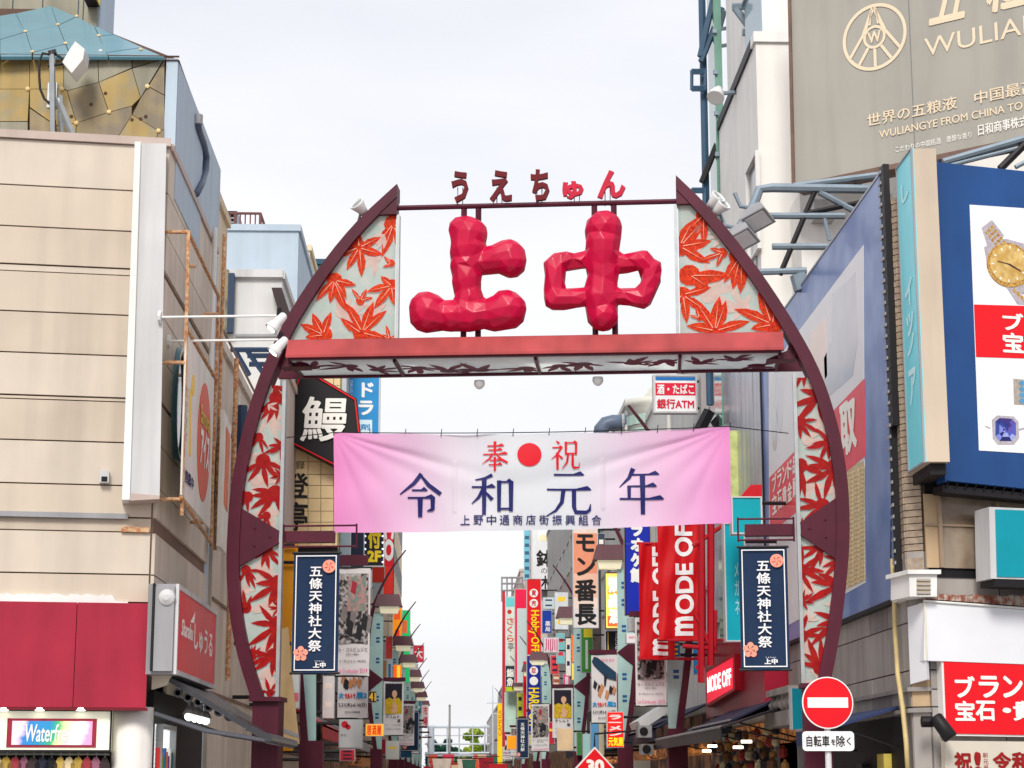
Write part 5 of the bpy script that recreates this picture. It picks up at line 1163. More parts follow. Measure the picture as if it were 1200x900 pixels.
for yy in (78, 218):
    for (p, q_) in (((812, yy), (829, yy)), ((812, yy + 23), (829, yy + 23)), ((812, yy), (812, yy + 23)), ((828, yy), (828, yy + 23)), ((811, yy + 3), (829, yy + 3)), ((812, yy + 20), (829, yy + 20))):
        m = MB(); m.tube([f2.w(*f2.uv(*p), -.2), f2.w(*f2.uv(*q_), -.2)], .035, 5); m.link('balcony_bar', m_bst, st)
m = MB(); m.tube([f2.w(*f2.uv(850, 10), -.1), f2.w(*f2.uv(845, 30), -.3)], .05, 5); m.tube([f2.w(*f2.uv(842, 30), -.2), f2.w(*f2.uv(856, 28), -.2)], .04, 5); m.tube([f2.w(*f2.uv(842, 50), -.2), f2.w(*f2.uv(856, 48), -.2)], .04, 5); m.link('wall_hooks', m_tube, st)
wl = T('wall_lamp', 'white wall floodlight on the white building beside the green glass strip', 'lamp')
u, z = RS(xr - .2).uv(850, 110); c = Vector((xr - .35, -u, z)); m = MB(); m.lathe(c, Vector((-.3, -.5, -.8)), [(-.18, .05), (-.08, .1), (.06, .15), (.12, .16), (.12, .14)], 16); m.link('lamp_head', m_lampw, wl, True); m = MB(); m.tube([c, c + Vector((.36, .05, .05))], .04, 6); m.link('arm', m_tube, wl)
# roof frame, top of the white building
rf_ = T('roof_steel_frame', 'pale blue steel frame standing on the roof terrace at the top of the picture', 'steel frame'); f3 = FR(Yv + 2)
for (p, q_) in (((858, 8), (912, 5)), ((912, -8), (912, 48)), ((898, -5), (898, 48)), ((862, 10), (880, 34)), ((880, 8), (880, 60)), ((870, 38), (912, 38))):
    m = MB(); m.tube([f3.w(*f3.uv(*p)), f3.w(*f3.uv(*q_))], .07, 5); m.link('steel_bar', m_tube, rf_)
# ------------------------------------------------------------ grey roof billboard
gl_ = PL(0, 0, 0); x_, y_ = None, None
p = FR(29.2); uL, zL = p.uv(930, 215); WB = PL(uL, 29.2, -37.6)
gb2 = T('grey_roof_billboard', 'big grey roof billboard with pale gold wheel emblem and lettering', 'billboard')
m_gbb = M('weathered grey billboard', (164, 161, 153), .5, .06, .7, streak=.08); m_goldl = M('pale gold lettering', (232, 214, 186), .5, .03)
P = px(WB, (932, 217), (1290, 142), (1290, -60), (926, -60)); prism('board', WB, P, -.3, 0, m_gbb, gb2)
prism('lower_rim', WB, [(P[0][0] - .03, P[0][1] - .08), (P[1][0], P[1][1] - .08), (P[1][0], P[1][1]), (P[0][0] - .03, P[0][1])], -.35, .04, M('rusty rim', (120, 96, 86), .6, .2, 5), gb2)
prism('side_rim', WB, [(P[0][0] - .05, P[0][1] - .05), (P[0][0], P[0][1] - .05), (P[3][0], P[3][1]), (P[3][0] - .05, P[3][1])], -.35, .03, M('rusty rim', ()), gb2)
u = WB.uv(1069, 100)[0]; m = MB(); m.rect(WB, (u - .006, P[0][1], u + .006, P[3][1]), 0, .006); m.link('sheet_joint', M('grey joint', (128, 130, 130), .6), gb2)
c = WB.uv(1025, 43.5); rx = (WB.uv(1062, 36)[0] - WB.uv(987, 52)[0]) / 2
def annulus(c, r0, r1, d, nm, par, n=48):
    m = MB()
    for k in range(n):
        a, b = 2 * pi * k / n, 2 * pi * (k + 1) / n; m.poly([WB.w(c[0] + q * cos(t), c[1] + q * sin(t), d) for q, t in ((r0, a), (r1, a), (r1, b), (r0, b))])
    return m.link(nm, m_goldl, par)
annulus(c, rx * .9, rx, .012, 'emblem_ring', gb2); annulus(c, rx * .27, rx * .35, .012, 'emblem_ring', gb2)
text(WB, 'W', (c[0] - rx * .2, c[1] - rx * .16, c[0] + rx * .2, c[1] + rx * .16), m_goldl, gb2, d=.012, bold=.03)
def spoke(a0, r0, a1, r1, w_=.045):
    A = Vector((c[0] + rx * r0 * cos(radians(a0)), c[1] + rx * r0 * sin(radians(a0)))); B = Vector((c[0] + rx * r1 * cos(radians(a1)), c[1] + rx * r1 * sin(radians(a1)))); d = (B - A).normalized(); nn = Vector((-d.y, d.x)) * rx * w_
    m = MB(); m.poly([WB.w(*v, .014) for v in (A - nn, B - nn, B + nn, A + nn)]); m.link('emblem_spoke', m_goldl, gb2)
for a0, r0, a1, r1 in ((90, .92, 212, .92), (90, .92, -32, .92)): 
    # bent legs of the emblem
    spoke(a0, r0, 155 if a1 > 90 else 25, .36, .055); spoke(155 if a1 > 90 else 25, .36, a1, r1, .045)
spoke(95, .85, 110, .4, .035); spoke(85, .85, 70, .4, .035); spoke(236, .36, 236, .9); spoke(270, .36, 270, .9); spoke(304, .36, 304, .9)
ptext(WB, '五', (1088, -32, 1136, 24), m_goldl, gb2, d=.01, bold=.02, slant=.3); ptext(WB, '糧液', (1156, -62, 1270, 2), m_goldl, gb2, d=.01, bold=.03, slant=.2)
def wrow(s, x0, y0, x1, y1, hgt, bold=.0, mt=m_goldl, slant=0):
    """characters along a line that is level on the board: bottoms given in photo pixels at both ends"""
    A = WB.uv(x0, y0); B = WB.uv(x1, y1); z = (A[1] + B[1]) / 2; zt = WB.uv((x0 + x1) / 2, (y0 + y1) / 2 - hgt)[1]
    text(WB, s, (A[0], z, B[0], zt), mt, gb2, d=.012, bold=bold, slant=slant)
wrow('WULIANG', 1084, 66, 1252, 30, 22, .0)
wrow('世界の五粮液\u3000中国最高', 1017, 150, 1215, 107, 15, .012); wrow('WULIANGYE FROM CHINA TO THE', 1031, 163, 1226, 122, 9, .01)
wrow('こだわりの中国銘酒\u3000豊醇な香り', 1050, 180, 1139, 160, 7, 0, m_wface); wrow('日和商事株式会社', 1147, 160, 1225, 143, 13, .012, m_wface)
# steel frame below it
sf = T('billboard_steelwork', 'grey tube steelwork carrying the roof billboards above the street side board', 'steel frame'); f = FR(27)
def fw(x, y, d=0): return f.w(*f.uv(x, y), d)
for pts, r in (([(868, 265), (882, 243), (890, 222), (905, 220), (1040, 222)], .07), ([(880, 253), (990, 253)], .05), ([(905, 289), (970, 289)], .05), ([(885, 319), (945, 317)], .05), ([(955, 224), (914, 322)], .04), ([(960, 225), (1010, 252)], .05), ([(945, 250), (1020, 235)], .04), ([(930, 218), (1030, 205)], .05), ([(965, 250), (972, 282)], .03), ([(935, 322), (940, 340)], .12), ([(1000, 215), (1030, 228)], .04)):
    m = MB(); m.tube([fw(*p) for p in pts], r, 8); m.link('steel_tube', m_tube if r != .04 else m_black, sf)
f = FR(24)
for pts, r in (([(1105, 190), (1215, 158)], .05), ([(1105, 196), (1215, 168)], .03), ([(1172, 198), (1215, 155)], .05), ([(1190, 196), (1230, 175)], .03)):
    m = MB(); m.tube([fw(*p) for p in pts], r, 8); m.link('steel_tube', m_black if r == .05 and pts[0][0] == 1172 else m_tube, sf)
wu = T('white_roof_unit', 'white roof plant wall glimpsed under the grey billboard', 'plant wall'); f = FR(29.9); prect('panel', f, (940, 226, 1050, 420), -2, 0, m_wren, wu); prect('unit_box', f, (950, 240, 974, 262), 0, .3, m_lgrey, wu)
# floodlights near the right rib
for k, (x, y) in enumerate(((886, 250), (868, 273))):
    t = T('frame_floodlight', ('upper' if k == 0 else 'lower') + ' grey square floodlight hooked to the steelwork beside the right arch rib', 'floodlight', 'floodlights on the steelwork'); f = FR(26.8); c = fw(x, y)
    m = MB(); a = Vector((.1, -.5, -.85)).normalized(); m.lathe(c, a, [(-.12, .1), (0, .22), (.14, .27), (.16, .26)], 4); m.link('lamp_head', m_grey, t); m = MB(); m.lathe(c, a, [(.155, .22), (.165, .2)], 4); m.link('lamp_glass', m_lampw, t)
    m = MB(); m.tube([c - a * .1, c + Vector((-.22, 0, .1)), c + Vector((-.3, 0, .3))], .03, 6); m.link('hook', m_tube, t)
# awnings and shopfront along the side wall below
def slope_awn(label, y0, y1, x_out, zt, zb, mat, grp=None, flap=.18):
    t = T('shop_awning', label, 'awning', grp); m = MB()
    m.v = [Vector(p) for p in ((XR - .02, y0, zt), (x_out, y0, zb), (x_out, y1, zb), (XR - .02, y1, zt))]; m.v += [v - Vector((0, 0, .03)) for v in m.v]
    m.f = [(3, 2, 1, 0), (4, 5, 6, 7), (0, 1, 5, 4), (1, 2, 6, 5), (2, 3, 7, 6), (3, 0, 4, 7)]; m.link('canopy', mat, t)
    m = MB(); m.box(x_out - .01, y0, zb - flap, x_out + .005, y1, zb + .001); m.link('valance', mat, t)
    m = MB(); m.tube([Vector((x_out, y0, zb)), Vector((x_out, y1, zb))], .02, 6); m.link('front_bar', m_grey, t)
    for y in (y0 + .05, y1 - .05):
        m = MB(); m.tube([Vector((XR, y, zb - .25)), Vector((x_out, y, zb))], .012, 6); m.link('support_arm', m_black, t)
    return t
zz = lambda x, y, X=XR: RS(X).uv(x, y)[1]
slope_awn('navy blue awning above the dark entrance right of the no entry sign', Ycr + .6, Ycr + 3.0, XR - .75, 2.42, 2.2, M('blue awning cloth', (40, 54, 96), .6, .1, 3), 'navy awnings')
slope_awn('darker navy awning further up the street beside the teal panel', Ycr + 7, Ycr + 11.5, XR - 1.0, 2.9, 2.45, m_awn, 'navy awnings')
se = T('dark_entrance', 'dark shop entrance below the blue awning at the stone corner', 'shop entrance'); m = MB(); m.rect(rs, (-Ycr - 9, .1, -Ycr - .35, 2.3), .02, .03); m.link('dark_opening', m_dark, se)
for k in range(3):
    m = MB(); y = Ycr + 1 + k * 1.2; m.rect(rs, (-y - .35, .4, -y, 1.9 - .1 * k), .03, .12); m.link('goods', M('yellow goods', (206, 186, 90), .6, .2, 6) if k != 1 else m_black, se)
# ============================================================ no entry sign
ns = T('no_entry_sign', 'round red no entry sign on a post in front of the right gate pillar', 'road sign')
f = FR(21.4); c = f.uv(970, 823.5); r = abs(f.uv(1000, 823)[0] - f.uv(940, 823)[0]) / 2
m_signw = M('reflective white', (228, 228, 230), .35, .02, emis=.05); m_signr = M('reflective red', (214, 14, 30), .35, .03, 3)
prism('sign_plate', f, disc(c, r, 48), -.02, 0, m_signw, ns); prism('red_face', f, disc(c, r * .955, 48), 0, .004, m_signr, ns)
m = MB(); m.rect(f, (c[0] - r * .79, c[1] - r * .19, c[0] + r * .79, c[1] + r * .2), .004, .008); m.link('white_bar', m_signw, ns)
R2 = f.rect(940.5, 857, 1001, 880); 
def rrect(r, k, n=5):
    u0, z0, u1, z1 = r; o = []
    for cx, cz, a in ((u1 - k, z1 - k, 0), (u0 + k, z1 - k, 90), (u0 + k, z0 + k, 180), (u1 - k, z0 + k, 270)): o += [(cx + k * cos(radians(a + 90 * j / n)), cz + k * sin(radians(a + 90 * j / n))) for j in range(n + 1)]
    return o
sp_ = prism('supplementary_plate', f, rrect(R2, .04), -.02, 0, m_signw, ns)
for s, x0, x1, y0, y1 in (('自転車', 945, 972, 862, 875), ('を', 974, 979, 866, 873), ('除', 980, 990, 862, 875), ('く', 992, 997, 864, 873)): ptext(f, s, (x0, y0, x1, y1), m_black, sp_, d=.004, bold=.015)
m = MB(); m.tube([f.w(c[0], 0, -.06), f.w(c[0], c[1] + .2, -.06)], .035, 10); m.link('post', m_lgrey, ns)
for z in (c[1] + .1, c[1] - .12, R2[1] + .1): m = MB(); m.rect(f, (c[0] - .06, z - .015, c[0] + .06, z + .015), -.1, -.02); m.link('clamp', m_steel, ns)
# ============================================================ posters
m_pap = M('poster paper', (214, 210, 212), .6, .04, 6, trans=.1); m_bwp = M('black and white photograph print', (40, 36, 38), .5, .2, 10, col2=(170, 164, 164)); m_yp = M('mustard dress print', (206, 176, 30), .5, .2, 14, col2=(180, 140, 20))
m_skin = M('skin tone print', (206, 160, 130), .5, .08, 14); m_hair = M('dark hair print', (26, 24, 40), .5, .1, 14); m_cyan = M('cyan print', (30, 140, 196), .5, .05); m_ink = M('black ink', (30, 30, 34), .5, .05); m_teal2 = M('dark petrol print', (22, 56, 82), .5, .1)
m_brn = M('tan figure print', (190, 130, 90), .5, .2, 16); m_pinkp = M('pink print', (220, 80, 140), .5, .05)
def poster(kind, label, x, y, z1, w_, h, grp=None, seed=1):
    """x = left edge, z1 = top; hangs facing down the street"""
    rnd = random.Random(seed); f = FR(y); t = T('street_poster', label, 'poster', grp)
    m = MB(); N, K = 4, 10; V = [f.w(x + w_ * i / N, z1 - h * (1 - j / K), .015 * sin(i * 1.2 + j * .7 + seed)) for j in range(K + 1) for i in range(N + 1)]
    link('sheet', V, [(j * (N + 1) + i, j * (N + 1) + i + 1, (j + 1) * (N + 1) + i + 1, (j + 1) * (N + 1) + i) for j in range(K) for i in range(N)], m_pap if kind != 'navy' else m_nb, t, True)
    def pp(nm, pts, mt, d): return prism(nm, f, [(x + w_ * a, z1 - h + h * b) for a, b in pts], .016, .02 + d, mt, t)
    def rr(a, b, c_, d): return (x + w_ * a, z1 - h + h * b, x + w_ * c_, z1 - h + h * d)
    if kind == 'bw':
        pp('photo_print', [(.06, .3), (.94, .3), (.94, .95), (.06, .95)], m_bwp, 0)
        pp('picture_print', [(.3, .6), (.9, .6), (.86, .92), (.34, .92)], M('faded rose picture print', (176, 130, 130), .5, .25, 9, col2=(110, 130, 120)), .002)
        pp('red_patch', [(.4, .78), (.55, .75), (.6, .86), (.46, .89)], M('dull red print', (150, 40, 54), .5, .2), .004)
        for k in range(7):
            a = .1 + .75 * rnd.random(); b = .34 + .22 * rnd.random(); pp('figure_print', [(a, b), (a + .16, b - .03), (a + .22, b + .1), (a + .06, b + .14)], M('mid grey print', (120, 112, 112), .5, .2, 10) if k % 2 else m_ink, .004 + .001 * k)
        text(f, 'ル・コルビュジエ', rr(.06, .225, .94, .265), m_ink, t, d=.022); text(f, '絵画から建築へ', rr(.3, .19, .7, .21), m_ink, t, d=.022)
        text(f, '2.19(火)-5.19(日)', rr(.1, .12, .9, .15), m_ink, t, d=.022); text(f, 'Le Corbusier 2019', rr(.06, .03, .94, .07), m_pinkp, t, d=.022)
    elif kind == 'odd':
        pp('club_print', [(.02, .9), (.1, .97), (.24, .96), (.98, .74), (.98, .62), (.6, .66), (.1, .84)], m_teal2, .002); pp('stick_print', [(.5, .7), (.62, .7), (.56, .54), (.5, .54)], m_ink, .004)
        for k in range(8):
            a = .05 + .75 * rnd.random(); b = .36 + .2 * rnd.random(); pp('figure_print', [(a, b), (a + .1, b - .04), (a + .18, b + .05), (a + .05, b + .1)], m_brn if k % 3 else m_ink, .005 + .001 * k)
        text(f, '大', rr(.04, .24, .2, .31), m_cyan, t, d=.022, bold=.05); text(f, 'ｳﾙﾄﾗ', rr(.24, .24, .58, .3), m_redink, t, d=.022, bold=.04); text(f, '展2', rr(.62, .24, .96, .31), m_cyan, t, d=.022, bold=.05)
        text(f, '3.21(木)-6.16(日)', rr(.04, .13, .96, .19), m_ink, t, d=.022, bold=.02); text(f, '国立科学博物館', rr(.25, .06, .75, .09), m_ink, t, d=.022)
        if seed % 2: text(f, 'TOKYO 2019', rr(.3, .9, .9, .94), m_pinkp, t, d=.022)
    elif kind == 'lady':
        pp('picture_ground', [(.08, .4), (.92, .4), (.92, .96), (.08, .96)], m_hair, 0)
        pp('dress_print', [(.08, .4), (.92, .4), (.92, .62), (.74, .7), (.5, .66), (.3, .7), (.08, .66)], m_yp, .002)
        pp('bare_front', [(.4, .42), (.66, .42), (.7, .54), (.58, .62), (.46, .6)], m_skin, .004)
        c_ = (.55, .77); pp('face_print', [(c_[0] + .13 * cos(a), c_[1] + .075 * sin(a)) for a in [2 * pi * k / 14 for k in range(14)]], m_skin, .004)
        pp('neck_print', [(.49, .64), (.61, .64), (.6, .72), (.5, .72)], m_skin, .003)
        pp('hair_print', [(.4, .79), (.44, .86), (.55, .88), (.66, .86), (.7, .78), (.64, .82), (.55, .84), (.46, .82)], m_hair, .006)
        for k in range(5): pp('ornament_print', [(.14 + .07 * k, .5 + .03 * (k % 2)), (.18 + .07 * k, .48), (.2 + .07 * k, .53)], m_gold_p, .005 + .001 * k)
        text(f, 'クリムト', rr(.12, .32, .8, .38), m_ink, t, d=.022, bold=.015); text(f, '展', rr(.7, .24, .86, .3), m_ink, t, d=.022, bold=.015)
        text(f, 'ウィーンと日本 1900', rr(.12, .18, .88, .205), m_ink, t, d=.022); text(f, '4.23(火)-7.10(水)', rr(.12, .1, .88, .135), m_ink, t, d=.022)
    elif kind == 'navy':
        text(f, '五條天神社大祭', rr(.34, .18, .66, .88), m_wink, t, d=.022, bold=.02, vert=True); pp('crest', [(.2 + .12 * cos(a), .1 + .05 * sin(a)) for a in [2 * pi * k / 12 for k in range(12)]], m_pink, .003)
        m = MB(); m.frame(f, (x + .02, z1 - h + .02, x + w_ - .02, z1 - .02), .012, .018, .021); m.link('border_line', m_wink, t)
    m = MB(); m.tube([f.w(x - .02, z1 + .01, 0), f.w(x + w_ + .02, z1 + .01, 0)], .014, 6); m.link('top_rod', m_black, t)
    m = MB(); m.tube([f.w(x - .02, z1 - h, 0), f.w(x + w_ + .02, z1 - h, 0)], .014, 6); m.link('bottom_rod', m_black, t)
    return t
# ============================================================ lamp posts: scaled halves of the gate
CX = .9
m_lpan = M('pale teal lamp panel', (186, 218, 216), .3, .08, 3, trans=.25, streak=.05); m_bowl = M('warm lamp bowl', (244, 238, 206), .35, .05, 4, emis=.25)
def lamp_post(sg, label):
    t = T('street_lamp', label, 'street lamp', 'maroon arched street lamps'); f = FR(0)
    A = arc_pts([(2.3, 8.3), (2.72, 7.75), (3.1, 7.05), (3.34, 6.3), (3.43, 5.5), (3.42, 4.6), (3.33, 3.6), (3.17, 2.5)], 24)
    def W(s, z): return (CX + sg * s, z)
    V = MB(); n = len(A)
    for k, (s, z) in enumerate(A):
        w_ = .03 + .09 * min(1, k / 10); V.v += [f.w(*W(s, z), .05), f.w(*W(s - w_, z - .01), .05), f.w(*W(s - w_, z - .01), -.05), f.w(*W(s, z), -.05)]
    for k in range(n - 1):
        for j in range(4): V.f.append((k * 4 + j, k * 4 + (j + 1) % 4, k * 4 + 4 + (j + 1) % 4, k * 4 + 4 + j))
    V.f += [(0, 1, 2, 3), (n * 4 - 1, n * 4 - 2, n * 4 - 3, n * 4 - 4)]; V.link('arch_spine', m_maroon, t)
    pn = [(2.92, 6.45), (3.2, 6.45), (3.27, 6.2), (3.31, 5.5), (3.3, 4.6), (3.2, 3.6), (3.05, 2.5), (2.92, 2.5)]
    p_ = prism('leaf_panel', f, [W(*q) for q in pn], -.02, .02, m_lpan, t)
    for z in (6.1, 5.7, 5.1, 4.0, 3.5):
        for dz in (0, .1):
            m = MB(); m.rect(f, tuple(sorted((W(3.02, 0)[0], W(3.12, 0)[0])))[:1] + (z - dz - .03,) + tuple(sorted((W(3.02, 0)[0], W(3.12, 0)[0])))[1:] + (z - dz + .03,), .02, .026); m.link('blue_mark', M('petrol blue mark', (30, 90, 140), .5), p_)
    prism('pillar', f, [W(2.9, 0), W(3.24, 0), W(3.24, 2.5), W(2.9, 2.5)], -.15, .15, m_maroon, t)
    prism('bracket', f, [W(3.36, 4.85), W(2.9, 4.5), W(3.33, 4.15)], -.04, .04, m_maroon, t)
    prism('poster_arm', f, [W(2.9, 4.56), W(2.25, 4.56), W(2.25, 4.46), W(2.9, 4.46)], -.03, .03, m_maroon, t)
    # hooded lantern
    def hexa(z0, z1, s0, s1, i, nm, mt, par, y0=.22, y1=.1):
        m = MB(); m.v = [Vector((CX + sg * a, b * yy, z)) for z, (q0, q1, yy) in ((z0, (s0, s1, y0)), (z1, (s0 + i, s1 - i, y1))) for a, b in ((q0, -1), (q1, -1), (q1, 1), (q0, 1))]
        m.f = [(3, 2, 1, 0), (4, 5, 6, 7)] + [(k, (k + 1) % 4, 4 + (k + 1) % 4, 4 + k) for k in range(4)]; return m.link(nm, mt, par)
    h = hexa(6.62, 6.98, 2.36, 3.18, .1, 'lamp_hood', m_maroon, t, .26, .14); hexa(6.42, 6.615, 2.5, 3.0, -.04, 'lamp_bowl', m_bowl, h, .12, .2)
    m = MB(); m.tube([Vector((CX + sg * 3.1, 0, 6.8)), Vector((CX + sg * 3.25, 0, 6.65))], .05, 6); m.link('hood_neck', m_maroon, t)
    return t
lampL = lamp_post(-1, 'x'); lampR = lamp_post(1, 'x')
NL = ['first maroon street lamp on the left, its pillar beneath the left navy banner', 'left street lamp with its hood against the tall red sign, arm holding the yellow poster', 'third left street lamp, hood beside the orange vertical sign', 'fourth left street lamp, hood just below the third', 'fifth left street lamp past the green sign', 'sixth left street lamp down the street', 'seventh left street lamp near the far footbridge', 'last left street lamp before the far footbridge']
NR = ['first right street lamp, its teal panel under the big red flag', 'right street lamp with its hood beside the brush lettered vertical sign', 'right street lamp hood just under the brush lettered vertical sign', 'right street lamp hood beside the blue recycle shop sign', 'right street lamp hood slightly below and in front of the blue recycle sign', 'right street lamp further on past the blue recycle sign', 'far right street lamp by the yellow vertical sign', 'farthest right street lamp next to the yellow vertical sign']
for proto, Ys, Ls in ((lampL, (58, 75, 86, 98, 110, 122, 136), NL[1:]), (lampR, (35, 45.5, 62, 84, 93, 108, 124, 146), NR)):
    for k, (Y, lb) in enumerate(zip(Ys, Ls)):
        o = proto if k == 0 else copy_tree(proto, (0, 0, 0))
        if k == 0: continue
        o.location = (0, Y, 0); o['label'] = lb
    proto.location = (0, Ys[0], 0); proto['label'] = Ls[0]
bp = T('banner_post', 'maroon post with pale teal panel and side arm behind the left navy banner', 'post'); f = FR(30)
prism('pillar', f, px(f, (350, 868), (378, 868), (378, 930), (350, 930)), -.3, 0, m_maroon, bp); box('base', (f.uv(350, 900)[0], 30, 0, f.uv(378, 900)[0], 30.3, f.uv(360, 925)[1]), m_maroon, bp)
prism('leaf_panel', f, px(f, (355, 655), (370, 655), (370, 868), (360, 868), (355, 790)), -.1, -.05, m_lpan, bp); prism('spine', f, px(f, (349, 650), (355, 650), (355, 790), (361, 868), (352, 868), (349, 790)), -.15, 0, m_maroon, bp)
prect('poster_arm', f, (352, 650, 431, 662), -.12, -.02, m_maroon, bp)
def lpost(kind, label, side_, Y, seed, z1=4.44, w_=.58, h=1.55, grp='exhibition posters on the lamp posts', dx=0):
    x = (CX - 2.88 + dx) if side_ < 0 else (CX + 2.88 - w_ + dx); return poster(kind, label, x, Y - .12, z1, w_, h, grp, seed)
poster('bw', 'black and white photo exhibition poster right beside the left navy banner', FR(30).uv(396, 700)[0], 29.8, FR(29.8).uv(410, 666)[1], .5, 1.62, 'exhibition posters on the lamp posts', 3)
poster('odd', 'white exhibition poster with blue lettering directly below the black and white one on the left', FR(32).uv(398, 800)[0], 31.5, FR(31.5).uv(410, 745)[1], .48, 1.3, 'exhibition posters on the lamp posts', 4)
m = lpost('lady', 'yellow dress portrait poster on the second left lamp post', -1, 58, 1)
lpost('bw', 'small dim photo poster behind the yellow dress one on the left', -1, 75, 5); lpost('lady', 'distant yellow dress portrait poster on the left near the footbridge', -1, 86, 2, z1=4.3)
lpost('navy', 'far navy banner on the left between the photo and yellow posters', -1, 79, 1, z1=4.3, w_=.7)
lpost('bw', 'black and white photo exhibition poster hanging below the red flags', 1, 35, 7, w_=.54); lpost('odd', 'white exhibition poster with dark blue club shape beside the red lit restaurant sign', 1, 45.5, 3)
lpost('lady', 'yellow dress portrait poster on the right below the brush lettered sign', 1, 62, 3, w_=.64); lpost('bw', 'grey photo poster on the right beside the yellow dress one', 1, 66, 9, dx=-.55, z1=4.1)
lpost('odd', 'small white club poster under the blue recycle shop sign', 1, 84, 5, dx=.15, z1=4.6); lpost('navy', 'far navy banner on the right below the blue recycle sign', 1, 78, 2, dx=-.75, z1=4.0, w_=.5); lpost('bw', 'tiny photo poster far down the right side', 1, 108, 11); lpost('odd', 'tiny club poster far down the right side', 1, 124, 13)
# ============================================================ flags of the clothes shop
m_flag = M('red flag cloth', (206, 14, 26), .55, .06, 3, trans=.2); m_redst = M('red steel frame', (170, 18, 34), .4, .08, 4)
def flag(label, Y, pr, txt, tr, seed):
    t = T('shop_flag', label, 'flag', 'red shop flags'); f = FR(Y); u0, z0, u1, z1 = f.rect(*pr)
    def wv(u, z): s = (u - u0) / (u1 - u0); q = (z1 - z) / (z1 - z0); return .035 * sin(s * 9 + seed + q * 1.5) * (.3 + q) + .02 * sin(s * 17 + q * 6) + .015 * sin(q * 14 + s * 5)
    N, K = 30, 50; V = [f.w(u0 + (u1 - u0) * i / N, z0 + (z1 - z0) * j / K - .02 * sin(i / N * pi) * (1 - j / K), wv(u0 + (u1 - u0) * i / N, z0 + (z1 - z0) * j / K)) for j in range(K + 1) for i in range(N + 1)]
    link('cloth', V, [(j * (N + 1) + i, j * (N + 1) + i + 1, (j + 1) * (N + 1) + i + 1, (j + 1) * (N + 1) + i) for j in range(K) for i in range(N)], m_flag, t, True)
    k_ = (tr[3] - tr[1]) * .156; w0 = None
    for ch_, tq in (('m', (tr[0], tr[3] - k_, tr[2], tr[3])), (txt[1:], (tr[0], tr[1], tr[2], tr[3] - k_ - 3))):
        o = ptext(f, ch_, tq, m_wink, t, d=0, bold=0, off=.035, rot=1); md = bmesh.new(); md.from_mesh(o.data); bmesh.ops.triangulate(md, faces=md.faces)
        for _ in range(3): bmesh.ops.subdivide_edges(md, edges=[e for e in md.edges if e.calc_length() > .05], cuts=1); bmesh.ops.triangulate(md, faces=md.faces)
        w0 = WP[o]
        for v in md.verts: p = v.co + w0; v.co.y -= wv(p.x, p.z) + .012
        md.to_mesh(o.data); md.free()
    for z in (z1, z0): m = MB(); m.tube([f.w(u0 - .03, z, 0), f.w(u1 + .5, z, 0)], .025, 6); m.link('flag_bar', m_redst, t)
flag('large front red flag with white rotated lettering beneath the right end of the street banner', 33, (771, 612, 827, 750), 'MODE OFF', (791, 602, 812, 745), 0)
flag('red flag with white rotated lettering partly hidden behind the larger one', 34.4, (749, 637, 790, 772), 'MODE OFF', (764.5, 641, 783, 768), 2)
# ============================================================ generic projecting signs
DS = 0
def vsign(name, label, Y, pr, face, items=(), depth=.22, rim=None, emis=0, side_mat=None, pole=None, grp=None):
    t = T(name, label, 'sign', grp); f = FR(Y); r = f.rect(*pr)
    fm = M('sign face %d %d %d%s' % (*face, ' lit' if emis else ''), face, .4, .07, 2.5, emis=emis, streak=.06)
    m = MB(); m.rect(f, r, -depth, 0); m.link('casing', side_mat or m_lgrey, t); k = (r[2] - r[0]) * .04
    m = MB(); m.rect(f, (r[0] + k, r[1] + k, r[2] - k, r[3] - k), 0, .012); m.link('face', fm, t)
    if rim: m = MB(); m.frame(f, r, max(.02, k), 0, .03); m.link('rim', rim, t)
    for it in items:
        kind, pr2, cl_ = it[0], it[1], it[2]
        mt = M('print %d %d %d' % cl_, cl_, .45, .05, 6, emis=emis * .8) if isinstance(cl_, tuple) else cl_
        if kind == 'r': prect('colour_block', f, pr2, .012, .016, mt, t)
        elif kind == 'c': c_ = f.uv(*pr2[:2]); rr_ = abs(f.uv(pr2[0] + pr2[2], pr2[1])[0] - c_[0]); prism('roundel', f, disc(c_, rr_, 20), .012, .018, mt, t)
        elif kind == 't': ptext(f, it[3], pr2, mt, t, d=.02, **(it[4] if len(it) > 4 else {}))
    xw = (XL if pr[2] < 530 else XR)
    for zz_ in (r[1] + (r[3] - r[1]) * .15, r[3] - (r[3] - r[1]) * .15):
        xa = r[0] if pr[2] < 530 else r[2]
        if abs(xa - xw) > .04: m = MB(); m.tube([Vector((xa, Y + depth / 2, zz_)), Vector((xw, Y + depth / 2, zz_))], .03, 5); m.link('wall_arm', m_black, t)
    return t
B = dict(bold=.03); WH = (236, 236, 236); BK = (26, 26, 30); V1 = dict(vert=True, bold=.02); V2 = dict(vert=True, bold=.04)
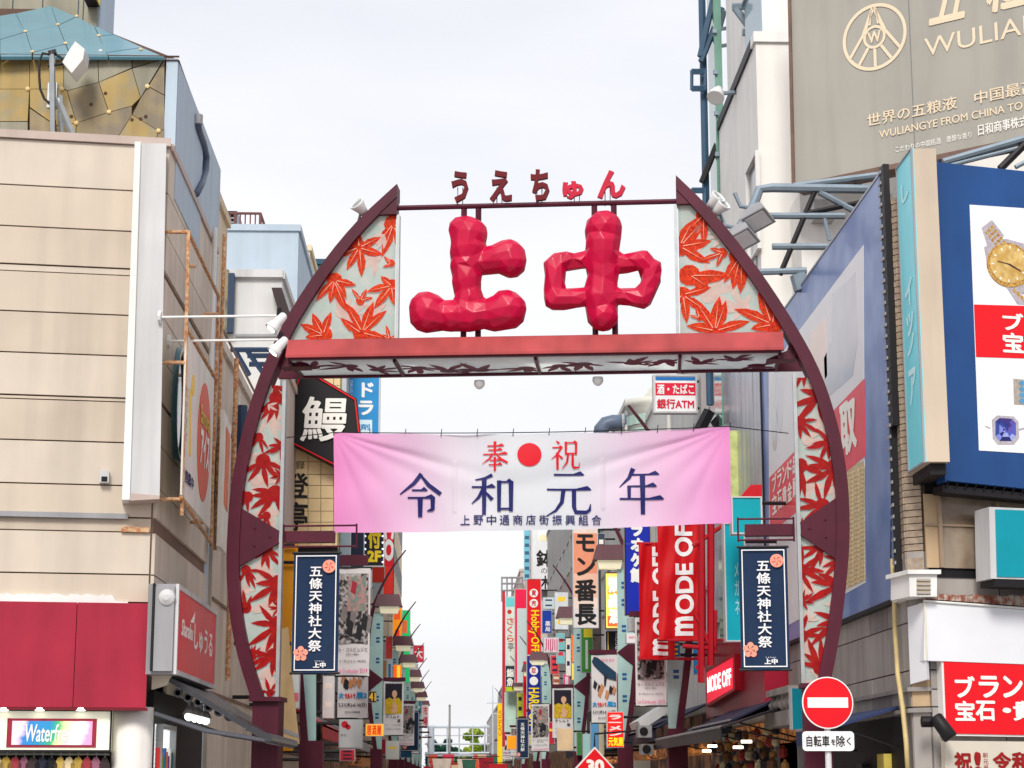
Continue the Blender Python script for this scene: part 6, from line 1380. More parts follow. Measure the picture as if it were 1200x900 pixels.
# --- left side
vsign('vertical_sign', 'black vertical sign edged with white bulbs and yellow 2F lettering left of the street gap', 62, (426, 590, 450.5, 664), (34, 30, 46), [('t', (432, 596, 446, 642), (246, 214, 40), '受付', dict(vert=True, bold=.05)), ('t', (431, 646, 446, 658), (246, 214, 40), '2F', dict(bold=.05))], rim=m_white)
t = ROOTS[-1]; f = FR(62)
for k in range(9):
    for x in (428, 448.5):
        c_ = f.uv(x, 598 + k * 7.6); m = MB(); m.lathe(f.w(*c_, .02), f.n, [(0, .035), (.03, .03), (.045, .01)], 8); m.link('bulb', M('pale lit bulb', (226, 240, 255), .4, 0, emis=.8), t)
vsign('vertical_sign', 'tall red sign with big white rounded letters behind the bulb edged sign', 70, (449, 585, 462, 697), (220, 28, 46), [('t', (450.5, 612, 461, 656), WH, 'CO', dict(rot=-1, bold=.05)), ('r', (450, 664, 461, 696), (232, 52, 40))], rim=m_black)
vsign('box_sign', 'orange red square sign under the bulb edged sign', 64, (436, 663, 451, 683), (228, 60, 44), rim=None); vsign('wall_sign', 'pale grey narrow board under the red square sign', 66, (437, 684, 449, 712), (172, 186, 190))
vsign('wall_sign', 'pale grey blue shutter board beside the banner arm', 50, (399, 590, 411, 652), (160, 176, 184)); vsign('wall_sign', 'dark navy board between the pale board and the bulb edged sign', 56, (411, 590, 427, 665), (34, 44, 66))
vsign('vertical_sign', 'orange vertical sign beneath the second left lamp hood', 78, (460, 712, 471, 752), (246, 150, 30), [('r', (462, 716, 469, 726), (240, 90, 40)), ('r', (463, 738, 468, 748), (230, 60, 40))], emis=.3)
vsign('vertical_sign', 'green and orange vertical sign highest past the orange one', 92, (471, 715, 480.5, 800), (40, 206, 120), [('r', (471.5, 727, 477, 742), (240, 110, 60))], emis=.2)
vsign('box_sign', 'small pink red shop sign below the green one', 105, (484, 756, 497, 776), (222, 60, 84), [('t', (486, 760, 495, 772), WH, '大', B)])
vsign('vertical_sign', 'glowing red and yellow vertical lantern sign beside the green one', 74, (461, 779, 471, 800), (246, 90, 20), [('r', (465, 780, 469, 800), (250, 200, 60))], emis=.8)
vsign('box_sign', 'orange lit shop sign with red characters low behind the left lamps', 56, (428, 848, 450, 863), (250, 170, 60), [('t', (430, 850, 447, 861), (190, 30, 20), '居酒屋', B)], emis=.8)
vsign('box_sign', 'dark and gold number sign behind the first left posters', 54, (432, 810, 441, 823), (60, 30, 30), [('t', (433, 812, 440, 821), (240, 190, 60), '41', B)], emis=.2)
vsign('box_sign', 'slanted white board with red crab drawing on the left shop roof', 33, (397, 842, 425, 877), (210, 214, 216), [('c', (404, 849, 4), (214, 40, 60)), ('c', (408, 852, 3), (214, 40, 60)), ('t', (399, 860, 407, 863), BK, 'かに')])
vsign('vertical_sign', 'red characters on a pale vertical sign far down the left side', 130, (494, 826, 502, 852), (240, 226, 226), [('t', (496, 828, 501, 850), (220, 40, 80), '市場', V1)])
vsign('vertical_sign', 'white narrow sign with blue and tan stripes behind the left lamp panel', 66, (441, 772, 460, 800), (196, 204, 208), [('r', (449, 774, 453, 798), (170, 130, 80)), ('r', (455, 778, 458, 799), (70, 120, 170))])
vsign('wall_sign', 'petrol blue frame board behind the far yellow poster', 80, (469, 846, 483, 888), (40, 100, 140), [('r', (471, 850, 482, 868), (70, 60, 80))])
# --- right side
vsign('store_sign', 'white convenience store sign with blue stripe and red band above the street banner', 39, (765.5, 439, 817, 484), (234, 234, 238), [('r', (768, 442, 815, 446), (24, 110, 184)), ('r', (768, 449, 815, 463.5), (214, 24, 60)), ('t', (770, 451, 813, 462), WH, '酒・たばこ', B), ('t', (770, 468, 813, 479), (206, 24, 60), '銀行ATM', B)], rim=m_lgrey, grp='convenience store signs')
vsign('store_sign', 'second store sign half hidden behind the dark steel post to the right of the first', 37.5, (832, 439, 868, 484), (214, 210, 220), [('r', (834, 442, 866, 446), (40, 116, 184)), ('r', (834, 449, 866, 463.5), (190, 40, 90)), ('t', (836, 451, 864, 462), WH, 'たばこ', B), ('t', (836, 468, 864, 479), (200, 60, 100), '行ATM', B)], rim=m_lgrey, grp='convenience store signs')
vsign('vertical_sign', 'large white and salmon vertical sign with black brush lettering', 58, (671, 600, 701, 736), (236, 214, 204), [('r', (672, 625, 700, 672), (232, 150, 118)), ('r', (672, 672, 700, 700), (236, 190, 168)), ('r', (672, 712, 700, 735), (222, 214, 214)), ('t', (674, 627, 698, 732), BK, 'モン番長', dict(vert=True, bold=.035))], rim=m_lgrey)
vsign('vertical_sign', 'glowing orange and cream menu sign beside the dark building strip', 50, (709, 671, 731, 737), (250, 190, 90), [('r', (712, 676, 729, 684), (255, 236, 170)), ('r', (712, 690, 729, 696), (244, 140, 50)), ('r', (712, 703, 729, 712), (255, 240, 180)), ('r', (712, 722, 729, 734), (240, 110, 60)), ('t', (714, 678, 727, 730), (255, 250, 226), '焼肉酒', dict(vert=True, bold=.05))], emis=.9, rim=m_black)
vsign('vertical_sign', 'black sign with small rotated white writing under the glowing orange menu sign', 50.5, (709, 739, 731, 765), (34, 32, 38), [('t', (721, 742, 725, 761), WH, 'nude', dict(rot=-1)), ('r', (712, 741, 713, 762), (240, 200, 90))])
vsign('vertical_sign', 'royal blue sign with white rotated lettering behind the red flags', 41, (732, 590, 762, 721), (18, 40, 168), [('t', (739, 596, 753, 682), WH, 'カラオケ館', dict(vert=True, bold=.07)), ('r', (733, 637, 760, 638), (60, 80, 200))], rim=m_black)
vsign('vertical_sign', 'red half of the tall recycle shop sign with yellow rotated letters', 88, (617, 678, 634.5, 768), (222, 18, 34), [('c', (625.5, 695, 5), WH), ('c', (625.5, 707, 5), WH), ('t', (623, 692, 628, 698), (200, 60, 60), '買', B), ('t', (623, 704, 628, 710), (200, 60, 60), '売', B), ('t', (619.5, 715, 632, 765), (252, 222, 20), 'Hobby·OFF', dict(rot=-1, off=.02))], rim=m_lgrey, grp='stacked recycle shop signs')
vsign('vertical_sign', 'blue half of the tall recycle shop sign with yellow rotated letters', 88, (617, 768, 634.5, 858), (24, 40, 140), [('c', (625.5, 774, 5), WH), ('c', (625.5, 786, 5), WH), ('c', (625.5, 798, 5), WH), ('t', (623, 771, 628, 777), (200, 60, 60), '買', B), ('t', (623, 783, 628, 789), (200, 60, 60), '取', B), ('t', (619.5, 806, 632, 853), (252, 222, 20), 'HARD·OFF', dict(rot=-1, off=.02))], rim=m_lgrey, grp='stacked recycle shop signs')
vsign('large_sign', 'broad white sign with black brush characters and small red script high on the right', 97, (622, 600, 671, 692), (222, 224, 228), [('t', (629, 645, 647, 664), BK, '鉢', B), ('t', (634, 666, 641, 672), BK, 'の'), ('t', (633, 675, 645, 690), BK, '木', B), ('t', (653, 643, 661, 668), (220, 50, 70), 'とんかつ', dict(vert=True)), ('t', (663, 645, 667, 663), BK, 'お食事', dict(vert=True)), ('r', (632, 627, 649, 634), (236, 228, 190)), ('c', (648, 680, 1.4), (230, 90, 80))])
vsign('lattice_sign', 'narrow pale blue lattice strip left of the white brush character sign', 98, (614, 600, 621, 680), (120, 190, 214), [('r', (615, 628 + k * 9, 620, 632 + k * 9), (60, 100, 130)) for k in range(6)])
vsign('vertical_sign', 'white and aqua vertical sign with red script at the right edge of the street gap', 108, (592, 699, 605, 780), (214, 226, 220), [('r', (593, 700, 604, 711), (110, 206, 214)), ('c', (597, 717, 2.6), (200, 50, 40)), ('t', (594, 724, 602, 752), (220, 80, 60), 'さくら', V1), ('t', (595, 753, 602, 763), BK, '亭')])
vsign('vertical_sign', 'dark sign with white brush writing and green foot below the aqua one', 108, (592, 780, 604, 810), (30, 50, 66), [('t', (594, 784, 602, 804), WH, '鮨魚', V2), ('r', (593, 805, 603, 810), (190, 210, 40))]); vsign('vertical_sign', 'pale mint blank board under the dark brush written sign', 109, (591, 811, 605, 858), (190, 220, 208))
vsign('vertical_sign', 'thin red sign edge with orange slit at the border of the street gap', 112, (588.5, 691, 592, 875), (206, 40, 60)); vsign('large_sign', 'bright crimson hook shaped board behind the recycle shop sign', 104, (603, 690, 618, 800), (232, 30, 80), [('r', (606, 713, 618, 800), (196, 210, 214))])
vsign('vertical_sign', 'slim pure red vertical board left of the blue recycle sign', 94, (613, 775, 617, 840), (222, 16, 40)); vsign('vertical_sign', 'yellow vertical sign with dark rotated letters far down the right side', 126, (583, 824, 589, 905), (250, 206, 20), [('t', (584, 832, 588, 862), (190, 110, 20), 'CAMERA', dict(rot=1))], emis=.1)
vsign('box_sign', 'blue sign with white characters right of the red recycle sign', 80, (635, 715, 647, 742), (20, 60, 160), [('t', (639, 728, 645, 740), WH, '薬局', V1)]); vsign('box_sign', 'white sign with magenta characters and dark roofline below the blue pharmacy board', 70, (637, 747, 655, 765), (226, 214, 222), [('t', (639, 749, 653, 763), (210, 40, 110), '川川', B)])
vsign('vertical_sign', 'deep green and blue board behind the blue recycle sign', 86, (634, 792, 645, 840), (18, 90, 110), [('r', (635, 793, 644, 804), (20, 60, 150)), ('t', (638, 826, 643, 836), WH, 'MA', dict(rot=1))])
vsign('vertical_sign', 'bright orange vertical board under the brush lettered sign', 68, (670, 744, 680, 776), (246, 110, 20), emis=.3); vsign('vertical_sign', 'yellow board with green edge below the bright orange one', 66, (670, 777, 682, 797), (250, 214, 40), [('r', (680, 779, 682, 796), (60, 150, 60))], emis=.2)
vsign('vertical_sign', 'green and yellow sign peeping right of the orange board', 60, (681, 736, 695, 788), (70, 140, 60), [('r', (684, 737, 694, 747), (240, 220, 60)), ('r', (686, 750, 689, 784), (226, 226, 226))], emis=.1)
vsign('box_sign', 'red lit restaurant sign with white and yellow characters between two posters', 43, (711, 834, 731, 876), (230, 26, 22), [('t', (714, 838, 728, 862), WH, 'ラーメン', dict(vert=True, bold=.06)), ('t', (713, 864, 730, 874), (250, 206, 30), '元気屋', B)], emis=.7)
vsign('box_sign', 'small white notice with pink writing above the first right lamp arm', 40, (734, 742, 748, 754), (226, 222, 226), [('t', (737, 745, 746, 748), (220, 60, 90), 'sale')])
vsign('vertical_sign', 'pink framed sign behind the second right lamp spine', 72, (660, 790, 668, 815), (226, 50, 130), [('r', (662, 793, 666, 812), (232, 220, 226))]); vsign('vertical_sign', 'brown ladder like sign between the teal board and the pink one', 76, (648, 790, 656, 822), (176, 96, 70), [('r', (649, 793 + 7 * k, 655, 796 + 7 * k), (232, 214, 190)) for k in range(4)])
vsign('box_sign', 'orange glowing triangle sign far down on the right', 100, (594, 862, 606, 878), (250, 130, 20), emis=.6)
for k, (x0, x1, y0, y1, Y, c_, lb) in enumerate(((653, 672, 853, 880, 58, (214, 186, 150), 'tan paper board low on the right below the posters'), (676, 682, 858, 885, 56, (60, 120, 60), 'green strip board low on the right'), (683, 692, 860, 890, 52, (150, 190, 190), 'pale teal board low on the right beside the diamond sign'), (692, 702, 846, 880, 48, (90, 150, 196), 'blue slanted board by the red diamond sign'), (702, 708, 846, 885, 47, (226, 214, 180), 'cream post board next to the red restaurant sign'))): vsign('wall_sign', lb, Y, (x0, y0, x1, y1), c_)
# red diamond sign
dm = T('diamond_sign', 'red diamond shaped hanging sign with white lettering at the bottom middle', 'sign'); f = FR(40)
prism('casing', f, px(f, (697, 875), (720, 900), (697, 926), (674, 900)), -.1, 0, m_white, dm); prism('face', f, px(f, (697, 877.5), (717.5, 900), (697, 923), (676.5, 900)), 0, .012, m_redp, dm); ptext(f, '30', (688, 891, 707, 906), m_wface, dm, d=.018, bold=.05)
m = MB(); m.tube([f.w(*f.uv(697, 876), -.05), f.w(*f.uv(697, 860), -.05), f.w(*f.uv(760, 855), -.05)], .02, 6); m.link('hanger', m_black, dm)
# teal shop boards by the right navy banner
vsign('box_sign', 'bright teal blank box sign touching the right edge of the street banner', 28.5, (857, 582, 893, 626), (0, 160, 176), rim=m_lgrey); vsign('vertical_sign', 'teal vertical board with faint white writing behind the right navy banner', 29.5, (849, 613, 874, 752), (0, 158, 178), [('t', (861, 660, 866, 720), (150, 210, 220), 'メガネ', V1)], rim=m_lgrey)
# ============================================================ clothes shop on the right
ms = T('clothes_store', 'red fronted clothes store with a lit white on red box sign on the right', 'shop')
XM = 4.62; mp_ = RS(XM); yN = -mp_.uv(893, 800)[0]; yF = -mp_.uv(800, 800)[0]; zT = mp_.uv(870, 756)[1]; zB = mp_.uv(870, 828)[1]; print('mode', yN, yF, zT, zB)
m_mred = M('store red cladding', (150, 16, 44), .4, .08, 2, coat=.2)
box('upper_red_wall', (XM, 29.2, zB - .05, XR + .3, 36, zT + .25), m_mred, ms)
q = RS(XM - .12); P = px(q, (827, 786), (861, 766), (861, 809), (828, 829)); prism('light_box', q, P, -.12, 0, m_redst, ms); c_ = (sum(p[0] for p in P) / 4, sum(p[1] for p in P) / 4)
P2 = [((p[0] - c_[0]) * .9 + c_[0], (p[1] - c_[1]) * .84 + c_[1]) for p in P]; prism('lit_face', q, P2, 0, .01, M('lit crimson face', (230, 30, 60), .4, .08, 3, emis=.7), ms)
us_ = sorted(p[0] for p in P2); zl = (P2[2][1] + P2[3][1]) / 2; zh = (P2[0][1] + P2[1][1]) / 2
text(q, 'MODE OFF', (us_[0] + .15, zl + .12, us_[3] - .15, zh - .12), M('lit white letters', (255, 252, 250), .4, 0, emis=1.2), ms, d=.02, off=.03)
# open steel frame in red, store front, awnings, ceiling lamps
for (a, b) in (((822, 610), (822, 800)), ((833, 600), (833, 780)), ((800, 757), (838, 760)), ((812, 640), (848, 615)), ((815, 720), (833, 760)), ((838, 715), (838, 765))):
    m = MB(); f = FR(31.5); m.tube([f.w(*f.uv(*a)), f.w(*f.uv(*b))], .035 if a[0] not in (822, 833) else .06, 6); m.link('red_frame_bar', m_redst, ms)
slope_awn('dark awning over the clothes store front beneath its lit box sign', 27.6, 36.5, 3.75, zB - .02, zB - .42, M('black awning sheet', (30, 28, 34), .4, .15, 4, coat=.3), 'dark store awnings')
ss = T('grocery_shop', 'warm lit glazed shop under the dark awning with bright strip lamps and goods', 'shop'); pq = RS(XR - .02)
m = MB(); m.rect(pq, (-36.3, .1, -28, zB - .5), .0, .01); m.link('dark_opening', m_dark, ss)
m_amber = M('amber lit goods', (190, 120, 60), .5, .6, 7, emis=.35, col2=(50, 30, 34)); 
m = MB(); m.rect(pq, (-35.5, 2.15, -28.6, 2.5), .02, .05); m.link('amber_display', m_amber, ss)
for k in range(4):
    y = 28.7 + k * 1.9; m = MB(); m.box(4.2 + .15 * (k % 2), y, zB - .62 - .05 * (k % 2), 4.34 + .15 * (k % 2), y + .12, zB - .58 - .05 * (k % 2)); m.link('strip_lamp', M('glaring tube', (255, 244, 224), .4, 0, emis=4), ss)
for k in range(40):
    y = 28.4 + k * .19; z = 1.75 + .17 * (k % 4); q_ = .05 + .04 * R(); m = MB(); m.lathe((4.78 - .1 * R(), y, z), (0, 0, 1), [(0, q_ * .6), (q_ * .5, q_), (q_ * 1.6, q_ * .9), (q_ * 2, q_ * .4), (q_ * 2.3, q_ * .35)], 8); m.link('goods_jar', M('goods %d' % (k % 5), [(190, 140, 80), (150, 50, 44), (190, 180, 150), (56, 52, 60), (120, 84, 60)][k % 5], .6, .3, 9), ss)
for k in range(5): m = MB(); y = 28 + k * 2; m.rect(pq, (-y - .05, .1, -y + .05, zB - .5), .03, .1); m.link('glazing_post', m_grey, ss)
# stone balcony with balusters, teal panel
bl = T('stone_balcony', 'small grey stone balustrade with bulbous balusters behind the no entry sign', 'balcony'); XBq = 4.55; bq = RS(XBq); y0b, y1b = -bq.uv(926, 800)[0], -bq.uv(900, 820)[0]; zt = bq.uv(915, 806)[1]; zb = bq.uv(915, 834)[1]; print('balc', y0b, y1b, zt, zb)
box('top_rail', (XBq - .03, y0b, zt - .09, XBq + .25, y1b, zt), m_stone, bl); box('base_slab', (XBq - .05, y0b - .05, zb - .2, XR, y1b + .05, zb), m_stone2, bl)
for k in range(5):
    m = MB(); y = y0b + .15 + (y1b - y0b - .3) * k / 4; H_ = zt - .09 - zb; m.lathe((XBq + .08, y, zb), (0, 0, 1), [(0, .05), (H_ * .12, .05), (H_ * .3, .09), (H_ * .55, .1), (H_ * .8, .05), (H_, .06)], 12); m.link('baluster', m_stone, bl, True)
vsign('wall_sign', 'narrow teal board behind the left edge of the no entry sign', 25.5, (928, 806, 941, 855), (0, 130, 150)); 
# ============================================================ backing buildings
def row_building(label, sg, X, y0, y1, z, mat, win_=0, name='shop_building', cols=0, xo=9):
    t = T(name, label, 'building'); x0, x1 = (X - xo, X) if sg < 0 else (X, X + xo)
    box('wall', (x0, y0, 0, x1, y1, z), mat, t); box('parapet', (x0 - .05 * (sg > 0), y0 - .05, z - .02, x1 + .05 * (sg < 0), y1 + .05, z + .14), mat, t)
    pl = LS(X) if sg < 0 else RS(X); ff = FR(y0); k = 0
    n = max(1, int((y1 - y0) / 2.6)); zz_ = 4.0
    while zz_ < z - 1.4:
        for i in range(n):
            a = y0 + (y1 - y0) * (i + .18) / n; b = y0 + (y1 - y0) * (i + .82) / n
            rr_ = (a, zz_, b, zz_ + 1.35) if sg < 0 else (-b, zz_, -a, zz_ + 1.35); win('window', pl, rr_, t, m_alu, m_glassd if (i + int(zz_)) % 3 else m_glassm, .07, 1)
        if cols:
            for i in range(cols):
                xa = (x1 - .5 - 1.5 * (i + 1)) if sg < 0 else (x0 + .5 + 1.5 * i); win('window', ff, (xa, zz_, xa + 1.1, zz_ + 1.3), t, m_alu, m_glassd, .06, 0)
        zz_ += 2.9
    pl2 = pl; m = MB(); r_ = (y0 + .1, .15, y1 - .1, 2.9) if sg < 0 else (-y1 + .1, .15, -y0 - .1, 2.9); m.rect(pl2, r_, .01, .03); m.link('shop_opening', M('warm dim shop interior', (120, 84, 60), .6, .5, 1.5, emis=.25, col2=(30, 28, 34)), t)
    return t
m_w1 = M('off white tiled front', (206, 206, 204), .6, .07, 1.2, streak=.14); m_w2 = M('light grey front', (176, 180, 184), .6, .07, 1.2, streak=.14); m_w3 = M('tan rendered front', (192, 172, 148), .6, .07, 1.2, streak=.14); m_w4 = M('dark brown front', (66, 56, 58), .5, .1, 1.5); m_w5 = M('pale pink front', (206, 188, 186), .6, .06)
h = lambda y, Y: (915 - y) * Y / 2300 + 1.6
# left row
Yt_ = 39.9; te = T('tiled_sign_tower', 'cream tiled sign tower with black brush characters between left rib and pink banner', 'sign'); f = FR(Yt_)
a, zt = f.uv(312, 421); b, _ = f.uv(399, 421); box('wall', (a - .2, Yt_ + .06, f.uv(340, 640)[1], b, 40.6, zt), M('green grey joint', (178, 176, 120), .7), te)
m_ctile = M('cream wall tile', (232, 206, 158), .5, .06, 3, streak=.06)
xs = [300, 318, 332, 346, 361, 376, 391, 399]; ys = [421, 436, 452, 468, 483, 498, 513, 525, 541, 556, 569, 584, 599, 612, 626, 640]
for i in range(len(xs) - 1):
    for j in range(len(ys) - 1):
        r0 = f.rect(xs[i], ys[j], xs[i + 1], ys[j + 1]); m = MB(); m.rect(f, (r0[0] + .006, r0[1] + .006, min(r0[2] - .006, b), r0[3] - .006), -.03, .01); m.link('wall_tile', m_ctile, te)
for ch_, pr in (('登', (334, 541, 341, 549)), ('録', (347, 541, 357, 550)), ('登', (335, 555, 361, 583)), ('亭', (335, 589, 360, 622))): ptext(f, ch_, pr, m_ink, te, d=.02, bold=.02 if pr[1] > 550 else 0)
m = MB(); zq = f.uv(340, 640)[1]; m.box(a, 40, zq - .12, b, 40.5, zq - .01); m.link('base_beam', m_black, te); m = MB(); m.box(a + .1, 40.1, 0, a + .3, 40.3, zq - .12); m.link('leg', m_black, te)
ee = T('eel_sign', 'black hexagonal sign with red rim and large white brush character left of the banner', 'sign'); f = FR(39.5)
H1 = px(f, (352, 432), (374, 441), (418, 467), (424, 520), (416, 559), (391, 546), (333, 516), (331, 500)); prism('casing', f, H1, -.3, 0, m_black, ee)
def rimpoly(P, w0, w1, d, mt, nm):
    c_ = (sum(p[0] for p in P) / len(P), sum(p[1] for p in P) / len(P)); s = lambda k: [((p[0] - c_[0]) * k + c_[0], (p[1] - c_[1]) * k + c_[1]) for p in P]; A_, B_ = s(w0), s(w1); n = len(P)
    for k in range(n):
        m = MB(); m.prism(f, [A_[k], A_[(k + 1) % n], B_[(k + 1) % n], B_[k]], 0, d); m.link(nm, mt, ee)
rimpoly(H1, .97, .935, .03, m_redp, 'red_rim'); ptext(f, '鰻', (353, 466, 406, 517), m_wface, ee, d=.04, bold=.014, slant=.06)
bsn = vsign('vertical_sign', 'light blue vertical sign with white katakana above the left end of the street banner', 60, (407.5, 425, 445, 560), (40, 136, 196), [('t', (421, 449, 437, 486), WH, 'ドラ', dict(vert=True, bold=.04)), ('r', (409, 492, 436, 520), (206, 226, 236)), ('t', (411, 497, 433, 504), (60, 140, 190), '調剤', B), ('t', (410, 446, 413, 478), (200, 226, 240), 'DRUG STORE', dict(rot=-1))], depth=.5)
ye = T('mustard_wall_board', 'mustard yellow wall board behind the lower left rib of the gate', 'sign board'); f = FR(34); prect('board', f, (262, 622, 346, 880), -.2, 0, M('mustard wall', (206, 138, 18), .6, .1, 2, streak=.1), ye); prect('green_box', f, (259, 790, 280, 818), 0, .4, M('dark green box', (26, 56, 50), .5), ye); prect('white_panel', f, (275, 826, 296, 856), 0, .3, m_white, ye)
for y in (640, 660): m = MB(); m.tube([f.w(*f.uv(331, y), .1), f.w(*f.uv(346, y), .1)], .03, 5); m.link('iron_bar', m_black, ye)
ro = T('rolled_sheet', 'beige rolled banner sheet leaning beside the left gate pillar', 'sheet'); f = FR(28); m = MB()
P = px(f, (328, 738), (338, 735), (342, 790), (351, 872), (330, 862), (327, 800)); m.prism(f, P, -.03, .03); m.link('sheet', M('beige sheet', (206, 176, 130), .6, .15, 3, streak=.2), ro); prism('dark_hem', f, px(f, (328, 852), (350, 860), (350.5, 865), (328, 857)), .03, .04, m_grey, ro)
vsign('wall_sign', 'white notice board with pink border behind the left navy banner pole', 29, (341, 740, 351, 830), (214, 220, 222), [('r', (343, 812, 350, 822), (226, 120, 140))]); 
row_building('long pale fronted building row beyond the dark shop row', -1, -3.25, 58.5, 74, 15, m_w2)
row_building('tan building with the tall red sign on the left', -1, -3.2, 74.5, 98, h(600, 98), m_w3); row_building('pale building whose edge bounds the left side of the street gap', -1, -3.15, 98.5, 122, h(596, 122), M('cream render', ()))
row_building('lower grey building further along the left', -1, -3.2, 122.5, 150, h(742, 135), m_w2); row_building('off white far building on the left near the footbridge', -1, -3.3, 150.5, 185, h(752, 160), m_w1); row_building('last low pale building on the left by the footbridge', -1, -3.4, 186, 230, h(800, 200), m_w5)
row_building('dark shop row behind the cream tiled sign tower', -1, -3.24, 49.2, 58, 9.5, m_w4)
# right row
t = row_building('glossy pale building carrying the convenience store signs', 1, 5.02, Yfar + 1.2, 44.5, h(436, 42), m_w1)
f = FR(Yfar + 1.15)
gsh = T('silver_shutter_wall', 'silver glossy ribbed wall between the street banner and the blue billboard', 'wall panel'); sq = RS(4.97)
for k in range(9):
    y = 31.2 + k * .66; m = MB(); m.rect(sq, (-y - .6, 4.5, -y, 10.2), -.03, .0 + .01 * (k % 2)); m.link('panel', M('silver glossy panel', (176, 178, 186), .25, .15, 1.2, metal=.4, streak=.3), gsh)
m = MB(); m.rect(sq, (-33.9, 6.2, -33.65, 7.6), .0, .2); m.link('banner_strip', M('yellow green strip', (190, 200, 130), .6, .3, 6), gsh)
for (a, b) in (((838, 500), (858, 478)), ((820, 505), (832, 482)), ((858, 479), (885, 479))): 
    m = MB(); ff = FR(36); m.tube([ff.w(*ff.uv(*a)), ff.w(*ff.uv(*b))], .12, 5); m.link('bracket_bar', m_black, gsh)
pr_ = T('red_parasol', 'red canopy corner above the bright teal box sign', 'canopy'); ff = FR(29); prism('canopy', ff, px(ff, (868, 582), (893, 582), (893, 568), (880, 568)), -.4, 0, M('red canopy cloth', (190, 20, 36), .6), pr_)
row_building('white building behind the convenience store sign', 1, 5.0, 45, 55, h(478, 48), M('smooth white render', ()))
cv = T('curved_lattice_building', 'curved white building corner with square lattice windows above the banner', 'building'); c_ = FR(50).uv(770, 500); m = MB(); R_ = .85; cx = c_[0] + .12; zT2 = h(476, 50)
m.lathe((cx, 50.5, 0), (0, 0, 1), [(0, R_), (zT2, R_), (zT2 + .05, R_ + .06), (zT2 + .2, R_ + .06)], 28); m.link('wall', M('pale stone front', (206, 204, 196), .6, .06), cv, True)
for i in range(9):
    a = pi + .25 + i * .28
    for j in range(3):
        p = Vector((cx + (R_ + .01) * cos(a), 50.5 + (R_ + .01) * sin(a), zT2 - .35 - j * .36)); m = MB(); t_ = Vector((-sin(a), cos(a), 0)) * .13; n_ = Vector((cos(a), sin(a), 0)) * .01
        m.poly([p - t_ + n_ - Vector((0, 0, .13)), p + t_ + n_ - Vector((0, 0, .13)), p + t_ + n_ + Vector((0, 0, .13)), p - t_ + n_ + Vector((0, 0, .13))]); m.link('pane', M('pale green pane', (170, 196, 186), .2, .1), cv)
f = FR(51); prism('sloping_wall', f, px(f, (736, 492), (766, 446), (830, 446), (830, 600), (742, 600)), -2, -.9, M('pale stone front', ()), cv)
dk = T('roof_duct', 'fat dark blue ventilation duct elbow just above the street banner', 'duct'); f = FR(54); m = MB(); m.tube([f.w(*f.uv(*p)) for p in ((704, 512), (705, 503), (710, 497), (718, 495), (735, 495))], .22, 14); m.link('duct', M('slate blue duct', ()), dk, True); m = MB(); m.tube([f.w(*f.uv(728, 495)), f.w(*f.uv(731, 495))], .25, 14); m.link('flange', m_grey, dk)
row_building('pale building carrying the royal blue sign on the right', 1, 5.0, 55.5, 66, h(506, 60), m_w1); row_building('dark narrow building beside the brush lettered sign', 1, 4.9, 66.4, 72, h(600, 66), m_w4); row_building('light grey building behind the white brush character sign', 1, 4.7, 72.5, 97, h(610, 90), m_w2)
row_building('pale building with the recycle shop signs', 1, 4.2, 97.5, 112, h(600, 105), m_w1); row_building('pink and white building edge bounding the right side of the street gap', 1, 3.9, 112.5, 132, h(698, 125), m_w5); row_building('low far building by the yellow sign on the right', 1, 3.9, 132.5, 165, h(800, 140), m_w2); row_building('last low building on the right by the footbridge', 1, 4.0, 166, 225, h(838, 190), m_w1)
rr2 = T('roof_scaffold', 'thin pale roof railing scaffold above the crimson hook shaped board', 'railing'); f = FR(112)
for y in (677, 684, 692): m = MB(); m.tube([f.w(*f.uv(587, y)), f.w(*f.uv(613, y))], .06, 5); m.link('rail', m_grey, rr2)
for x in (588, 594, 600, 606, 612): m = MB(); m.tube([f.w(*f.uv(x, 676)), f.w(*f.uv(x, 705))], .05, 5); m.link('upright', m_grey, rr2)
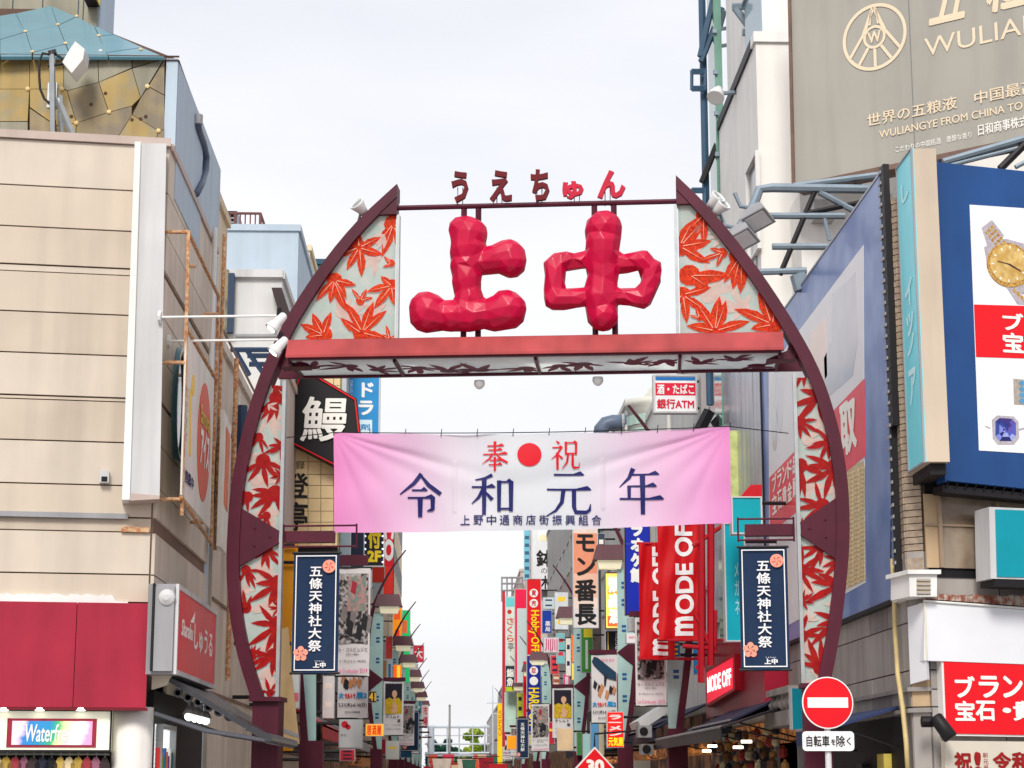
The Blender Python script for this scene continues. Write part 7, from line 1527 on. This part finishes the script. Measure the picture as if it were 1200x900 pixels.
# air conditioners and roof bits along the right, pale awnings
for k, (x, y, w_, h_, Y) in enumerate(((748, 850, 16, 14, 38), (752, 872, 14, 12, 37))):
    t = T('air_conditioner', ('upper' if k == 0 else 'lower') + ' grey air conditioner box beside the first right lamp panel', 'air conditioner', 'air conditioners on the right'); f = FR(Y); prect('casing', f, (x, y, x + w_, y + h_), -.5, 0, m_grey, t)
    c_ = f.uv(x + w_ * .4, y + h_ / 2); prism('fan_grille', f, disc(c_, .08, 16), 0, .02, m_dark, t)
wa = T('white_sloping_roof', 'white sloping shop roof edge behind the photo poster under the flags', 'roof'); f = FR(39); prism('roof_edge', f, px(f, (748, 845), (778, 826), (784, 826), (784, 834), (752, 856)), -2, 0, m_lgrey, wa)
for i, (x, Y0, ln, sg) in enumerate(((3.9, 38, 6, 1), (3.8, 46, 8, 1), (-2.3, 36, 7, -1), (-2.2, 46, 8, -1), (-2.2, 60, 12, -1), (3.9, 58, 10, 1))):
    lbs = ['black awning between the first two right lamps', 'dark awning past the second right lamp', 'red striped awning on the left below the crab board', 'grey awning on the left before the second lamp', 'dim awning on the left past the second lamp', 'dim awning on the right under the yellow dress poster']
    t = T('shop_awning', lbs[i], 'awning', 'awnings along the street'); X_ = 5.0 if sg > 0 else -3.2; m = MB(); mt = [m_awn, m_aw, M('red awning cloth', (176, 40, 50), .6), m_grey, m_aw, m_awn][i]
    m.v = [Vector(p) for p in ((X_, Y0, 3.1), (x, Y0, 2.6), (x, Y0 + ln, 2.6), (X_, Y0 + ln, 3.1))]; m.v += [v - Vector((0, 0, .04)) for v in m.v]; m.f = [(0, 1, 2, 3), (7, 6, 5, 4), (0, 4, 5, 1), (1, 5, 6, 2), (2, 6, 7, 3), (3, 7, 4, 0)]; m.link('canopy', mt, t)
    m = MB(); m.box(min(x, x + .02 * sg), Y0, 2.35, max(x, x + .02 * sg), Y0 + ln, 2.6); m.link('valance', mt, t)
    m = MB(); m.box(min(X_, X_ - .5 * sg), Y0 + .2, 2.1, max(X_, X_ - .5 * sg), Y0 + ln - .2, 2.3); m.link('dim_shelf', m_w4 if i in (2, 3) else m_amber, t)
# ============================================================ far end: footbridge, pole, trees, hanging lanterns
fb = T('footbridge', 'pale steel footbridge with thin railings closing the far end of the street', 'footbridge'); f = FR(210)
m_far = M('far pale steel', (186, 196, 206), .6, .05)
for y, r in ((852, .16), (862, .06), (872, .1), (884, .25)): m = MB(); m.tube([f.w(*f.uv(498, y)), f.w(*f.uv(590, y))], r, 5); m.link('beam', m_far, fb)
for x in (508, 524, 538, 554, 568, 578, 586): m = MB(); m.tube([f.w(*f.uv(x, 850)), f.w(*f.uv(x, 900))], .09, 5); m.link('upright', m_far, fb)
m = MB(); m.tube([f.w(*f.uv(505, 852)), f.w(*f.uv(505, 925))], .35, 6); m.link('pier', m_far, fb); m = MB(); m.tube([f.w(*f.uv(586, 852)), f.w(*f.uv(586, 925))], .35, 6)
m.link('pier', m_far, fb)
pm = T('flag_pole', 'single thin grey pole standing in the middle of the street gap', 'pole'); f = FR(180); m = MB(); p = f.uv(527, 828); m.tube([f.w(p[0], 0), f.w(*p)], .14, 8, .09); m.link('shaft', m_grey, pm); m = MB(); m.lathe(f.w(*p), (0, 0, 1), [(0, .12), (.15, .12), (.2, .02)], 10); m.link('finial', m_grey, pm)
for (x, y0, Y) in ((577.5, 803, 170), (583.5, 815, 165)):
    t = T('utility_pole', 'thin pole %s the yellow vertical sign at the gap edge' % ('left of' if x < 580 else 'rising beside'), 'pole'); f = FR(Y); p = f.uv(x, y0); m = MB(); m.tube([f.w(p[0], 0), f.w(*p)], .12, 6, .05); m.link('shaft', m_far, t); m = MB(); m.tube([f.w(p[0] - .5, p[1] - 1.5), f.w(p[0] + .5, p[1] - 1.5)], .05, 5); m.link('cross_arm', m_far, t)
m_bark = M('bark', (84, 70, 58), .9, .2, 3)
def tree(label, x, Y, top, wpx, cols_, seed):
    rnd = random.Random(seed); t = T('tree', label, 'tree', 'trees beyond the footbridge'); f = FR(Y); u, z = f.uv(x, top); w_ = abs(f.uv(x + wpx, top)[0] - f.uv(x - wpx, top)[0]) / 2
    m = MB(); m.tube([f.w(u, 0), f.w(u + .2, z * .45), f.w(u, z * .8)], .28, 7, .08)
    for k in range(5): a = rnd.random() * 6.28; m.tube([f.w(u, z * (.35 + .08 * k)), f.w(u + w_ * .6 * cos(a), z * (.5 + .08 * k), w_ * .6 * sin(a))], .1, 5, .03)
    m.link('trunk', m_bark, t)
    for ci, c_ in enumerate(cols_):
        m = MB()
        cl2 = [(u + (rnd.random() - .5) * 1.5 * w_, z * (.42 + .5 * rnd.random()), (rnd.random() - .5) * 1.4 * w_, .35 + .55 * rnd.random()) for _ in range(16)]
        for (a, b, c3, r_) in cl2:
            for _ in range(260):
                d = Vector((rnd.gauss(0, 1), rnd.gauss(0, 1), rnd.gauss(0, 1))); d = d.normalized() * r_ * w_ * .42 * rnd.random() ** .35; p = f.w(a, b, c3) + d
                e1 = Vector((rnd.gauss(0, 1), rnd.gauss(0, 1), rnd.gauss(0, 1))).normalized() * .22; e2 = e1.cross(Vector((rnd.gauss(0, 1), rnd.gauss(0, 1), 1))).normalized() * .14; m.poly([p - e1, p + e2, p + e1, p - e2])
        m.link('crown', M('leaf %d %d %d' % c_, c_, .6, .25, .6, trans=.3), t)
tree('fresh yellow green tree behind the footbridge right of the pole', 556, 235, 850, 13, [(150, 180, 60), (190, 204, 90)], 1)
tree('dark green rounded tree behind the footbridge left of the pole', 515, 240, 864, 17, [(40, 92, 78), (60, 112, 86)], 2)
tree('mid green tree low between the pole and the yellow green one', 540, 250, 876, 14, [(70, 120, 80), (96, 140, 90)], 3)
tree('green tree at the right end of the footbridge', 574, 240, 870, 13, [(90, 130, 84), (60, 110, 84)], 4)
cols3 = [(196, 40, 50), (226, 90, 60), (240, 210, 180), (160, 30, 50), (240, 226, 214), (60, 110, 90), (220, 60, 90)]
rnd = random.Random(5)
GN = ['red', 'orange', 'cream', 'maroon', 'white', 'green', 'pink']
for k in range(22):
    Y = 95 + rnd.random() * 85; x = 500 + 85 * (k + .5) / 22 + rnd.random() * 2; y = 884 + rnd.random() * 18; f = FR(Y); u, z = f.uv(x, y); c_ = cols3[k % 7]
    t = T('street_bunting', 'small %s pennant hung above the crowd line at the far end of the street' % GN[k % 7], 'pennant', '%s pennants strung over the far street' % GN[k % 7]); s_ = .28 + .2 * rnd.random()
    prism('cloth', f, [(u - s_, z), (u + s_, z), (u + s_ * .7, z - s_ * 2.2), (u, z - s_ * 2.6), (u - s_ * .7, z - s_ * 2.2)], -.02, .02, M('pennant %d' % (k % 7), c_, .6, .15, 4, trans=.2), t)
    m = MB(); m.tube([f.w(u - s_ - .3, z + .05), f.w(u + s_ + .3, z + .05)], .02, 4); m.link('cord', m_black, t)


# further boards crowding both sides of the street (blank or striped: their print cannot be read)
rnd = random.Random(21)
EX = [(636, 700, 650, 714, 82, (196, 210, 218), 'small pale board above the blue pharmacy sign'), (650, 694, 666, 738, 77, (214, 220, 226), 'blank white wall board left of the brush lettered sign'), (652, 742, 662, 778, 74, (120, 190, 196), 'aqua strip board under the blank white one'),
 (663, 748, 669, 792, 70, (236, 232, 222), 'narrow cream board beside the orange one'), (645, 768, 655, 790, 79, (226, 60, 70), 'small coral red board below the magenta one'), (702, 768, 709, 832, 54, (70, 50, 60), 'dark plum strip board beside the club poster'), (700, 625, 709, 668, 60, (60, 70, 90), 'slate vertical board right of the brush lettered sign'),
 (722, 762, 733, 790, 47, (226, 226, 222), 'white vertical board under the black menu sign'), (722, 792, 731, 830, 46, (226, 120, 40), 'orange vertical board above the red restaurant sign'), (606, 812, 613, 850, 106, (200, 214, 60), 'lime strip board right of the mint one'), (606, 852, 612, 890, 104, (40, 90, 160), 'blue strip board low by the recycle shop sign'),
 (617, 861, 634, 874, 90, (226, 226, 230), 'white panel directly under the blue recycle sign'), (640, 846, 650, 872, 82, (200, 40, 60), 'crimson board low between two posters'), (812, 752, 824, 790, 37, (40, 120, 180), 'blue glass like board behind the first right lamp spine'), (785, 752, 797, 770, 34.6, (24, 110, 170), 'bright blue strip right below the big red flag'),
 (736, 724, 746, 740, 42, (226, 230, 236), 'small white board under the royal blue sign'), (452, 746, 460, 778, 72, (196, 60, 50), 'brick red strip board behind the second left lamp'), (471, 802, 480, 822, 100, (90, 180, 190), 'aqua board under the green sign'), (480, 778, 490, 812, 112, (226, 226, 232), 'white strip board past the pink red sign'),
 (486, 814, 494, 836, 124, (60, 140, 180), 'sky blue board far along the left'), (413, 668, 436, 690, 60, (206, 214, 218), 'pale band board above the second left lamp arm'), (441, 866, 452, 884, 60, (180, 40, 50), 'dark red board low by the orange lit sign'), (452, 868, 468, 890, 64, (206, 206, 200), 'grey white board under the yellow dress poster'),
 (398, 878, 416, 892, 34, (196, 50, 60), 'red skirt board below the crab board'), (378, 792, 392, 842, 40, (226, 226, 226), 'white glowing board below the left navy banner'), (356, 800, 364, 830, 31.5, (190, 40, 100), 'slim magenta pennant board beside the left post')]
for (x0, y0, x1, y1, Y, c_, lb) in EX:
    it = []
    st_ = rnd.choice(((250, 240, 230), (30, 40, 70), (220, 50, 60), (250, 210, 60)))
    n_ = rnd.randint(1, 3)
    for k in range(n_): yy = y0 + (y1 - y0) * (k + .4) / (n_ + .3); it.append(('r', (x0 + (x1 - x0) * .22, yy, x1 - (x1 - x0) * .22, yy + (y1 - y0) * .12), st_))
    vsign('board_sign', lb, Y, (x0, y0, x1, y1), c_, it, depth=.15, grp=None)
finish()
